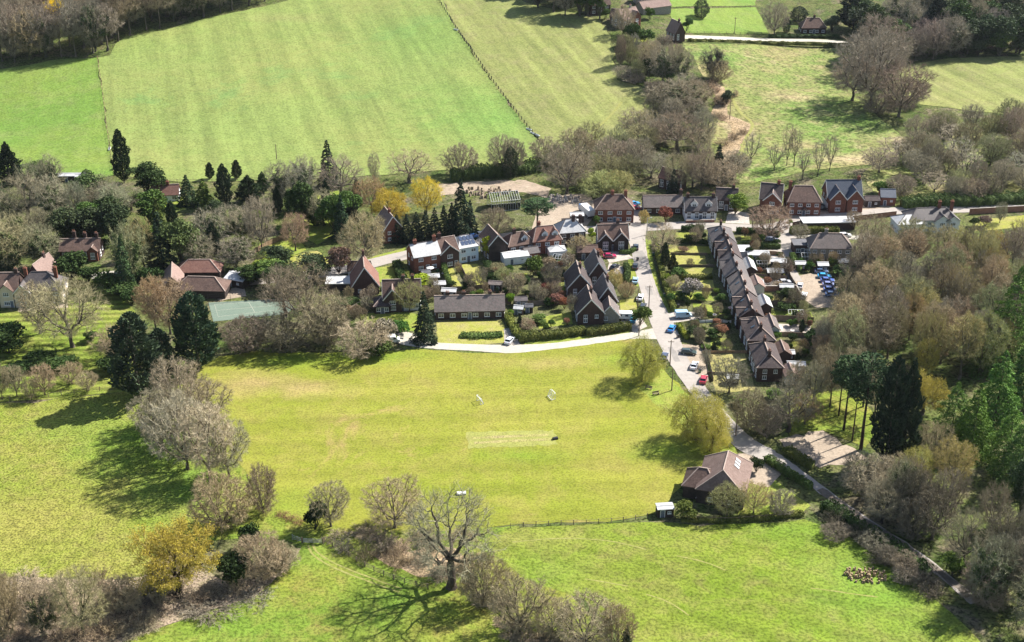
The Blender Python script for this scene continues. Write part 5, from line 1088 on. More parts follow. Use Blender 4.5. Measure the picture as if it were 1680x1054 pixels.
# sheds and glasshouses in the gardens
SHEDS = [('white roofed shed in the garden behind the bungalow', 712, 466, 3.4, 2.6, 2., 8, 'timber', 'white'), ('second white roofed shed behind the bungalow', 722, 478, 3.4, 2.6, 2., 8, 'timber', 'white'), ('pale roofed lean shed closest to the bungalow chimneys', 736, 489, 4.2, 2.4, 1.9, -6, 'timber', 'white'),
         ('grey roofed shed in the dark garden corner east of the lawn', 812, 478, 4., 2.8, 2., -8, 'timber', 'grey'), ('grey felt roofed garden shed behind the clipped hedges', 855, 505, 3.6, 3., 2.1, 4, 'stone', 'slate'), ('small white roofed shed beside the tawny hedge', 850, 517, 2.6, 2.2, 1.8, -10, 'timber', 'white'),
         ('long white roofed garage in the first garden east of the terrace', 1244, 430, 6.6, 3.8, 2.2, -2, 'stone', 'white'), ('pale gabled shed beside the lane into the car park', 1276, 441, 4.6, 3.4, 2., -16, 'timber', 'white'), ('dark shed with pale roof above the car park', 1272, 458, 4.8, 3.2, 2., 0, 'timber', 'glare'),
         ('white roofed lean shed against the dark hedge beside the lane', 1313, 444, 3.2, 2.4, 1.9, 0, 'timber', 'white'), ('white roofed shed just above the blue cars', 1350, 447, 3.2, 2.8, 2.1, 0, 'timber', 'white'), ('pale shed at the end of the grey house garden', 1383, 441, 3.6, 2.6, 2., 0, 'timber', 'white'),
         ('low white roofed shed at the end of the brick garden wall', 1290, 482, 4., 2.2, 1.9, -2, 'timber', 'white'), ('white flat roofed store beside the terrace yard', 1240, 476, 4.4, 3., 2., 0, 'white', 'white'), ('cream roofed shed in the last garden but one', 1262, 540, 3.4, 2.8, 1.9, 4, 'white', 'white'),
         ('long grey roofed shed near the wood at the last garden', 1306, 612, 4.6, 2.6, 2., -4, 'stone', 'white'), ('pale decking shed beside the last terrace pair', 1292, 592, 3.6, 2.4, 1.9, 0, 'timber', 'white'), ('grey shed in the garden in front of the terrace', 1202, 632, 3., 2., 1.8, 0, 'timber', 'glare'),
         ('small green roofed shed beside the striped bank', 868, 514, 2.2, 2., 1.8, 0, 'timber', 'felt'), ('dark shed in the yard beside the lorry', 947, 366, 4.4, 3.4, 2.4, 4, 'timber', 'white'), ('brick coal shed behind the glaring slate house', 700, 458, 2.6, 2., 1.9, 20, 'red', 'felt'), ('dark shed by the hedge behind the manor trees', 205, 452, 4., 3., 2.2, 8, 'timber', 'felt'),
         ('green shed at the foot of the spring pasture', 92, 299, 6., 3., 2., 4, 'stone', 'glare'), ('long low dark stable along the foot of the spring pasture', 118, 299, 9., 3., 2.2, 2, 'timber', 'white'), ('white roofed shed beside the round yew', 131, 300, 3., 3., 2., 0, 'timber', 'white'), ('low shed in the far garden beside the dry field', 1040, 126, 6., 3., 2.2, 6, 'timber', 'grey')]
for lab, x, y, L, W_, h, yw, wl, rf in SHEDS: shed('shed', lab, x, y, L, W_, h, yw, .55, wl, rf)
greenhouse('little white framed greenhouse in the garden beside the terrace', 1250, 442, 3.2, 2.2, 1.8, -2)
greenhouse('bare white polytunnel frame on the last bright lawn', 1306, 525, 4.2, 2.6, 1.8, -3)
greenhouse('tall white glasshouse with rounded arch frame behind the summerhouse', 920, 436, 4.5, 3, 2.2, -20)
greenhouse('large white steel building frame rising in the builders yard', 826, 346, 10, 7, 3.6, 14)
# ------------------------------------------------------------------ walls, fences, hedges
low_wall('long red brick wall along the main street beside the white house', [(1300, 372), (1400, 362), (1470, 354)], 1.6)
low_wall('long red wall running along the street beyond the white house', [(1590, 352), (1640, 349), (1720, 345)], 2.)
low_wall('brick garden wall between the terrace and the car park', [(1232, 478), (1278, 478), (1306, 477), (1314, 492)], 1.7)
low_wall('low brick wall in front of the steep cottage garden', [(612, 505), (590, 502), (574, 512)], 1.2)
low_wall('brick wall before the wide plum roofed house', [(985, 370), (1034, 370)], 1.)
low_wall('low wall in front of the white cottage', [(1125, 366), (1172, 365)], .9)
panel_fence('dark panel fence at the back of the bungalow gardens', [(738, 497), (790, 494), (838, 500)], 1.8, 'wood')
panel_fence('curved grey panel fence beside the dark garden corner', [(800, 492), (818, 490), (836, 478)], 1.6, 'wood')
panel_fence('pale fence between the two long plots of the gabled houses', [(868, 488), (900, 486), (950, 482)], 1.3, 'larch')
panel_fence('long weathered fence across the middle of the west gardens', [(862, 502), (905, 500), (948, 497)], 1.5, 'wood')
panel_fence('dark close boarded fence beside the last bright lawn', [(1266, 526), (1300, 527), (1334, 530)], 1.7, 'wood')
panel_fence('brown fence between the yellow lawn and the last terrace garden', [(1276, 580), (1326, 582)], 1.5, 'wood')
panel_fence('tan fence beside the sloping lane in the western wood', [(418, 416), (440, 404), (466, 392)], 1.7, 'larch')
panel_fence('pale rail fence round the dry lawn in front of the terrace', [(1152, 581), (1190, 580), (1226, 580)], .9, 'larch')
panel_fence('low fence dividing the dry lawn in front of the terrace', [(1160, 614), (1200, 616), (1240, 618)], .8, 'wood')
panel_fence('fence between yellow lawns, nearer the street', [(1100, 418), (1160, 419)], .8, 'wood')
panel_fence('fence between yellow lawns, second from the street', [(1106, 438), (1172, 438)], .8, 'wood')
panel_fence('timber sleeper edge below the white blossom bush', [(1102, 474), (1130, 475), (1172, 477)], .7, 'larch')
panel_fence('white picket fence along the garden beside the blue van', [(1144, 530), (1170, 529), (1200, 530)], .8, 'white')
panel_fence('sagging fence beside the yellow hedge and red car', [(1150, 560), (1162, 590), (1170, 626)], 1.2, 'wood')
panel_fence('close boarded fence along the lane into the car park', [(1291, 440), (1296, 458), (1308, 478)], 1.6, 'wood')
panel_fence('trellis fence behind the first lawn east of the terrace', [(1222, 402), (1250, 406), (1276, 407)], 1.3, 'wood')
panel_fence('board fence between the sheds and the car park', [(1232, 456), (1268, 458), (1290, 460)], 1.5, 'wood')
panel_fence('fence round the garden behind the glaring slate house', [(740, 476), (766, 476), (800, 472)], 1.2, 'wood')
panel_fence('orchard wall fence at the foot of the barns', [(236, 497), (262, 492), (276, 492)], 1.4, 'wood')
panel_fence('larch fence between the first two gardens east of the terrace', [(1222, 417), (1250, 418), (1284, 420)], 1.4, 'larch')
panel_fence('grey fence behind the little greenhouse', [(1226, 447), (1250, 448), (1288, 449)], 1.2, 'wood')
panel_fence('grey fence between the shaded gardens below the brick wall', [(1246, 500), (1280, 501), (1318, 503)], 1.4, 'wood')
panel_fence('larch fence behind the long patio', [(1262, 551), (1300, 552), (1332, 554)], 1.3, 'larch')
panel_fence('weathered fence along the last terrace garden', [(1286, 604), (1310, 604), (1326, 604)], 1.3, 'wood')
panel_fence('low larch fence across the bungalow back garden', [(700, 486), (740, 485), (776, 482)], 1.2, 'larch')
panel_fence('dark fence between the blue house lawn and its neighbour', [(756, 440), (764, 456), (776, 474)], 1.3, 'wood')
panel_fence('fence dividing the back lawns of the middle gardens', [(846, 464), (880, 463), (940, 462)], 1.3, 'wood')
post_fence('post and wire fence between the spring pasture and the hill field', [(160, 97), (168, 150), (176, 215), (187, 288)], 5, 1.3, 2, 'larch', wire=True, pw=.22)
post_fence('dark post and wire fence between the hill field and the dry field', [(713, -10), (745, 42), (800, 122), (850, 190), (892, 240)], 3.5, 1.4, 3, 'black', wire=True, pw=.28)
post_fence('rail fence along the foot of the hill field behind the village wood', [(187, 290), (300, 300), (420, 296), (560, 291)], 4, 1.2, 2, 'wood')
post_fence('straggling post fence between the cricket field and the lower pasture', [(838, 866), (900, 862), (960, 860), (1020, 856), (1062, 850)], 2.6, 1.1, 2, 'wood', wire=True)
post_fence('post and rail fence from the field gate to the big bare oak', [(532, 890), (570, 912), (610, 936), (660, 956), (702, 966)], 2.5, 1.2, 3, 'wood', pw=.18)
post_fence('short rail fence beside the field gate', [(480, 886), (496, 891)], 1.8, 1.2, 3, 'rim')
post_fence('garden fence of thin posts along the west pasture', [(-5, 660), (50, 655), (110, 648), (205, 637)], 3, 1.2, 2, 'wood', wire=True)
post_fence('post and rail fence behind the village hall lawn', [(1120, 853), (1200, 856), (1300, 848)], 3, 1.1, 2, 'wood')
post_fence('high netting fence round the green tennis court', [(342, 498), (470, 490), (484, 508)], 3, 2.8, 4, 'black', wire=True, pw=.08)
post_fence('rail fence beside the far paddock lane', [(1106, 55), (1180, 56), (1260, 57)], 4, 1.1, 2, 'wood')
post_fence('fence across the far paddock', [(1100, 15), (1170, 14), (1240, 12)], 4, 1.1, 2, 'wood')
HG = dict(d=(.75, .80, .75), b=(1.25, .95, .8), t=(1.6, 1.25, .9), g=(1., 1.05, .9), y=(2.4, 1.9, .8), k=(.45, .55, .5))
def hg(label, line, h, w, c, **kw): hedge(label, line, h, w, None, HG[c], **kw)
hg('long clipped olive hedge beside the side road verge', [(1074, 400), (1081, 430), (1089, 462), (1099, 495), (1105, 512)], 1.9, 1.5, 't')
hg('dark clipped hedge in front of the front steep gabled house', [(962, 551), (1000, 546), (1034, 540)], 2., 2.2, 'b')
hg('long dark hedge between the track lawn and the west gardens', [(852, 560), (880, 557), (920, 553), (958, 547)], 2.2, 2.6, 'b')
hg('tawny hedge beside the drive east of the bungalow', [(833, 523), (840, 537), (850, 556)], 1.8, 2., 't')
hg('overgrown grass topped hedge bank in front of the bungalow lawn', [(756, 552), (790, 553), (824, 551)], .9, 3.2, 'g')
hg('yellow clipped hedge beside the blue parked car', [(1113, 537), (1120, 548), (1128, 557)], 1.5, 1.2, 'y')
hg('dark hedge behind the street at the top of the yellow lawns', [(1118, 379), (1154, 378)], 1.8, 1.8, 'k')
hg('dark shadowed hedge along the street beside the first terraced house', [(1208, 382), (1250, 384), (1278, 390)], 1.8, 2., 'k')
hg('dark hedge block beside the lane, below the grey parked car', [(1248, 406), (1264, 407), (1280, 408)], 1.6, 1.8, 'd')
hg('rounded dark hedge beside the terrace rear gardens', [(1208, 406), (1222, 403), (1240, 404)], 1.6, 2., 'd')
hg('brown beech hedge in front of the garage row', [(1296, 384), (1330, 382), (1376, 384)], 2.2, 2.6, 'b')
hg('thick dark hedge behind the white house and street', [(1480, 340), (1530, 336), (1590, 336), (1720, 328)], 3., 5., 'd')
hg('hedge sloping beside the car park lane', [(1299, 422), (1304, 436), (1312, 446)], 1.8, 1.6, 'g')
hg('box hedge between the first yellow lawns and the blossom tree', [(1096, 398), (1120, 398), (1160, 400)], 1.3, 1.6, 'k')
hg('brown shrubby hedge between the third and fourth yellow lawns', [(1110, 457), (1140, 458), (1168, 457)], 1.2, 1.6, 'b')
hg('dark hedge across the lawn beside the cottage with one chimney', [(650, 436), (656, 452), (662, 466)], 2.2, 2.2, 'k')
hg('narrow pale hedge on the near side of the street bend', [(652, 434), (664, 447), (668, 458)], 1.8, 1.4, 't')
hg('ivy hedge between the glaring slate house and blue house gardens', [(728, 442), (732, 455), (738, 470)], 2., 1.4, 'g')
hg('bushy hedge between the blue house lawn and the dark garden', [(798, 436), (806, 452), (812, 468)], 2., 2.4, 'k')
hg('low dark hedge in front of the corner house', [(1016, 416), (1030, 417), (1042, 412)], 1.2, 1.2, 'g')
hg('hedge around the drive of the black parked car', [(1026, 437), (1030, 452), (1026, 464)], 1.6, 1.6, 'd')
hg('laurel hedge beside the white caravan', [(1022, 518), (1034, 516), (1044, 514)], 1.1, 1.4, 'g')
hg('hedge under the willow and hall, beside the lane', [(1256, 756), (1290, 778), (1330, 803)], 1.6, 1.8, 'g')
hg('ragged brown hedge bank behind the village hall lawn', [(1118, 855), (1180, 856), (1250, 853), (1318, 845)], .8, 1.6, 'b')
hg('brown hedge between the lane and the gravel yard', [(1290, 742), (1310, 756), (1332, 770)], 1.8, 2.2, 'b')
hg('dark ragged hedge on the pasture side of the lane', [(1352, 835), (1400, 866), (1460, 904), (1520, 948)], 2.5, 3., 'k')
hg('conifer hedge behind the dark garden beside the brown roofed house', [(836, 470), (850, 468), (868, 464)], 2., 1.8, 'k')
hg('long dark hedge at the foot of the upper fields', [(740, 296), (800, 290), (862, 284), (882, 278)], 4., 5., 'd')
hg('thorn hedge along the far lane', [(1130, 68), (1250, 72), (1400, 76)], 1.2, 2., 'b')
hg('dark hedge before the hip roofed far cottage', [(1262, 62), (1330, 62), (1400, 64)], 1.6, 2.4, 'k')
def wheelie_bin(label, px, py, col):
    g = gp(px, py); root = empty('wheelie_bin', g, prng.random() * 3); tag(root, label, 'bin'); b = MB(); b.hexa([(-.25, -.25, .06), (.25, -.25, .06), (.25, .28, .06), (-.25, .28, .06), (-.32, -.34, .98), (.32, -.34, .98), (.32, .38, .98), (-.32, .38, .98)]); o = b.build('body', M['paint'], root); o.color = (*col, 1)
    q = MB(); q.hexa([(-.34, -.37, .985), (.34, -.37, .985), (.34, .42, .985), (-.34, .42, .985), (-.3, -.3, 1.1), (.3, -.3, 1.1), (.3, .4, 1.06), (-.3, .4, 1.06)]); q.build('lid', M['black'], root)
    for s in (-1, 1): w_ = MB(); w_.cyl((s * .24 - .03, .3, .12), .12, .06, 8, axis='x'); w_.build('wheel', M['tyre'], root)
for x, y, c, t in ((1046, 428, 0, 'on the verge beside the corner house'), (1072, 420, 1, 'on the verge beside the clipped hedge'), (1090, 487, 1, 'at the foot of the olive hedge'), (1113, 505, 0, 'beside the pale blue van'), (1148, 612, 1, 'beside the red car drive'), (1112, 555, 0, 'under the yellow hedge'), (1238, 458, 1, 'behind the third terraced pair'), (1262, 452, 0, 'beside the dark shed above the car park'), (1246, 536, 1, 'behind the sixth terraced pair'), (1282, 600, 0, 'behind the last terraced pair'), (718, 446, 1, 'in front of the glaring slate house'), (756, 440, 0, 'between the gable and the blue house'), (1030, 372, 1, 'beside the brick wall at the junction'), (690, 516, 0, 'beside the white floored cottage')):
    wheelie_bin(('black' if c == 0 else 'green') + ' wheelie bin ' + t, x, y, [(.03, .03, .035), (.03, .12, .05)][c])
def patio(label, px, py, col):
    g = gp(px, py); root = empty('garden_table', g, prng.random() * 3); tag(root, label, 'table'); t = MB(); t.cyl((0, 0, .70), .7, .05, 14); o = t.build('tabletop', M['paint'], root); o.color = (*col, 1)
    for k in range(3): a = k * 2.09; q = MB(); q.bar((.55 * math.cos(a), .55 * math.sin(a), 0), (.2 * math.cos(a), .2 * math.sin(a), .7), .06); q.build('leg', M['wood'], root)
def parasol(label, px, py, col, r=1.5):
    g = gp(px, py); root = empty('parasol', g); tag(root, label, 'parasol'); p = MB(); p.cyl((0, 0, 0), .04, 2.5, 8); p.build('pole', M['wood'], root); c = MB(); n = 8; P = [(r * math.cos(k * 6.283 / n), r * math.sin(k * 6.283 / n), 2.1) for k in range(n)] + [(0, 0, 2.6), (0, 0, 2.45)]
    c.add(P, [(k, (k + 1) % n, n) for k in range(n)] + [((k + 1) % n, k, n + 1) for k in range(n)]); o = c.build('canopy', M['paint'], root); o.color = (*col, 1)
parasol('pinkish closed garden parasol in front of the fifth terraced pair', 1199, 516, (.42, .22, .17), 1.0)
parasol('white parasol on the terrace of the glaring slate house', 706, 450, (.7, .7, .68), 1.2)
parasol('cream parasol in the garden behind the sixth terraced pair', 1276, 548, (.6, .5, .38), 1.3)
for x, y, t in ((728, 452, 'on the patio of the dark gabled semi'), (1268, 544, 'on the patio behind the sixth terraced pair'), (1300, 546, 'at the end of the patio behind the sixth terraced pair'), (1246, 466, 'on the paving behind the third terraced pair'), (1172, 520, 'in front of the fourth terraced pair'), (912, 442, 'beside the summerhouse')): patio('pale round garden table ' + t, x, y, (.5, .45, .4))
# ------------------------------------------------------------------ vehicles
CARS = [('dark car parked beside the corner house wall', 1043, 408, 86, (.03, .035, .045), 'hatch'), ('black car parked on the road beside the garden of the black drive car', 1042, 440, 84, (.015, .016, .02), 'hatch'), ('pale blue car on the side road, between the black and white cars', 1042, 463, 82, (.30, .45, .55), 'hatch'),
        ('white car parked at the mouth of the side road bend', 1050, 491, 78, (.75, .76, .77), 'hatch'), ('black car parked just below the white car on the side road', 1055, 506, 76, (.02, .022, .03), 'estate'), ('bright blue car parked beside the yellow hedge', 1102, 542, 70, (.03, .22, .55), 'hatch'),
        ('dark blue car parked beside the first willow', 1090, 588, 76, (.035, .05, .11), 'hatch'), ('dark green car in the drive beside the sagging fence', 1130, 581, -12, (.03, .05, .045), 'estate'), ('white car in the drive above the red car', 1139, 603, 72, (.72, .73, .75), 'hatch'),
        ('small red car parked at the edge of the road near the willows', 1154, 626, 74, (.35, .02, .04), 'hatch'), ('crimson car on the drive of the corner house', 1000, 423, 4, (.36, .02, .08), 'hatch'), ('black car on the paved drive in front of the skylight house', 1008, 441, 60, (.015, .016, .02), 'hatch'),
        ('teal car beside the white caravan', 1040, 527, 72, (.03, .20, .30), 'hatch'), ('silver car turning out of the bungalow drive', 836, 562, 68, (.55, .57, .60), 'hatch'), ('grey car on the drive behind the dark street hedge', 1266, 396, -14, (.30, .32, .40), 'estate'),
        ('silver car parked at the corner of the gravel car park', 1312, 472, 74, (.50, .51, .53), 'hatch'), ('white car parked below the silver car in the car park', 1318, 488, 70, (.75, .76, .77), 'estate'), ('dark grey car under the car park shed', 1287, 466, 8, (.45, .46, .48), 'hatch'),
        ('cream car on the street in front of the spruces', 763, 393, 26, (.55, .50, .42), 'hatch'), ('blue car on the street in front of the spruces', 777, 390, 26, (.05, .16, .45), 'hatch'), ('grey car on the street in front of the spruces', 790, 387, 26, (.35, .34, .33), 'hatch'),
        ('sky blue car in the gap between plum house and bungalow', 1040, 337, 20, (.04, .28, .62), 'hatch'), ('red car behind the bungalow in the shaded gap', 1041, 344, 10, (.45, .03, .06), 'hatch'), ('silver car nearest the brick gable on the forecourt', 1305, 342, -30, (.25, .30, .38), 'estate'), ('blue grey car in front of the forecourt wall', 1314, 349, -24, (.2, .24, .32), 'estate'),
        ('dark car in front of the hipped house porch', 1346, 340, 10, (.06, .07, .09), 'hatch'), ('black car beside the white car on the forecourt', 1349, 345, 10, (.03, .03, .035), 'hatch'), ('white car in front of the twin gables', 1371, 343, 6, (.75, .76, .77), 'hatch'), ('pale silver car parked under the white house trees', 1386, 389, 6, (.6, .6, .6), 'estate')]
for lab, x, y, yw, c, st in CARS: car(lab, x, y, yw, c, st, 'parked cars about the village')
for i, (x, y, c, t) in enumerate(((1347, 448, (.10, .16, .28), 'navy hatchback, furthest up the row of cars in the car park'), (1352, 456, (.03, .30, .55), 'bright turquoise blue car, second in the car park row'), (1357, 463, (.05, .10, .34), 'royal blue car, third in the car park row'), (1360, 470, (.16, .18, .34), 'slate blue car, fourth in the car park row'), (1362, 478, (.08, .12, .32), 'dark blue car, fifth in the car park row'), (1365, 486, (.10, .18, .36), 'steel blue car, last in the car park row'))):
    car(t, x, y, -6, c, 'hatch', 'blue cars in the car park row')
car('white van parked under the blossom bush at the end of the track', 642, 562, 10, (.72, .72, .70), 'van')
car('pale blue van in the drive beside the side road', 1121, 521, 6, (.30, .46, .62), 'van')
lorry('blue and white lorry standing in the builders yard', 962, 352, 110, (.10, .22, .45), M['white'], 9)
lorry('white lorry in front of the pale gravel of the yard', 938, 374, 10, (.6, .6, .6), M['felt'] if 'felt' in M else WALL['timber'], 6.5)
def caravan(label, px, py, yaw):
    g = gp(px, py); root = empty('caravan', g, R(yaw)); tag(root, label, 'caravan'); b = MB(); P = [(-2.4, .5), (2.3, .5), (2.5, 1.2), (2.1, 2.3), (-2.0, 2.35), (-2.5, 1.3)]; n = 6
    for s in (-1, 1): b.v += [(x, s * 1.05, z) for x, z in P]
    b.f += [tuple(range(n)), tuple(range(2 * n - 1, n - 1, -1))] + [((i + 1) % n, i, n + i, n + (i + 1) % n) for i in range(n)]; b.m += [0] * (n + 2); b.build('body', M['white'], root, bevel=.12)
    wb = MB(); [wb.box(x, x + .9, -1.07, 1.07, 1.35, 1.9) for x in (-1.6, .2)]; wb.build('window', M['glass'], root)
    for s in (-1, 1): w_ = MB(); w_.cyl((0, s * .95 - .1, .33), .33, .2, 12, axis='y'); w_.build('wheel', M['tyre'], root)
caravan('white caravan between the porch house and the teal car', 1024, 524, -4)
# ------------------------------------------------------------------ poles, goals and other small things
for lab, x, y, h in (('tall pole beside the side road at the verge', 1064, 513, 8.5), ('tall pole on the grass above the dark blue car', 1099, 600, 7.5), ('tall pole between the two willows', 1102, 641, 6.5), ('pole at the road bend beside the hall', 1207, 716, 6.5), ('pole at the corner of the track and road', 1048, 552, 5.5), ('pole beside the verge near the first steep gable', 1046, 505, 6.), ('pole on the far lane', 1205, 56, 8.), ('pole standing in the street by the terrace', 1234, 376, 8), ('short post on the hill field edge', 454, 262, 6)):
    pole(lab, x, y, h, arms=1 if h > 7 else 0)
pole('slim lamp post at the village crossroads', 1061, 386, 6, 0, 'street_lamp', 'street lamp', 'rim', 1)
pole('slim lamp post beside the village hall lane', 1196, 733, 5, 0, 'street_lamp', 'street lamp', 'rim', -1)
pole('bare flag pole on the open meadow edge', 1197, 196, 8, 0, 'flag_pole', 'pole')
goal('small white goal near the middle of the cricket field', 785, 661, -66, 2.3, 1.6, 1.)
goal('small white goal nearer the willow trees', 908, 652, 114, 2.3, 1.7, 1.1)
def roller_cover(label, px, py, L, W_, h, yaw, name, mat):
    g = gp(px, py); root = empty(name, g, R(yaw)); tag(root, label, 'cover'); b = MB(); n = 7; P = [(-W_ / 2 * math.cos(math.pi * i / n), h * math.sin(math.pi * i / n) ** .6) for i in range(n + 1)]
    k = len(P)
    for s in (-1, 1): b.v += [(s * L / 2, y, z + .12) for y, z in P]
    b.f += [tuple(range(k))[::-1], tuple(range(k, 2 * k))] + [(i, i + 1, k + i + 1, k + i) for i in range(k - 1)] + [(0, k, 2 * k - 1, k - 1)]; b.m += [0] * (k + 2); b.build('canopy', mat, root)
    w_ = MB()
    for x in (-L * .4, L * .4): w_.cyl((x, -W_ / 2 - .02, .16), .16, W_ + .04, 10, axis='y')
    w_.build('wheel', M['tyre'], root)
roller_cover('white wheeled pitch cover alone above the bare oak', 757, 811, 2.0, 1.2, .5, 10, 'pitch_cover', M['white'])
roller_cover('dark roller under a sheet at the corner of the cricket square', 911, 721, 1.2, .8, .5, 20, 'pitch_roller', M['black'])
field_gate('metal field gate between the two hedgerow corners', 513, 892, 4., -4)
bench('wooden bench under the second willow', 1128, 712, 15); bench('bench between pole and first willow', 1076, 648, 20); bench('dark bench on the rough edge near the willow', 1064, 639, -20)
bench('picnic bench beside the road under the willows', 1146, 725, -50)
trough('pale water trough on the fence at the foot of the hill field', 868, 214, 3., -50); trough('long pale trough at the end of the dark fence', 878, 222, 6., -56); trough('stone trough beside the spring pasture fence', 180, 246, 3.4, -80); trough('pale trough high on the hill field fence', 748, 50, 2.4, -40)
def rubble(label, px, py, n, spread, mat, name='rubble_heap', cat='rubble', big=.9):
    g = gp(px, py); rng = random.Random(9); mb = MB()
    for i in range(n):
        a, r = rng.random() * 6.28, spread * rng.random() ** .6; s = rng.uniform(.25, big); x, y = r * math.cos(a), r * .6 * math.sin(a); h = s * rng.uniform(.4, .9) + max(0, (1 - r / spread)) * .5
        P = [(x + s * .5 * math.cos(t) * rng.uniform(.7, 1.2), y + s * .5 * math.sin(t) * rng.uniform(.7, 1.2)) for t in (0.4, 1.9, 3.5, 5.1)]
        mb.hexa([(*p, -.05) for p in P] + [(x + (p[0] - x) * .6, y + (p[1] - y) * .6, h) for p in P])
    o = mb.build(name, mat, None, loc=g); tag(o, label, cat, None, 'stuff'); return o
rubble('pale rubble and dead stalks on the pasture near the lane', 1420, 945, 130, 4.6, G['reed'], big=.8)
rubble('heap of broken stone at the back of the builders yard', 925, 328, 90, 6, G['paving'], big=1.4)
rubble('spoil and timber waste on the quarry bank', 800, 318, 90, 9, G['sand'], big=1.6)
# ------------------------------------------------------------------ trees and shrubs
TAN, GREY, PURP, DARK, GRN, PALE, RUST = (1.2, 1.1, .90), (1.0, 1.0, .97), (1.0, .94, .90), (.62, .61, .60), (1.0, 1.08, .74), (1.36, 1.3, 1.2), (1.25, 1.04, .82)
LT = (1.7, 1.6, 1.3)
P_ = plant
def many(kind, rows, col, group=None, **k):
    for x, y, h, w, lab in rows: P_(kind, x, y, h, w, lab, group, col, **k)
# --- the foreground
P_('bare oak', 741, 964, 168, 174, 'great bare oak with a dark trunk alone in the foremost hedgerow', None, (.85, .8, .75), (.92, .88, .8), 0, 2.2)
P_('golden oak', 294, 978, 128, 132, 'oak breaking into golden yellow leaf above the bramble bank', None, (.5, .46, .42), (1.5, 1.32, .56), 0, .6)
P_('bare fan', 648, 866, 84, 98, 'fan shaped bare tree in the gappy hedge under the pitch cover', None, GREY, TAN, 0)
P_('bare fan', 543, 864, 76, 70, 'smaller bare tree behind the dark round bush by the gate', None, GREY, TAN, 1)
P_('evergreen bush', 517, 870, 47, 42, 'dark round holly bush at the corner of the cricket field', None, GREY, (.28, .38, .35))
P_('bare bush', 366, 866, 92, 98, 'broad many stemmed bare bush above the golden oak', None, GREY, TAN, 0)
P_('bare bush', 432, 842, 84, 60, 'narrow bare bush beside the field corner, under the pale poplars', None, GREY, (1.0, .95, .85), 1)
P_('bare tall', 345, 792, 135, 92, 'tall pale open poplar over the western edge of the cricket field', None, TAN, PALE, 2, 1.)
P_('bare fan', 308, 770, 130, 118, 'broad pale bare tree in front of the two black conifers', None, TAN, PALE, 2)
P_('bare fan', 268, 738, 104, 92, 'pale bare tree on the pasture side of the pale row', None, TAN, (1.15, 1.1, 1.0), 0)
P_('bare fan', 334, 728, 112, 92, 'pale bare tree in the middle of the pale row, cricket side', None, TAN, (1.2, 1.12, 1.0), 1)
P_('bare fan', 376, 782, 96, 80, 'open branched pale tree, the one standing furthest into the cricket field', None, TAN, PALE, 1)
P_('bare fan', 298, 698, 112, 96, 'dense brown twigged tree directly below the black conifers', None, GREY, PURP, 0)
P_('bare bush', 262, 700, 60, 60, 'brown bare bush at the shaded foot of the black conifers', None, GREY, PURP)
P_('cypress', 229, 652, 136, 84, 'black broad cypress casting the long shadow over the west pasture', None, GREY, (.66, .74, .74), 0)
P_('cypress', 268, 628, 88, 52, 'shorter dark cypress between the two tallest black conifers', None, GREY, (.58, .66, .68), 0)
P_('cypress', 326, 606, 124, 74, 'tall dark blue green cypress at the corner of the cricket field', None, GREY, (.62, .75, .72), 0)
P_('bare oak', 137, 1046, 118, 92, 'bare oak with greenish limbs on the bramble bank', None, (.8, .9, .6), GRN, 1)
P_('ivy tree', 72, 1044, 92, 78, 'dark ivy covered tree at the bottom corner of the bramble bank', None, GREY, (.95, .85, .75))
P_('bare bush', 8, 1050, 110, 70, 'thin bare tree cut by the corner of the west pasture', None, GREY, TAN)
P_('bare bush', 200, 1000, 62, 76, 'tan rounded thicket between bare oak and golden oak', None, GREY, TAN)
P_('bare bush', 262, 990, 60, 48, 'grey thicket against the shaded side of the golden oak', None, GREY, GREY)
P_('evergreen bush', 255, 985, 40, 46, 'dark evergreen bush under the golden oak', None, GREY, (.35, .42, .4))
P_('bare bush', 432, 948, 76, 88, 'domed brown thicket on the point of the bramble bank', None, GREY, (1.1, .95, .85), 0)
P_('bare bush', 462, 935, 46, 60, 'low sunlit thicket at the tip of the bramble bank', None, GREY, TAN)
P_('evergreen bush', 388, 960, 56, 60, 'dark green bush between golden oak and domed thicket', None, GREY, (.3, .36, .34))
P_('evergreen bush', 410, 905, 42, 40, 'dark bush beside the thicket, closest to the field corner', None, GREY, (.3, .4, .34))
P_('bare bush', 793, 990, 84, 78, 'slender bare tree beside the great oak, on its lane side', None, GREY, TAN, 0)
P_('bare fan', 852, 1036, 98, 104, 'bare tree in the lower hedgerow, next down from the great oak', None, GREY, TAN, 2)
P_('bare fan', 960, 1064, 92, 112, 'wide bare tree at the bottom of the lower hedgerow', None, GREY, TAN, 0)
P_('bare bush', 905, 1040, 60, 70, 'bare bush between the two bare trees of the lower hedgerow', None, GREY, TAN)
P_('bare bush', 1012, 1066, 74, 56, 'reddish bare bush at the end of the lower hedgerow', None, GREY, RUST)
P_('spruce', 1027, 1075, 46, 30, 'small black conifer at the end of the lower hedgerow', None, GREY, (.5, .55, .55))
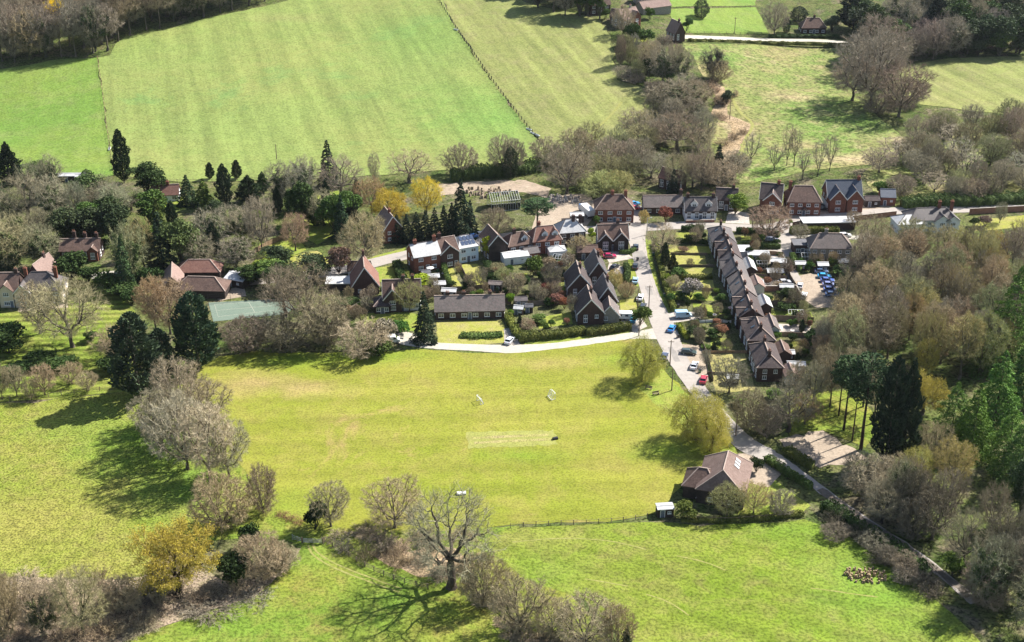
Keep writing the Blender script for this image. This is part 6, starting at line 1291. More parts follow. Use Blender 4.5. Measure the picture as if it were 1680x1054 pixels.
for i, (x, y, h, w, lab) in enumerate([(600, 918, 34, 44, 'rounded russet bush beside the fence of the great oak'), (650, 925, 30, 56, 'tan bramble dome in the reed bed'), (565, 905, 26, 40, 'brown bramble close to the field gate'), (700, 880, 20, 70, 'low bramble strip under the fan shaped tree'), (600, 872, 20, 60, 'low bramble strip between the two small bare trees'), (760, 880, 18, 60, 'low bramble behind the great oak'),
        (632, 905, 38, 50, 'greenish bush in the middle of the reed bed'), (825, 1000, 30, 60, 'bramble at the foot of the slender bare tree'), (890, 1058, 30, 80, 'dark bramble beneath the lower hedgerow'), (772, 962, 22, 44, 'bramble beside the great oak trunk'), (722, 945, 26, 40, 'dark hollow bramble beside the great oak'), (340, 1000, 40, 110, 'wide tan bramble below the golden oak'), (230, 1030, 34, 90, 'tan bramble on the lower edge of the bank'), (170, 1040, 40, 70, 'bramble below the greenish bare oak'),
        (420, 985, 26, 70, 'bramble along the edge of the lower pasture'), (290, 930, 24, 60, 'bramble on the upper edge of the bank'), (30, 1000, 60, 80, 'tall bramble in the bottom corner'), (110, 1054, 40, 80, 'dark bramble at the bottom edge')]):
    P_('scrub', x, y, h, w, lab, None, [TAN, RUST, GREY, PURP][i % 4])
# --- about the cricket field
P_('willow', 1052, 626, 76, 78, 'yellow green weeping willow leaning beside the road junction', None, (.5, .42, .36), (1.25, 1.32, .62), 1, 1.2)
P_('willow', 1140, 720, 84, 92, 'yellow willow over the benches near the village hall', None, (.6, .5, .42), (1.45, 1.45, .66), 0)
P_('willow', 1166, 740, 78, 76, 'yellow willow closest to the village hall roof', None, (.6, .5, .42), (1.5, 1.48, .66), 1)
P_('bare bush', 600, 582, 64, 96, 'pale grey thicket at the end of the concrete track', None, GREY, (1.15, 1.12, .98), 1)
P_('blossom bush', 632, 566, 44, 40, 'cream blossoming bush at the end of the concrete track', None, GREY, (.8, .78, .68), 0)
P_('evergreen bush', 622, 584, 30, 44, 'dark bush under the cream blossoming bush', None, GREY, (.7, .72, .6))
many('bare bush', [(404, 574, 58, 84, 'dark bare thicket at the corner below the tennis court'), (462, 576, 66, 88, 'dark bare thicket along the top of the cricket field, second from the tennis court'), (540, 566, 66, 76, 'bare thicket against the blossoming thicket')], (.72, .66, .62))
P_('bare oak', 505, 545, 118, 100, 'big dark twigged tree between tennis court and steep cottage', None, GREY, (.9, .82, .74), 0)
P_('bare fan', 530, 566, 92, 92, 'bare tree behind the dark thickets', None, GREY, (1.0, .95, .85), 1)
P_('bare oak', 468, 520, 88, 76, 'brown bare tree at the end of the tennis court', None, GREY, PURP)
P_('spruce', 697, 560, 80, 44, 'solitary dark spruce in front of the long bungalow', None, GREY, (.55, .62, .65), 0)
P_('bare fan', 672, 512, 54, 48, 'olive budding tree against the spruce and bungalow', None, GREY, (1.0, 1.05, .65), 1)
P_('bare fan', 1196, 644, 60, 62, 'dark bare tree on the dry lawn in front of the terrace', None, DARK, (.75, .72, .68))
P_('bare bush', 1228, 704, 66, 66, 'brown bare bush at the road bend beyond the willows', None, GREY, (1.0, .9, .75))
P_('bare bush', 1256, 712, 52, 60, 'ivy brown bush beside the lane junction', None, GREY, PURP)
P_('budding tree', 1192, 846, 56, 58, 'bare tree in front of the village hall gable', None, GREY, GRN)
P_('budding tree', 1236, 842, 54, 54, 'bare tree on the village hall lawn', None, GREY, TAN)
P_('bare bush', 1280, 842, 40, 50, 'brown bush at the end of the village hall lawn', None, GREY, PURP)
P_('evergreen bush', 1128, 852, 30, 40, 'tan shrub between the equipment shed and hall', None, GREY, (1.3, 1.0, .7))
P_('evergreen bush', 1240, 775, 26, 22, 'dark bush at the corner of the village hall', None, GREY, (.4, .45, .4))
# --- manor grounds
P_('bare oak', 119, 570, 118, 116, 'wide bare oak on the striped lawn in front of the farmhouse', None, GREY, TAN, 1)
P_('bare tall', 66, 548, 88, 62, 'slim bare tree on the striped lawn beside the wide oak', None, GREY, (1.1, .98, .85), 2)
P_('bare tall', 256, 548, 98, 56, 'slim bare tree beside the barns and black conifers', None, GREY, RUST, 0)
P_('bare fan', 280, 548, 96, 74, 'bare tree with pinkish twigs in front of the end on barn', None, GREY, (1.25, 1.0, .85), 1)
P_('bare fan', 190, 590, 60, 70, 'low spreading bare tree between wide oak and black cypress', None, GREY, TAN)
many('bare fan', [(28, 650, 52, 38, 'bare sapling at the pasture fence, end of the row'), (74, 648, 52, 44, 'pale bare sapling at the pasture fence, beside the fork in the shade'), (52, 656, 34, 30, 'small bare sapling in the gap of the pasture fence'), (145, 642, 34, 36, 'twiggy bush on the pasture fence near the black cypress'), (118, 630, 38, 48, 'bare bush on the striped lawn above the pasture fence'), (4, 655, 60, 30, 'bare sapling at the very edge of the striped lawn')], TAN)
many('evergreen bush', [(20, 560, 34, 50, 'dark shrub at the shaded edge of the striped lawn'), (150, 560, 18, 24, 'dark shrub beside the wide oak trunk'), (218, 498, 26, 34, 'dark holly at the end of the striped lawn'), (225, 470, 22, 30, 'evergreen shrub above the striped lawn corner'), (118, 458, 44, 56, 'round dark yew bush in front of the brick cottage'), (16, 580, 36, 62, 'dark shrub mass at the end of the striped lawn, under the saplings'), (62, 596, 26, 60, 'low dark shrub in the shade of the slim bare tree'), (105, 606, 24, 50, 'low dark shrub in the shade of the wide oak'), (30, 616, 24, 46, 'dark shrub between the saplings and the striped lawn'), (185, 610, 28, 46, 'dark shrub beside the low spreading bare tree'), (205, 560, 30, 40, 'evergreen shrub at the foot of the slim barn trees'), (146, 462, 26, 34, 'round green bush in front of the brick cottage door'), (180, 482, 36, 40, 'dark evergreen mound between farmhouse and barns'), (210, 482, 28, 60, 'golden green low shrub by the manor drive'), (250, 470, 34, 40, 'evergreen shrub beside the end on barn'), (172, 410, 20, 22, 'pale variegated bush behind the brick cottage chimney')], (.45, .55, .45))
# --- wood between manor and hill
P_('cypress', 19, 302, 68, 44, 'black broad conifer at the foot of the spring pasture', None, GREY, (.45, .5, .55), 1)
P_('evergreen tree', 62, 299, 34, 52, 'variegated pale evergreen beside the black conifer at the pasture foot', None, GREY, (1.2, 1.25, 1.1), 0)
P_('yew', 145, 307, 30, 24, 'black round yew beside the white roofed shed', None, GREY, (.45, .5, .55))
P_('cypress', 204, 300, 86, 30, 'tall gaunt black conifer against the hill field', None, GREY, (.5, .55, .5), 0)
P_('yew', 191, 278, 10, 9, 'tiny dark bush at the foot of the gaunt conifer', None, GREY, (.5, .5, .5))
P_('bare oak', 48, 368, 88, 96, 'big brown bare tree below the black conifer and variegated evergreen', None, GREY, (1.05, .98, .88), 0)
P_('ivy tree', 88, 372, 84, 60, 'ivy hung tree beside the big brown bare tree', None, GREY, GREY)
P_('ivy tree', 20, 448, 84, 78, 'ivy covered tree beside the manor chimney', None, GREY, (1.05, 1.1, .8))
P_('ivy tree', 70, 440, 76, 66, 'ivy covered tree above the farmhouse ridge', None, GREY, (.95, 1.02, .8))
many('evergreen tree', [(112, 400, 60, 56, 'shadowy ivy mass behind the brick cottage, nearest the manor'), (150, 400, 62, 60, 'shadowy ivy mass behind the brick cottage, middle one'), (186, 400, 66, 56, 'shadowy ivy mass behind the brick cottage, next to the spruce'), (12, 455, 34, 44, 'dark evergreen under the ivy tree by the manor')], (.5, .55, .5), var=1)
many('bare oak', [(125, 350, 52, 80, 'brown bare tree behind the round yew'), (165, 345, 50, 66, 'brown bare tree below the round yew'), (188, 352, 56, 64, 'tan bare tree below the gaunt conifer'), (216, 345, 40, 50, 'bare tree beside the white and red cottage')], (.92, .9, .82))
P_('spruce', 262, 390, 64, 40, 'dark conifer with a golden crest in the middle wood', None, GREY, (1.1, 1.0, .4), 0)
P_('spruce', 268, 442, 92, 56, 'tall dark cedar in the wood above the barns', None, GREY, (.6, .65, .7), 1)
P_('evergreen tree', 300, 442, 84, 56, 'pale green ivy crowned tree beside the tall dark cedar', None, GREY, (1.2, 1.35, .9), 1)
P_('ivy tree', 216, 462, 100, 62, 'grey green ivy tree behind the manor drive, taller', None, GREY, GRN)
P_('ivy tree', 236, 446, 88, 54, 'budding yellowish ivy tree in the wood above the barns', None, GREY, (1.2, 1.1, .7))
P_('spruce', 208, 478, 88, 40, 'dull green conifer beside the manor drive', None, GREY, (.9, 1.0, .8), 1)
P_('spruce', 309, 336, 48, 38, 'dark green conifer beside the white and red cottage', None, GREY, (.6, .7, .6), 0)
P_('spruce', 336, 340, 46, 40, 'conifer with yellow tips between two dark conifers', None, GREY, (1.3, 1.35, .5), 1)
P_('cypress', 370, 338, 68, 28, 'tall dark cypress column in the middle wood', None, GREY, (.6, .65, .7), 0)
P_('cypress', 389, 294, 31, 17, 'slim cypress column against the hill field, one of a pair', None, GREY, (.5, .55, .55), 0)
P_('cypress', 345, 294, 27, 15, 'shorter slim cypress column against the hill field', None, GREY, (.5, .55, .55), 0)
P_('cypress', 409, 332, 44, 44, 'dark rounded cypress beside the tall column', None, GREY, (.6, .7, .6), 1)
P_('cypress', 432, 316, 34, 24, 'green clipped cypress behind the ivy trees', None, GREY, (.8, 1.1, .6), 1)
many('ivy tree', [(462, 336, 72, 50, 'grey ivy tree in the hillside wood, beside the green cypress'), (492, 344, 78, 56, 'tall grey ivy tree in the hillside wood, middle one'), (500, 315, 60, 50, 'ivy tree behind the tall grey ivy tree'), (345, 412, 72, 60, 'grey green ivy tree above the barns'), (330, 440, 60, 56, 'green ivy tree close behind the red tiled barn'), (388, 442, 58, 60, 'ivy tree behind the white cart shed'), (400, 400, 60, 56, 'grey ivy tree in the hollow of the wood'), (378, 380, 48, 46, 'yellow tinged ivy tree in the hollow of the wood')], GREY)
P_('spruce', 540, 306, 74, 42, 'dark spire shaped conifer rising over the hillside wood', None, GREY, (.5, .55, .6), 0)
P_('spruce', 562, 392, 70, 40, 'dark conifer beside the sunlit clearing', None, GREY, (.55, .7, .7), 1)
P_('bare oak', 560, 330, 78, 76, 'bare grey tree between spire conifer and yellow trees', None, GREY, GREY, 0)
P_('bare oak', 598, 440, 94, 80, 'tan budding tree beside the bend of the street', None, GREY, (1.35, 1.2, .95), 1)
P_('bare oak', 485, 412, 64, 52, 'bare tree on the lawn of the sunlit clearing', None, GREY, (1.1, .95, .85), 1)
P_('bare fan', 430, 412, 92, 56, 'bare tree beside the tan fence in the wood', None, GREY, GREY, 0)
P_('golden oak', 640, 372, 64, 64, 'yellow flowering tree behind the spruce hedge', None, GREY, (1.5, 1.35, .5), 0)
P_('budding tree', 700, 352, 62, 52, 'bright yellow budding tree beside the quarry bank', None, GREY, (2.1, 1.9, .45), 0)
P_('budding tree', 610, 350, 60, 56, 'rusty budding tree behind the tan street tree', None, GREY, (1.1, .85, .7), 1)
P_('bare oak', 672, 300, 58, 80, 'wide bare tree in the hedge at the foot of the hill field', None, GREY, (1.1, 1.05, .9), 0)
P_('bare tall', 615, 305, 56, 20, 'pale forked bare trunk at the foot of the hill field', None, LT, PALE, 2)
P_('blossom bush', 556, 450, 46, 46, 'pink blossoming tree beside the bend of the street', None, GREY, (.85, .62, .5))
P_('evergreen tree', 440, 470, 44, 56, 'pale leaved laurel behind the tennis court wood', None, GREY, (1.1, 1.2, .9), 0)
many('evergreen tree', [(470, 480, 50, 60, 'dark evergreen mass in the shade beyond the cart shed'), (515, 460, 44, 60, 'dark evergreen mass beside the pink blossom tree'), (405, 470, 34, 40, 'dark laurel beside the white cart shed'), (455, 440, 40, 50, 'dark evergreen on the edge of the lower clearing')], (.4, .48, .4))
P_('evergreen tree', 432, 455, 34, 40, 'golden laurel at the corner of the lower clearing', None, GREY, (1.7, 1.5, .6))
for i, (x, y, h) in enumerate([(652, 396, 44), (668, 398, 46), (684, 397, 48), (699, 396, 50), (714, 394, 52), (729, 392, 54), (742, 388, 54), (772, 386, 56)]):
    P_('spruce', x, y, h, 30, 'dark spruce in the close row along the street, %s from the pink roofed house' % ['first', 'second', 'third', 'fourth', 'fifth', 'sixth', 'seventh', 'last'][i], 'spruces in the close row along the street', GREY, (.45, .52, .58))
P_('spruce', 757, 388, 92, 46, 'tallest dark spruce, towering over the close street row', None, GREY, (.45, .52, .58), 0)
# --- behind the street
P_('bare oak', 930, 318, 84, 84, 'large bare tree above the builders yard', None, GREY, (1.1, 1.05, .95), 1)
P_('pine', 882, 376, 48, 54, 'dark cedar in the grass beside the builders yard', None, GREY, (.7, .85, .7), 0)
P_('bare bush', 812, 384, 46, 56, 'brown bare thicket below the white steel frame', None, GREY, (1.0, .85, .8))
many('bare bush', [(985, 322, 46, 76, 'pale green budding thicket behind the plum roofed house'), (1012, 320, 42, 56, 'budding thicket between plum roofed house and bungalow'), (960, 305, 34, 56, 'bare thicket beside the large bare tree')], (1.2, 1.3, .75))
P_('yew', 838, 292, 52, 26, 'dark holly standing up from the hedge at the hill field foot', None, GREY, (.5, .55, .55))
P_('spruce', 1177, 300, 62, 36, 'solitary black conifer above the street cottages', None, GREY, (.45, .5, .55), 1)
P_('spruce', 1104, 318, 40, 26, 'dark conifer behind the grey bungalow', None, GREY, (.5, .55, .6), 0)
P_('evergreen tree', 1206, 352, 34, 36, 'bright yellow green bush beside the set back cottage', None, GREY, (1.6, 1.6, .8))
P_('bare fan', 1262, 392, 56, 70, 'leafless street tree in front of the brick gable', None, GREY, (1.1, .9, .85), 0)
P_('bare tall', 1312, 400, 34, 28, 'small leafless tree on the green beside the lane', None, GREY, GREY, 2)
P_('bare oak', 1084, 424, 62, 56, 'pinkish bare tree at the top of the side road', None, GREY, (1.45, 1.25, 1.15), 0)
P_('blossom bush', 1092, 366, 26, 26, 'red leaved bush in front of the grey bungalow', None, GREY, (.75, .32, .25))
# --- garden plants
for x, y, h, w, lab, k, c in [(1090, 440, 42, 15, 'dark clipped yew column beside the side road hedge', 'cypress', (.45, .55, .5)), (1103, 446, 30, 20, 'reddish conifer beside the dark clipped column', 'cypress', (.9, .7, .5)), (1133, 490, 34, 36, 'white blossom tree on the yellow lawns', 'blossom bush', (1.0, .95, .95)), (798, 424, 36, 24, 'bright yellow forsythia beside the blue house', 'evergreen tree', (2.6, 2., .4)),
        (697, 470, 20, 44, 'sprawling yellow bush behind the glaring slate house', 'evergreen bush', (2.6, 2.3, .5)), (1185, 552, 20, 22, 'coppery bush beside the terrace front', 'blossom bush', (.85, .5, .36)), (1142, 556, 20, 28, 'dark shrub behind the yellow hedge', 'evergreen bush', (.4, .5, .45)), (1170, 556, 16, 26, 'rounded shrub beside the coppery bush', 'evergreen bush', (.55, .65, .45)),
        (912, 500, 19, 26, 'red leaved tree between the long plots', 'blossom bush', (.62, .34, .30)), (926, 508, 20, 18, 'russet shrub beside the long fence', 'blossom bush', (.8, .38, .25)), (895, 486, 22, 20, 'dark red leaved shrub beside the long plot', 'blossom bush', (.65, .30, .28)), (905, 476, 46, 36, 'dark bare apple tree with forked trunk on the back lawn', 'bare fan', (.6, .55, .55)),
        (826, 466, 28, 34, 'budding willow bush below the white garage', 'bare bush', (1.2, 1.3, .8)), (844, 480, 34, 46, 'brown twiggy tree in the back gardens', 'bare bush', (1.1, .95, .8)), (876, 452, 30, 30, 'olive round shrub on the back lawn', 'evergreen bush', (1., .95, .6)), (900, 446, 22, 24, 'cream blossoming shrub by the summerhouse', 'blossom bush', (.95, .88, .75)),
        (950, 418, 34, 36, 'tawny budding tree beside the corner house garage', 'bare bush', (1.5, 1.3, 1.)), (972, 396, 22, 16, 'bright yellow bush behind the corner house', 'evergreen bush', (2.6, 2.4, .6)), (982, 428, 20, 18, 'russet bush in front of the corner house', 'blossom bush', (.8, .5, .36)), (1008, 470, 28, 30, 'pale olive willow bush beside the drive', 'bare bush', (1.6, 1.5, .8)), (1028, 488, 26, 28, 'tawny shrub at the side road opposite the verge', 'bare bush', (1.4, 1.2, .9)),
        (1050, 534, 32, 34, 'olive shrub at the corner of track and road', 'evergreen bush', (.9, .9, .6)), (1098, 498, 18, 18, 'grey green shrub at the end of the clipped olive hedge', 'evergreen bush', (.8, 1., .8)), (1105, 476, 26, 26, 'silvery shrub at the end of the third yellow lawn', 'bare bush', (1.2, 1.2, 1.)), (1112, 456, 20, 30, 'bushy shrub in the yellow lawns by the reddish conifer', 'evergreen bush', (.8, .9, .7)), (1098, 466, 16, 18, 'small yellow shrub beside the clipped hedge', 'evergreen bush', (2., 1.7, .6)),
        (1122, 414, 10, 20, 'low brown shrub on the second lawn', 'blossom bush', (.6, .45, .35)), (1148, 396, 16, 20, 'dark shrub at the top of the terrace front', 'evergreen bush', (.45, .5, .45)), (1180, 497, 16, 22, 'rounded grey shrub beside the terrace doors', 'evergreen bush', (.9, 1.1, .9)), (1176, 482, 10, 14, 'olive ball shrub beside the terrace path', 'evergreen bush', (1.3, 1.3, .6)), (1190, 520, 14, 14, 'dark shrub near the pink terrace table', 'evergreen bush', (.5, .6, .5)),
        (1232, 432, 14, 12, 'round clipped ball shrub behind the terrace', 'evergreen bush', (1., 1., .5)), (1240, 444, 12, 12, 'dark clipped ball beside the little greenhouse', 'evergreen bush', (.35, .45, .4)), (1228, 424, 20, 14, 'dark upright shrub beside the long white garage', 'evergreen bush', (.35, .42, .4)), (1294, 498, 26, 26, 'dark evergreen beside the car park wall', 'evergreen tree', (.45, .55, .45)), (1282, 494, 18, 20, 'grey lavender shrub beside the car park wall', 'evergreen bush', (1., 1., 1.)),
        (1300, 560, 14, 18, 'dark round shrub on the yellow terrace lawn', 'evergreen bush', (.35, .45, .4)), (1316, 516, 24, 16, 'thin olive tree beside the polytunnel frame', 'bare bush', (1.1, 1.2, .8)), (1272, 556, 14, 18, 'pale green shrub beside the cream shed', 'evergreen bush', (1., 1.2, .8)), (1336, 562, 20, 36, 'dark laurel at the end of the sixth garden', 'evergreen bush', (.35, .5, .35)), (1290, 510, 16, 30, 'dark shrub in the shade of the car park wall', 'evergreen bush', (.4, .5, .4)),
        (1386, 452, 22, 40, 'dark green bush behind the blue cars', 'evergreen tree', (.55, .7, .5)), (1390, 480, 30, 46, 'rounded bush at the end of the blue cars', 'evergreen tree', (.6, .75, .55)), (1398, 500, 30, 50, 'shaded bush at the corner of the car park', 'evergreen tree', (.5, .6, .5)), (1340, 438, 14, 14, 'yellowish shrub beside the conservatory', 'evergreen bush', (1.3, 1.3, .8)), (1366, 440, 18, 16, 'tawny shrub in the grey house garden', 'evergreen bush', (1.4, 1.3, .8)), (1326, 446, 16, 18, 'green shrub under the conservatory', 'evergreen bush', (.8, 1.1, .6)),
        (1238, 400, 18, 16, 'tawny shrub beside the grey drive car', 'bare bush', (1.5, 1.3, 1.)), (1294, 372, 12, 10, 'bright lime shrub at the hedge corner on the street', 'evergreen bush', (1.8, 1.9, .6)), (1400, 376, 30, 30, 'small bare tree at the end of the beech hedge', 'bare fan', (1.1, 1., .9)), (1446, 318, 22, 30, 'round green bush behind the forecourt outhouse', 'evergreen bush', (1., 1.2, .7)), (1596, 372, 16, 18, 'dark clipped shrub on the white house lawn', 'evergreen bush', (.6, .6, .55)), (1640, 366, 36, 24, 'grey bare tree on the white house lawn', 'bare fan', (1.2, 1.2, 1.)),
        (1616, 372, 18, 22, 'brown round shrub on the white house lawn', 'blossom bush', (.5, .42, .40)), (980, 370, 16, 12, 'green tree in front of the lorry', 'evergreen tree', (.8, .95, .6)), (1001, 362, 16, 12, 'yellow climbing bush on the plum roofed house', 'evergreen bush', (2.4, 2.2, .5)), (1056, 366, 22, 18, 'tawny budding bush at the junction corner', 'bare bush', (1.5, 1.4, .8)), (836, 522, 14, 12, 'lime shrub beside the grey felt shed', 'evergreen bush', (1.6, 1.8, .7)), (838, 500, 20, 16, 'yellow green bush at the end of the bungalow', 'evergreen bush', (1.9, 1.9, .6)),
        (864, 540, 20, 30, 'tangled brown shrub beside the tawny hedge', 'bare bush', (1.2, 1., .9)), (886, 530, 14, 30, 'pale rock shrub in the striped plot', 'evergreen bush', (1., 1.1, .8)), (660, 478, 16, 24, 'dark shrub beside the white floored cottage chimney', 'evergreen bush', (.4, .5, .4)), (690, 492, 22, 24, 'brown bare bush behind the white floored cottage', 'bare bush', (1.2, 1., .85)), (632, 486, 20, 18, 'olive shrub between the two cottages', 'evergreen bush', (1.2, 1.1, .6)), (570, 500, 16, 40, 'dark shrub behind the low brick wall', 'evergreen bush', (.4, .48, .4)),
        (656, 545, 24, 44, 'dark green shrub at the foot of the spruce', 'evergreen bush', (.5, .8, .4)), (770, 462, 12, 14, 'dark bush on the blue house path', 'evergreen bush', (.4, .45, .4)), (764, 478, 18, 10, 'dark upright shrub beside the blue house lawn', 'evergreen bush', (.35, .4, .38)), (788, 488, 14, 14, 'yellowish bush behind the bungalow chimneys', 'evergreen bush', (1.6, 1.5, .6)), (816, 452, 22, 30, 'dull shrub in the dark garden', 'bare bush', (1.1, 1.1, .8)), (1210, 664, 16, 26, 'lime green laurel at the corner of the last terraced pair', 'evergreen bush', (1.3, 1.5, .7)),
        (1268, 656, 18, 30, 'bright laurel beside the last terraced pair', 'evergreen bush', (1.2, 1.5, .7)), (1178, 572, 14, 16, 'dark cone shrub beside the terrace gate', 'evergreen bush', (.35, .4, .4)), (1152, 548, 12, 14, 'olive clump at the foot of the yellow hedge', 'evergreen bush', (1., 1., .6)), (1222, 390, 16, 14, 'orange tinted bush at the end of the first terraced house', 'blossom bush', (.85, .6, .35)), (1120, 494, 16, 30, 'low silver shrub border beside the blue van', 'evergreen bush', (.9, 1., .8)), (1148, 494, 12, 22, 'green border shrub under the blossom tree', 'evergreen bush', (.8, 1.1, .6))]:
    P_(k, x, y, h, w, lab, None, GREY, c)
# --- the head of the valley and the far side
P_('golden oak', 97, 58, 62, 42, 'bright yellow tree standing out of the hilltop wood', None, GREY, (2.6, 2.2, .35), 0)
many('bare fan', [(1022, 58, 48, 40, 'bare tree in the far garden beside the dry field'), (1062, 122, 56, 44, 'bare tree on the far garden lawn'), (1145, 248, 40, 50, 'bare tree beside the meadow stream')], (1.1, 1.05, .95))
many('ivy tree', [(1088, 138, 66, 50, 'ivy tree at the corner of the far garden'), (1115, 136, 60, 46, 'grey ivy tree below the sharp pink gable'), (1100, 196, 66, 84, 'broad shaggy ivy tree beside the dry field'), (1134, 190, 60, 62, 'shaggy ivy tree beside the rough meadow')], (.95, .92, .85))
P_('bare oak', 1110, 252, 72, 84, 'broad brown bare tree at the end of the dry field', None, GREY, (1.1, .98, .9), 0)
P_('ivy tree', 1168, 130, 54, 44, 'dark ivy bound tree alone on the rough meadow edge', None, GREY, DARK)
P_('bare bush', 1178, 134, 36, 42, 'bare tree beside the ivy bound meadow tree', None, GREY, TAN)
P_('evergreen tree', 1192, 172, 24, 22, 'dark bush beside the meadow flag pole', None, GREY, (.4, .45, .45))
P_('yew', 1150, 30, 32, 26, 'bushy dark evergreen behind the sharp pink gable', None, GREY, (.6, .7, .7))
many('evergreen bush', [(1066, 32, 20, 16, 'rounded pale shrub by the orange gable'), (1126, 52, 22, 18, 'rounded pale shrub at the end of the far lane'), (992, 32, 18, 16, 'bright green bush beside the dry field wood'), (1024, 74, 16, 12, 'round shrub in the far garden border'), (1026, 92, 14, 12, 'second round shrub in the far garden border'), (1028, 78, 12, 10, 'small dark shrub in the far garden border')], (.9, 1.1, .8))
many('bare bush', [(1018, 108, 50, 20, 'brown columnar thicket beside the far garden'), (1040, 136, 18, 40, 'dark thicket below the far garden shed'), (1075, 160, 30, 40, 'thicket beside the dry field corner')], (.9, .8, .78))
P_('bare fan', 1428, 172, 128, 112, 'tall grey bare tree in the middle of the meadow belt', None, TAN, (1.1, 1.06, 1.05), 2)
P_('bare fan', 1474, 192, 92, 96, 'rounded purple brown tree in front of the meadow belt', None, GREY, (1.05, .92, .92), 1)
P_('bare oak', 1398, 166, 76, 84, 'bare tree leaning out over the rough meadow', None, GREY, (1.05, .95, .95), 1)
P_('bare oak', 1440, 108, 84, 92, 'bare tree in the meadow belt, next above the tall grey one', None, GREY, (1.05, 1.0, 1.0), 1)
P_('bare oak', 1412, 128, 70, 76, 'bare tree on the meadow side of the belt, above the leaning one', None, GREY, (.95, .9, .92), 2)
P_('bare bush', 1490, 172, 44, 60, 'dark thicket at the foot of the meadow belt, field side', None, GREY, (.85, .82, .85))
P_('bare bush', 1440, 186, 36, 60, 'dark thicket under the tall grey bare tree', None, GREY, (.8, .76, .78))
P_('ivy tree', 1468, 66, 76, 84, 'pale ivy tree at the top of the meadow belt', None, GREY, (1.1, 1.1, 1.0), 0)
many('bare fan', [(1560, 92, 64, 60, 'purple bare tree in front of the dark far conifers'), (1616, 70, 56, 60, 'grey bare tree above the eastern field'), (1270, 58, 54, 46, 'bare tree beside the hip roofed far cottage'), (1660, 44, 60, 60, 'bare tree at the far corner of the view')], (1.15, 1.05, 1.1))
many('cypress', [(1530, 76, 84, 50, 'black far conifer, nearest the meadow belt'), (1575, 62, 84, 56, 'black far conifer behind the purple bare tree'), (1400, 48, 70, 60, 'black far conifer behind the hip roofed cottage')], (.45, .5, .62), var=1)
many('evergreen tree', [(1604, 92, 30, 40, 'pale green rounded tree at the edge of the eastern field'), (1640, 92, 42, 40, 'dark blue green rounded tree at the edge of the eastern field'), (1520, 94, 22, 34, 'dark rounded bush at the edge of the eastern field'), (1672, 90, 40, 44, 'dark rounded tree at the corner of the eastern field'), (1365, 52, 26, 30, 'pale bush beside the hip roofed far cottage')], (.75, .85, .8))
many('yew', [(1290, 54, 26, 14, 'dark clipped tree beside the far cottage gate'), (1310, 36, 26, 30, 'dark yew behind the far cottage')], (.5, .55, .6))
# --- the eastern wood
P_('pine', 1412, 738, 150, 78, 'tall pine with a flat dark crown beside the gravel yard', None, (.5, .42, .4), (.75, .95, .8), 0)
P_('pine', 1384, 706, 118, 52, 'slim pine behind the flat crowned pine', None, (.55, .45, .4), (.8, 1., .8), 1)
P_('pine', 1398, 724, 112, 40, 'slender pine in front of the flat crowned pine, on the yard edge', None, (.5, .42, .38), (.8, 1., .85), 1)
P_('pine', 1376, 682, 96, 38, 'slender pine set back on the lawn beside the wood', None, (.5, .42, .38), (.75, .92, .8), 0)
for x, y, h, w, t in ((1332, 676, 84, 46, 'next to the dark bare tree'), (1346, 642, 78, 44, 'nearest the last terraced pair'), (1306, 662, 70, 42, 'furthest from the pines'), (1432, 694, 92, 50, 'beside the black cypresses'), (1394, 652, 86, 48, 'behind the slim pines'), (1416, 668, 84, 44, 'between pines and black cypresses')):
    P_('wood tree', x, y, h, w, 'long trunked bare tree on the shaded lawn, ' + t.replace('nearest', 'next to').replace('furthest', 'well away'), None, GREY, (1.0, .97, .85))
P_('bare tall', 1361, 668, 96, 50, 'tall thin bare tree on the lawn beside the wood', None, GREY, TAN, 0)
P_('bare oak', 1293, 708, 90, 76, 'dark bare tree behind the lane junction', None, DARK, (.8, .74, .68), 0)
P_('bare fan', 1320, 696, 56, 50, 'brown bare tree between junction and flat crowned pine', None, GREY, RUST, 1)
P_('cypress', 1452, 762, 172, 56, 'giant black cypress beside the gravel yard', None, GREY, (.48, .56, .62), 0)
P_('cypress', 1478, 758, 164, 54, 'second giant black cypress, behind the first', None, GREY, (.52, .60, .66), 1)
for i, (x, y, h, w) in enumerate([(1652, 590, 148, 92), (1592, 740, 108, 72), (1630, 700, 122, 84), (1668, 800, 110, 90), (1686, 660, 130, 90), (1612, 610, 70, 60)]):
    P_('green fir', x, y, h, w, 'bright green fir in the eastern wood, ' + ['standing tallest', 'closest to the black cypresses', 'with tiered boughs between two others', 'lowest down the slope', 'cut by the picture edge', 'smallest of the six'][i], None, GREY, [(1.0, 1.25, .8), (1.15, 1.45, .8), (1.1, 1.4, .85), (.75, .95, .7), (.85, 1.1, .75), (.9, 1.15, .75)][i])
P_('golden oak', 1512, 680, 70, 78, 'ochre budding oak behind the black cypresses', None, GREY, (1.05, 1.0, .5), 0)
P_('budding tree', 1560, 800, 84, 66, 'olive budding tree in front of the bright green firs', None, GREY, (1.1, 1.1, .7), 0)
P_('bare oak', 1530, 760, 70, 60, 'bare tree between black cypresses and bright firs', None, GREY, TAN, 1)
many('green fir', [(1560, 712, 84, 62, 'bright green fir in the eastern wood, beside the ochre oak'), (1672, 540, 120, 80, 'bright green fir in the eastern wood, furthest up the slope'), (1648, 770, 96, 80, 'bright green fir in the eastern wood, just above the shaded wood')], (1.05, 1.35, .8))
P_('budding tree', 1516, 620, 66, 42, 'yellow green budding tree in the eastern wood', None, GREY, (1.5, 1.4, .6), 0)
P_('budding tree', 1500, 800, 70, 60, 'yellow green budding tree below the black cypresses', None, GREY, (1.3, 1.25, .65), 1)
P_('bare bush', 1420, 810, 70, 96, 'broad pale thicket below the gravel yard', None, GREY, (1.1, 1.05, .92), 0)
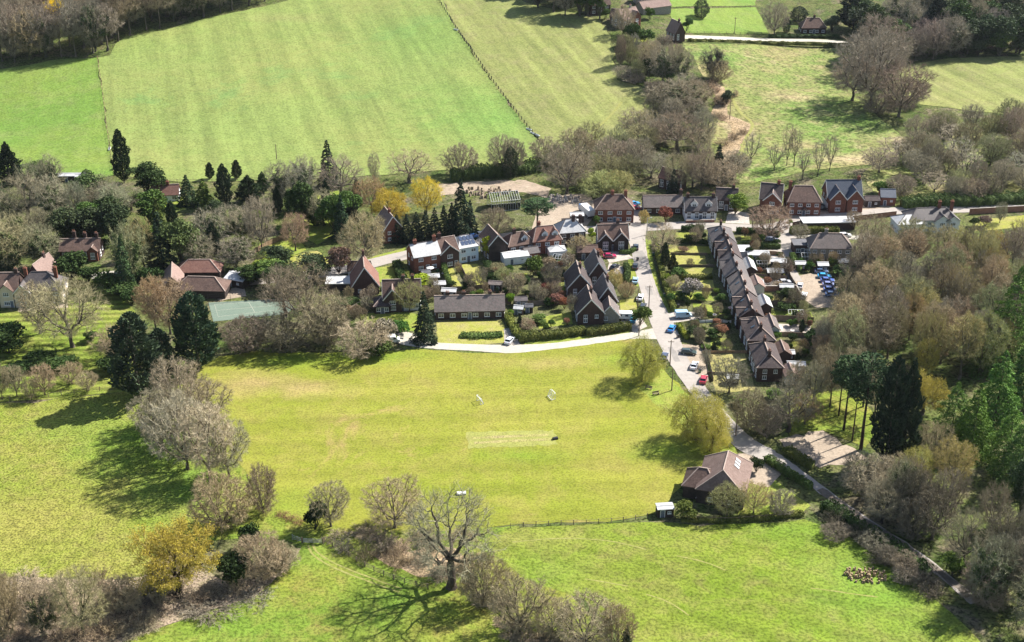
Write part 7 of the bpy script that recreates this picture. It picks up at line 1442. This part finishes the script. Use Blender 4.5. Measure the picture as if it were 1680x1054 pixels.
P_('bare bush', 1470, 800, 60, 70, 'pale thicket against the giant cypress foot', None, GREY, (1.1, 1.05, .95), 1)
P_('bare oak', 1446, 858, 76, 76, 'ivy trunked tree beside the shaded lane', None, DARK, (.85, .85, .75), 1)
P_('evergreen tree', 1562, 944, 36, 46, 'light green bush at the end of the lane', None, GREY, (1.2, 1.3, .7), 0)
P_('bare bush', 1610, 990, 74, 92, 'brown bare tree at the corner below the lane end', None, GREY, (1.0, .88, .82))
ORD = ['first', 'second', 'third', 'fourth', 'fifth', 'sixth', 'seventh', 'eighth', 'ninth', 'tenth', 'eleventh', 'twelfth', 'thirteenth', 'fourteenth', 'fifteenth', 'sixteenth']
def inside(x, y, P):
    c = False; j = len(P) - 1
    for i in range(len(P)):
        if (P[i][1] > y) != (P[j][1] > y) and x < (P[j][0] - P[i][0]) * (y - P[i][1]) / (P[j][1] - P[i][1]) + P[i][0]: c = not c
        j = i
    return c
def wood(seed, poly, dx, dy, kinds, hr, wr, where, rowtxt, coltxt, group, tints, bottom_first=True, rev=False, sc=0., avoid=()):
    """each tree of a wood on a jittered plan; its label counts its row and its place in the row"""
    rng = random.Random(seed); ys = [p[1] for p in poly]; xs = [p[0] for p in poly]; y = max(ys) - 2; r = 0
    while y > min(ys):
        row = []; x = min(xs) + (dx / 2 if r % 2 else 0)
        while x < max(xs):
            qx, qy = x + rng.uniform(-.46, .46) * dx, y + rng.uniform(-.5, .5) * dy
            if inside(qx, qy, poly) and not any(abs(qx - a) < b and abs(qy - c_) < d for a, c_, b, d in avoid): row.append((qx, qy))
            x += dx
        row.sort(reverse=rev)
        for i, (qx, qy) in enumerate(row):
            kd, look = rng.choices([k[:2] for k in kinds], [k[2] for k in kinds])[0]; k = 1 + sc * (qy - (max(ys) + min(ys)) / 2)
            tint = rng.choice(tints) if not kd.startswith('ever') else rng.choice([(.5, .6, .5), (.7, .85, .6), (.45, .5, .5)])
            plant(kd, qx, qy, rng.uniform(*hr) * k, rng.uniform(*wr) * k, f'{look} {where}, {ORD[r]} {rowtxt}, {ORD[min(i, 15)]} {coltxt}', group, GREY, tint)
        y -= dy; r += 1
MIX = [('wood tree', 'long trunked bare tree', 5), ('bare oak', 'spreading bare tree', 2), ('bare tall', 'tall bare tree', 2), ('budding tree', 'budding tree', 1)]
wood(1, [(1402, 428), (1450, 420), (1520, 424), (1600, 418), (1710, 405), (1710, 560), (1640, 600), (1560, 650), (1500, 610), (1440, 600), (1395, 618), (1350, 580), (1362, 545), (1392, 520), (1420, 480)], 41, 26, MIX, (74, 100), (52, 70), 'in the eastern wood', 'row up', 'from terrace', 'bare trees of the eastern wood', [TAN, (1.25, 1.1, .95), (.85, .80, .75), (1.1, 1.05, .85), GRN, (1.2, 1.15, .7), (.95, .9, .88)], sc=.0012)
wood(2, [(1500, 800), (1560, 838), (1710, 842), (1710, 1090), (1660, 1070), (1590, 960), (1520, 900), (1450, 830), (1480, 800)], 62, 42, [('ivy tree', 'ivy clad tree', 6), ('bare oak', 'dark bare tree', 2), ('bare fan', 'bare tree', 1), ('evergreen tree', 'evergreen', 2)], (84, 112), (60, 84), 'in the shaded wood below lane', 'row up', 'from lane', 'trees of the shaded wood below the lane', [(.8, .78, .72), (.85, .9, .75), (.9, .95, .8), (.7, .68, .65)], sc=.0008)
wood(3, [(-30, 108), (60, 98), (150, 90), (180, 86), (196, 58), (270, 42), (350, 22), (440, 6), (500, -8), (500, -14), (-30, -14)], 38, 20, [('bare fan', 'bare tree', 3), ('bare oak', 'spreading bare tree', 3), ('ivy tree', 'ivy clad tree', 2), ('evergreen tree', 'dark holly', 1)], (66, 88), (50, 66), 'in the hilltop wood', 'row up', 'across', 'trees of the hilltop wood', [(1.1, 1.0, .95), (.95, .9, .88), PURP, (1.1, 1.0, .85), (.8, .76, .74)], avoid=((97, 76, 30, 22),))
def edge(seed, line, sp, kinds, hr, wr, where, cnt, group, tints, rows=1, dy=-13):
    rng = random.Random(seed); P = smooth_line([np.array(p, float) for p in line], 12); d = [0.]
    for a, b in zip(P, P[1:]): d.append(d[-1] + float(np.linalg.norm(b - a)))
    for r in range(rows):
        n = int(d[-1] / sp)
        for i in range(n):
            t = (i + .5 + r * .5) * sp; x = float(np.interp(t, d, [p[0] for p in P])); y = float(np.interp(t, d, [p[1] for p in P])) + r * dy
            kd, look = rng.choices([k[:2] for k in kinds], [k[2] for k in kinds])[0]
            tint = rng.choice(tints) if not kd.startswith('ever') else (.6, .7, .62)
            num = ORD[i] if i < 16 else ORD[i - 16] + ' after the bend'
            plant(kd, x + rng.uniform(-4, 4), y + rng.uniform(-3, 3), rng.uniform(*hr), rng.uniform(*wr), f'{look} {where[r]}, {num} {cnt}', group, GREY, tint)
edge(31, [(-10, 104), (60, 98), (110, 92), (160, 88), (182, 82), (198, 60), (262, 44), (345, 24), (425, 6)], 25, [('wood tree', 'bare tree', 4), ('bare fan', 'wide bare tree', 2), ('ivy tree', 'ivy clad tree', 2)], (70, 90), (44, 58), ['on the hilltop wood edge', 'just inside the hilltop wood edge'], 'along', 'trees on the hilltop wood edge', [(1.05, .96, .95), (.95, .9, .92), (1.0, .94, .86), (.8, .76, .78)], 2)
edge(32, [(1490, 100), (1560, 92), (1640, 88), (1710, 86)], 27, [('bare fan', 'bare tree', 3), ('evergreen tree', 'dark evergreen', 2), ('ivy tree', 'ivy clad tree', 2)], (50, 72), (44, 58), ['on the east field top edge', 'just above the east field edge'], 'along', 'trees on the eastern field top edge', [(1.0, .95, 1.0), (.85, .82, .88), (.95, .95, .9)], 2)
edge(33, [(870, 8), (920, 22), (985, 38)], 24, [('evergreen tree', 'dark evergreen', 3), ('bare oak', 'spreading bare tree', 2)], (48, 64), (38, 50), ['on the dry field top edge'], 'along', 'trees on the dry field top edge', [DARK, PURP], 1)
wood(4, [(1450, 268), (1500, 236), (1560, 232), (1710, 244), (1710, 330), (1600, 332), (1500, 334), (1450, 326), (1410, 300)], 37, 20, [('thin tree', 'thin bare tree', 3), ('bare fan', 'bare tree', 1), ('bare bush', 'bare thicket', 6), ('budding tree', 'budding tree', 1)], (34, 58), (36, 60), 'in the thicket behind long hedge', 'row up', 'from forecourt', 'trees of the thicket behind the long hedge', [GREY, (1.1, 1.05, .95), PURP, (1.05, 1.1, .8), (.85, .85, .8)])
wood(5, [(700, 296), (760, 284), (880, 276), (900, 252), (985, 246), (1060, 222), (1090, 268), (1150, 284), (1240, 296), (1240, 322), (1160, 318), (1060, 312), (960, 300), (860, 292), (760, 298)], 40, 22, [('bare oak', 'spreading bare tree', 3), ('bare bush', 'bare thicket', 2), ('bare fan', 'bare tree', 2), ('budding tree', 'budding tree', 1)], (44, 66), (46, 66), 'in the belt behind the street', 'row up', 'from quarry', 'trees of the belt behind the street', [GREY, (1.1, 1.05, .9), PURP, (1.05, 1.1, .8)])
wood(6, [(-20, 320), (110, 312), (230, 320), (320, 345), (430, 340), (560, 348), (590, 370), (560, 395), (480, 372), (415, 398), (300, 420), (180, 420), (-20, 420)], 46, 27, [('ivy tree', 'ivy clad tree', 6), ('bare oak', 'spreading bare tree', 2), ('evergreen tree', 'evergreen', 3), ('spruce', 'conifer', 1)], (52, 72), (46, 62), 'in the wood behind the manor', 'row up', 'across from manor', 'trees of the wood behind the manor', [(.95, 1.0, .85), (1.05, 1.1, .8), (.85, .9, .75), (.75, .8, .7)], avoid=((370, 372, 86, 36), (262, 404, 30, 24), (272, 346, 40, 18), (200, 320, 20, 14)))
wood(7, [(1375, 60), (1460, 40), (1500, 20), (1710, 20), (1710, 72), (1560, 84), (1500, 92), (1480, 110), (1400, 110)], 36, 18, [('bare oak', 'spreading bare tree', 3), ('evergreen tree', 'dark evergreen', 3), ('ivy tree', 'ivy clad tree', 2), ('cypress', 'dark conifer', 1)], (54, 80), (48, 64), 'above the eastern field', 'row up', 'from meadow belt', 'trees above the eastern field', [GREY, (1.1, 1.0, 1.0), PURP])
wood(8, [(860, 2), (900, 12), (990, 34), (1000, 2), (1000, -16), (860, -16)], 30, 18, [('bare oak', 'spreading bare tree', 2), ('evergreen tree', 'dark evergreen', 3), ('cypress', 'dark conifer', 1)], (50, 66), (36, 48), 'behind the dry hill field', 'row up', 'across', 'trees behind the dry hill field', [DARK, PURP, GREY])
wood(9, [(1050, 176), (1090, 150), (1130, 168), (1160, 220), (1170, 268), (1080, 262), (1050, 230)], 38, 26, [('ivy tree', 'ivy clad tree', 3), ('bare fan', 'bare tree', 2)], (46, 64), (42, 58), 'beside the meadow stream', 'row up', 'across', 'trees beside the meadow stream', [GREY, PURP, (.85, .85, .8)])
wood(10, [(1500, 206), (1560, 196), (1620, 205), (1710, 215), (1710, 236), (1560, 226), (1500, 236)], 40, 20, [('bare bush', 'bare thicket', 3), ('bare fan', 'bare tree', 2)], (36, 56), (42, 58), 'in the hedgerow under eastern field', 'row up', 'from meadow', 'hedgerow under the eastern field', [(1.1, 1.0, 1.0), GREY, GRN])
wood(11, [(1210, 268), (1300, 262), (1400, 272), (1400, 300), (1320, 296), (1230, 306)], 36, 16, [('thin tree', 'thin bare tree', 5)], (46, 68), (22, 32), 'at the meadow foot', 'row up', 'from black conifer', 'thin trees at the meadow foot', [GREY, PURP])
wood(12, [(1000, 50), (1060, 66), (1110, 76), (1108, 135), (1060, 150), (1018, 132), (1008, 90)], 30, 18, [('bare fan', 'bare tree', 2), ('bare bush', 'bare thicket', 2), ('evergreen bush', 'garden shrub', 2)], (24, 40), (24, 36), 'in the far gardens', 'row up', 'across', 'plants in the far gardens', [GREY, GRN, PURP])
wood(13, [(1350, 845), (1420, 880), (1500, 935), (1540, 975), (1530, 990), (1440, 925), (1350, 870)], 30, 18, [('scrub', 'dark bramble', 2), ('bare bush', 'bare bush', 3)], (22, 40), (40, 60), 'on the lane pasture side', 'row up', 'along the lane', 'scrub on the pasture side of the lane', [DARK, (.8, .78, .72), (.72, .70, .62)])
wood(14, [(1400, 830), (1480, 884), (1560, 934), (1590, 910), (1520, 850), (1430, 806)], 48, 26, [('bare bush', 'bare thicket', 2), ('ivy tree', 'ivy clad tree', 3), ('bare oak', 'spreading bare tree', 2)], (70, 108), (58, 80), 'on the lane wood side', 'row up', 'along the lane', 'thicket on the wood side of the lane', [(.8, .76, .7), DARK, (.9, .85, .8)])
P_('bare tall', 1414, 480, 102, 58, 'tall bare tree in front of the grey stone house', None, GREY, (1.0, .95, .9), 0)
P_('wood tree', 1444, 474, 92, 64, 'long trunked bare tree behind the car park corner', None, GREY, TAN, 1)
wood(15, [(1320, 560), (1350, 556), (1372, 596), (1340, 600)], 26, 18, [('bare fan', 'bare tree', 1), ('bare bush', 'bare thicket', 1)], (44, 62), (40, 54), 'behind the last gardens', 'row up', 'across', 'trees behind the last gardens', [TAN, GREY])
wood(16, [(1390, 425), (1440, 425), (1450, 470), (1400, 500)], 40, 26, [('bare oak', 'spreading bare tree', 2), ('bare tall', 'tall bare tree', 2)], (70, 90), (56, 70), 'behind the blue cars', 'row up', 'across', 'trees behind the blue cars', [(1.1, 1., .95), TAN])
def garden(seed, poly, n, where, group):
    rng = random.Random(seed); xs = [p[0] for p in poly]; ys = [p[1] for p in poly]; k = 0; tries = 0; used = []
    while k < n and tries < 4000:
        tries += 1; x, y = rng.uniform(min(xs), max(xs)), rng.uniform(min(ys), max(ys))
        if not inside(x, y, poly) or any(inside(x, y + 2, LP) for LP, _g in LAWNS) : continue
        g = gp(x, y); bad = any(math.hypot(g[0] - a, g[1] - b) < 1.6 for a, b in used)
        for fx, fy, fa, hl_, hw_ in FOOT:
            dx, dy = g[0] - fx, g[1] - fy; u = dx * math.cos(fa) + dy * math.sin(fa); v = -dx * math.sin(fa) + dy * math.cos(fa)
            if abs(u) < hl_ + .9 and abs(v) < hw_ + .9: bad = True; break
        if bad: continue
        used.append((g[0], g[1])); k += 1
        kd, look, c, hr, wr = rng.choice([('evergreen bush', 'dark', (.42, .5, .42), (8, 17), (10, 20)), ('evergreen bush', 'olive', (.9, .95, .6), (7, 15), (10, 18)), ('evergreen bush', 'green', (.8, 1.05, .6), (7, 14), (9, 18)), ('bare bush', 'tawny twiggy', (1.2, 1.05, .85), (14, 26), (12, 22)), ('bare bush', 'brown twiggy', (.95, .85, .75), (12, 24), (12, 22)), ('blossom bush', 'russet', (.75, .45, .33), (8, 16), (9, 16)), ('cypress', 'dark upright', (.6, .7, .6), (14, 24), (8, 12)), ('bare fan', 'small bare', (.9, .85, .8), (24, 36), (18, 28))])
        near = min(((math.hypot(gp(a, b)[0] - g[0], gp(a, b)[1] - g[1]), t) for a, b, t in MARK), default=(0, ''))[1]
        lab = f'{look} garden {"tree" if kd == "bare fan" else "bush"} {where} near {near}'; i = GCOUNT.get(lab, 0); GCOUNT[lab] = i + 1
        if i: lab = f'{ORD[i]} {lab}'
        plant(kd, x, y, rng.uniform(*hr), rng.uniform(*wr), lab, group, GREY, c, cat='bush' if kd != 'bare fan' else 'tree')
GCOUNT = {}
MARK = [(712, 466, 'white shed'), (770, 470, 'blue house lawn'), (740, 495, 'bungalow chimneys'), (815, 478, 'grey shed'), (848, 434, 'white garage'), (916, 424, 'summerhouse'), (905, 476, 'apple tree'), (855, 505, 'felt shed'), (920, 500, 'long fence'), (1105, 385, 'street hedge'), (1130, 428, 'upper yellow lawn'), (1140, 465, 'lower yellow lawn'), (1133, 490, 'white blossom tree'), (1121, 521, 'blue van'), (1170, 560, 'coppery bush'), (1190, 610, 'dry lawn'), (1244, 430, 'white garage'), (1250, 452, 'greenhouse'), (1262, 480, 'brick wall'), (1290, 498, 'car park wall'), (1306, 525, 'polytunnel'), (1285, 545, 'long patio'), (1300, 568, 'yellow lawn'), (1306, 612, 'grey roofed shed'), (1330, 445, 'conservatory'), (640, 490, 'steep cottage'), (600, 520, 'low wall')]
garden(1, [(690, 452), (800, 440), (832, 470), (836, 496), (700, 500), (664, 480)], 24, 'behind the bungalow', 'bushes in the village gardens')
garden(2, [(830, 440), (880, 436), (950, 440), (945, 500), (955, 540), (850, 550), (836, 500)], 32, 'in the middle gardens', 'bushes in the village gardens')
garden(3, [(1092, 380), (1160, 380), (1180, 480), (1205, 560), (1220, 640), (1160, 640), (1140, 560), (1112, 500)], 26, 'west of the terrace', 'bushes in the village gardens')
garden(4, [(1220, 396), (1288, 398), (1296, 455), (1310, 490), (1335, 540), (1340, 600), (1310, 625), (1290, 600), (1262, 540), (1240, 470)], 46, 'east of the terrace', 'bushes in the village gardens')
garden(5, [(1296, 435), (1400, 436), (1395, 448), (1330, 450)], 8, 'below the grey house', 'bushes in the village gardens')
garden(6, [(560, 490), (680, 500), (690, 535), (590, 540)], 12, 'around the two cottages', 'bushes in the village gardens')
# brambles covering the bank and the hedge bottoms
def brambles(seed, poly, n, where, hr=(16, 34), wr=(36, 70)):
    rng = random.Random(seed); xs = [p[0] for p in poly]; ys = [p[1] for p in poly]; P = []
    while len(P) < n:
        x, y = rng.uniform(min(xs), max(xs)), rng.uniform(min(ys), max(ys))
        if inside(x, y, poly): P.append((x, y))
    P.sort()
    for i, (x, y) in enumerate(P): plant('scrub', x, y, rng.uniform(*hr), rng.uniform(*wr), f'tan bramble mound {where}', f'bramble mounds {where}', GREY, rng.choice([(1.75, 1.5, 1.3), (1.5, 1.3, 1.15), (1.3, 1.15, 1.0), (1.7, 1.5, 1.3)]))
for i, (x, y, t) in enumerate(((462, 847, 'upper'), (476, 852, 'middle'), (490, 858, 'lower'))): P_('scrub', x, y, 12, 26, f'red brown heap of cut brush beside the dark round bush, {t} part', None, (1.3, .82, .62))
brambles(1, [(255, 940), (290, 900), (330, 930), (380, 960), (440, 905), (490, 905), (465, 935), (420, 972), (300, 1012), (150, 1065), (-20, 1065), (-20, 950), (100, 948), (180, 952)], 46, 'on the long bank')
brambles(2, [(540, 880), (600, 876), (760, 880), (790, 900), (760, 960), (700, 950), (620, 920)], 16, 'around the reed bed', (12, 26), (30, 56))
brambles(3, [(760, 960), (830, 985), (920, 1040), (1020, 1060), (1000, 1075), (860, 1075), (790, 1010)], 18, 'under the lower hedgerow', (14, 28), (36, 64))
for x, y, h, w, t in ((230, 424, 64, 22, 'behind the grey green ivy trees'), (176, 356, 44, 20, 'above the brick cottage wood'), (422, 366, 48, 20, 'beside the tan sloping fence'), (456, 352, 46, 20, 'among the grey ivy trees'), (506, 364, 58, 22, 'on the upper edge of the sunlit clearing'), (536, 350, 54, 22, 'below the spire shaped conifer'), (586, 334, 42, 18, 'beside the rusty budding tree'), (94, 356, 50, 22, 'beside the big brown bare tree'), (284, 376, 46, 20, 'beside the golden crested conifer'), (352, 420, 54, 22, 'above the red tiled barn')):
    P_('cypress', x, y, h, w, 'slim dark conifer ' + t, None, GREY, (.6, .7, .66))
brambles(4, [(1120, 120), (1190, 130), (1230, 210), (1215, 296), (1160, 296), (1150, 220), (1180, 180)], 22, 'along the meadow stream', (8, 18), (18, 36))
for x, y, h, w, k, c, t in ((384, 384, 24, 26, 'evergreen tree', (1.9, 1.7, .5), 'bright yellow shrub in the hollow between the conifers'), (424, 372, 30, 30, 'evergreen tree', (1.3, 1.4, .6), 'lime green shrub beside the tan fence'), (404, 366, 34, 20, 'spruce', (1.6, 1.4, .45), 'golden conifer behind the lime green shrub'), (330, 372, 40, 26, 'spruce', (.6, .7, .65), 'dark conifer below the yellow tipped one'), (356, 362, 34, 30, 'evergreen tree', (.5, .58, .5), 'dark holly at the foot of the tall cypress column'), (250, 408, 36, 34, 'evergreen tree', (1.2, 1.3, .6), 'yellow green evergreen beside the golden crested conifer'), (520, 372, 36, 24, 'cypress', (.7, .85, .65), 'dark upright conifer in the sunlit clearing'), (470, 392, 26, 30, 'evergreen bush', (.5, .6, .5), 'dark bush beside the lawn of the sunlit clearing'), (578, 372, 44, 26, 'cypress', (.55, .65, .6), 'dark slim conifer behind the tan street tree'), (398, 418, 30, 36, 'evergreen tree', (1.5, 1.3, .55), 'golden laurel above the white cart shed')):
    P_(k, x, y, h, w, t, None, GREY, c)
print('LONG', [k for k in list(LABELS) + list(LABEL_B) if len(k.split()) > 16])
dup = [(k, len(v)) for k, v in list(LABELS.items()) + list(LABEL_B.items()) if len(v) > 1 or k in LABELS and k in LABEL_B]
print('DUPLICATE LABELS', dup); print('PLANTS', sum(len(v) for v in LABELS.values()))
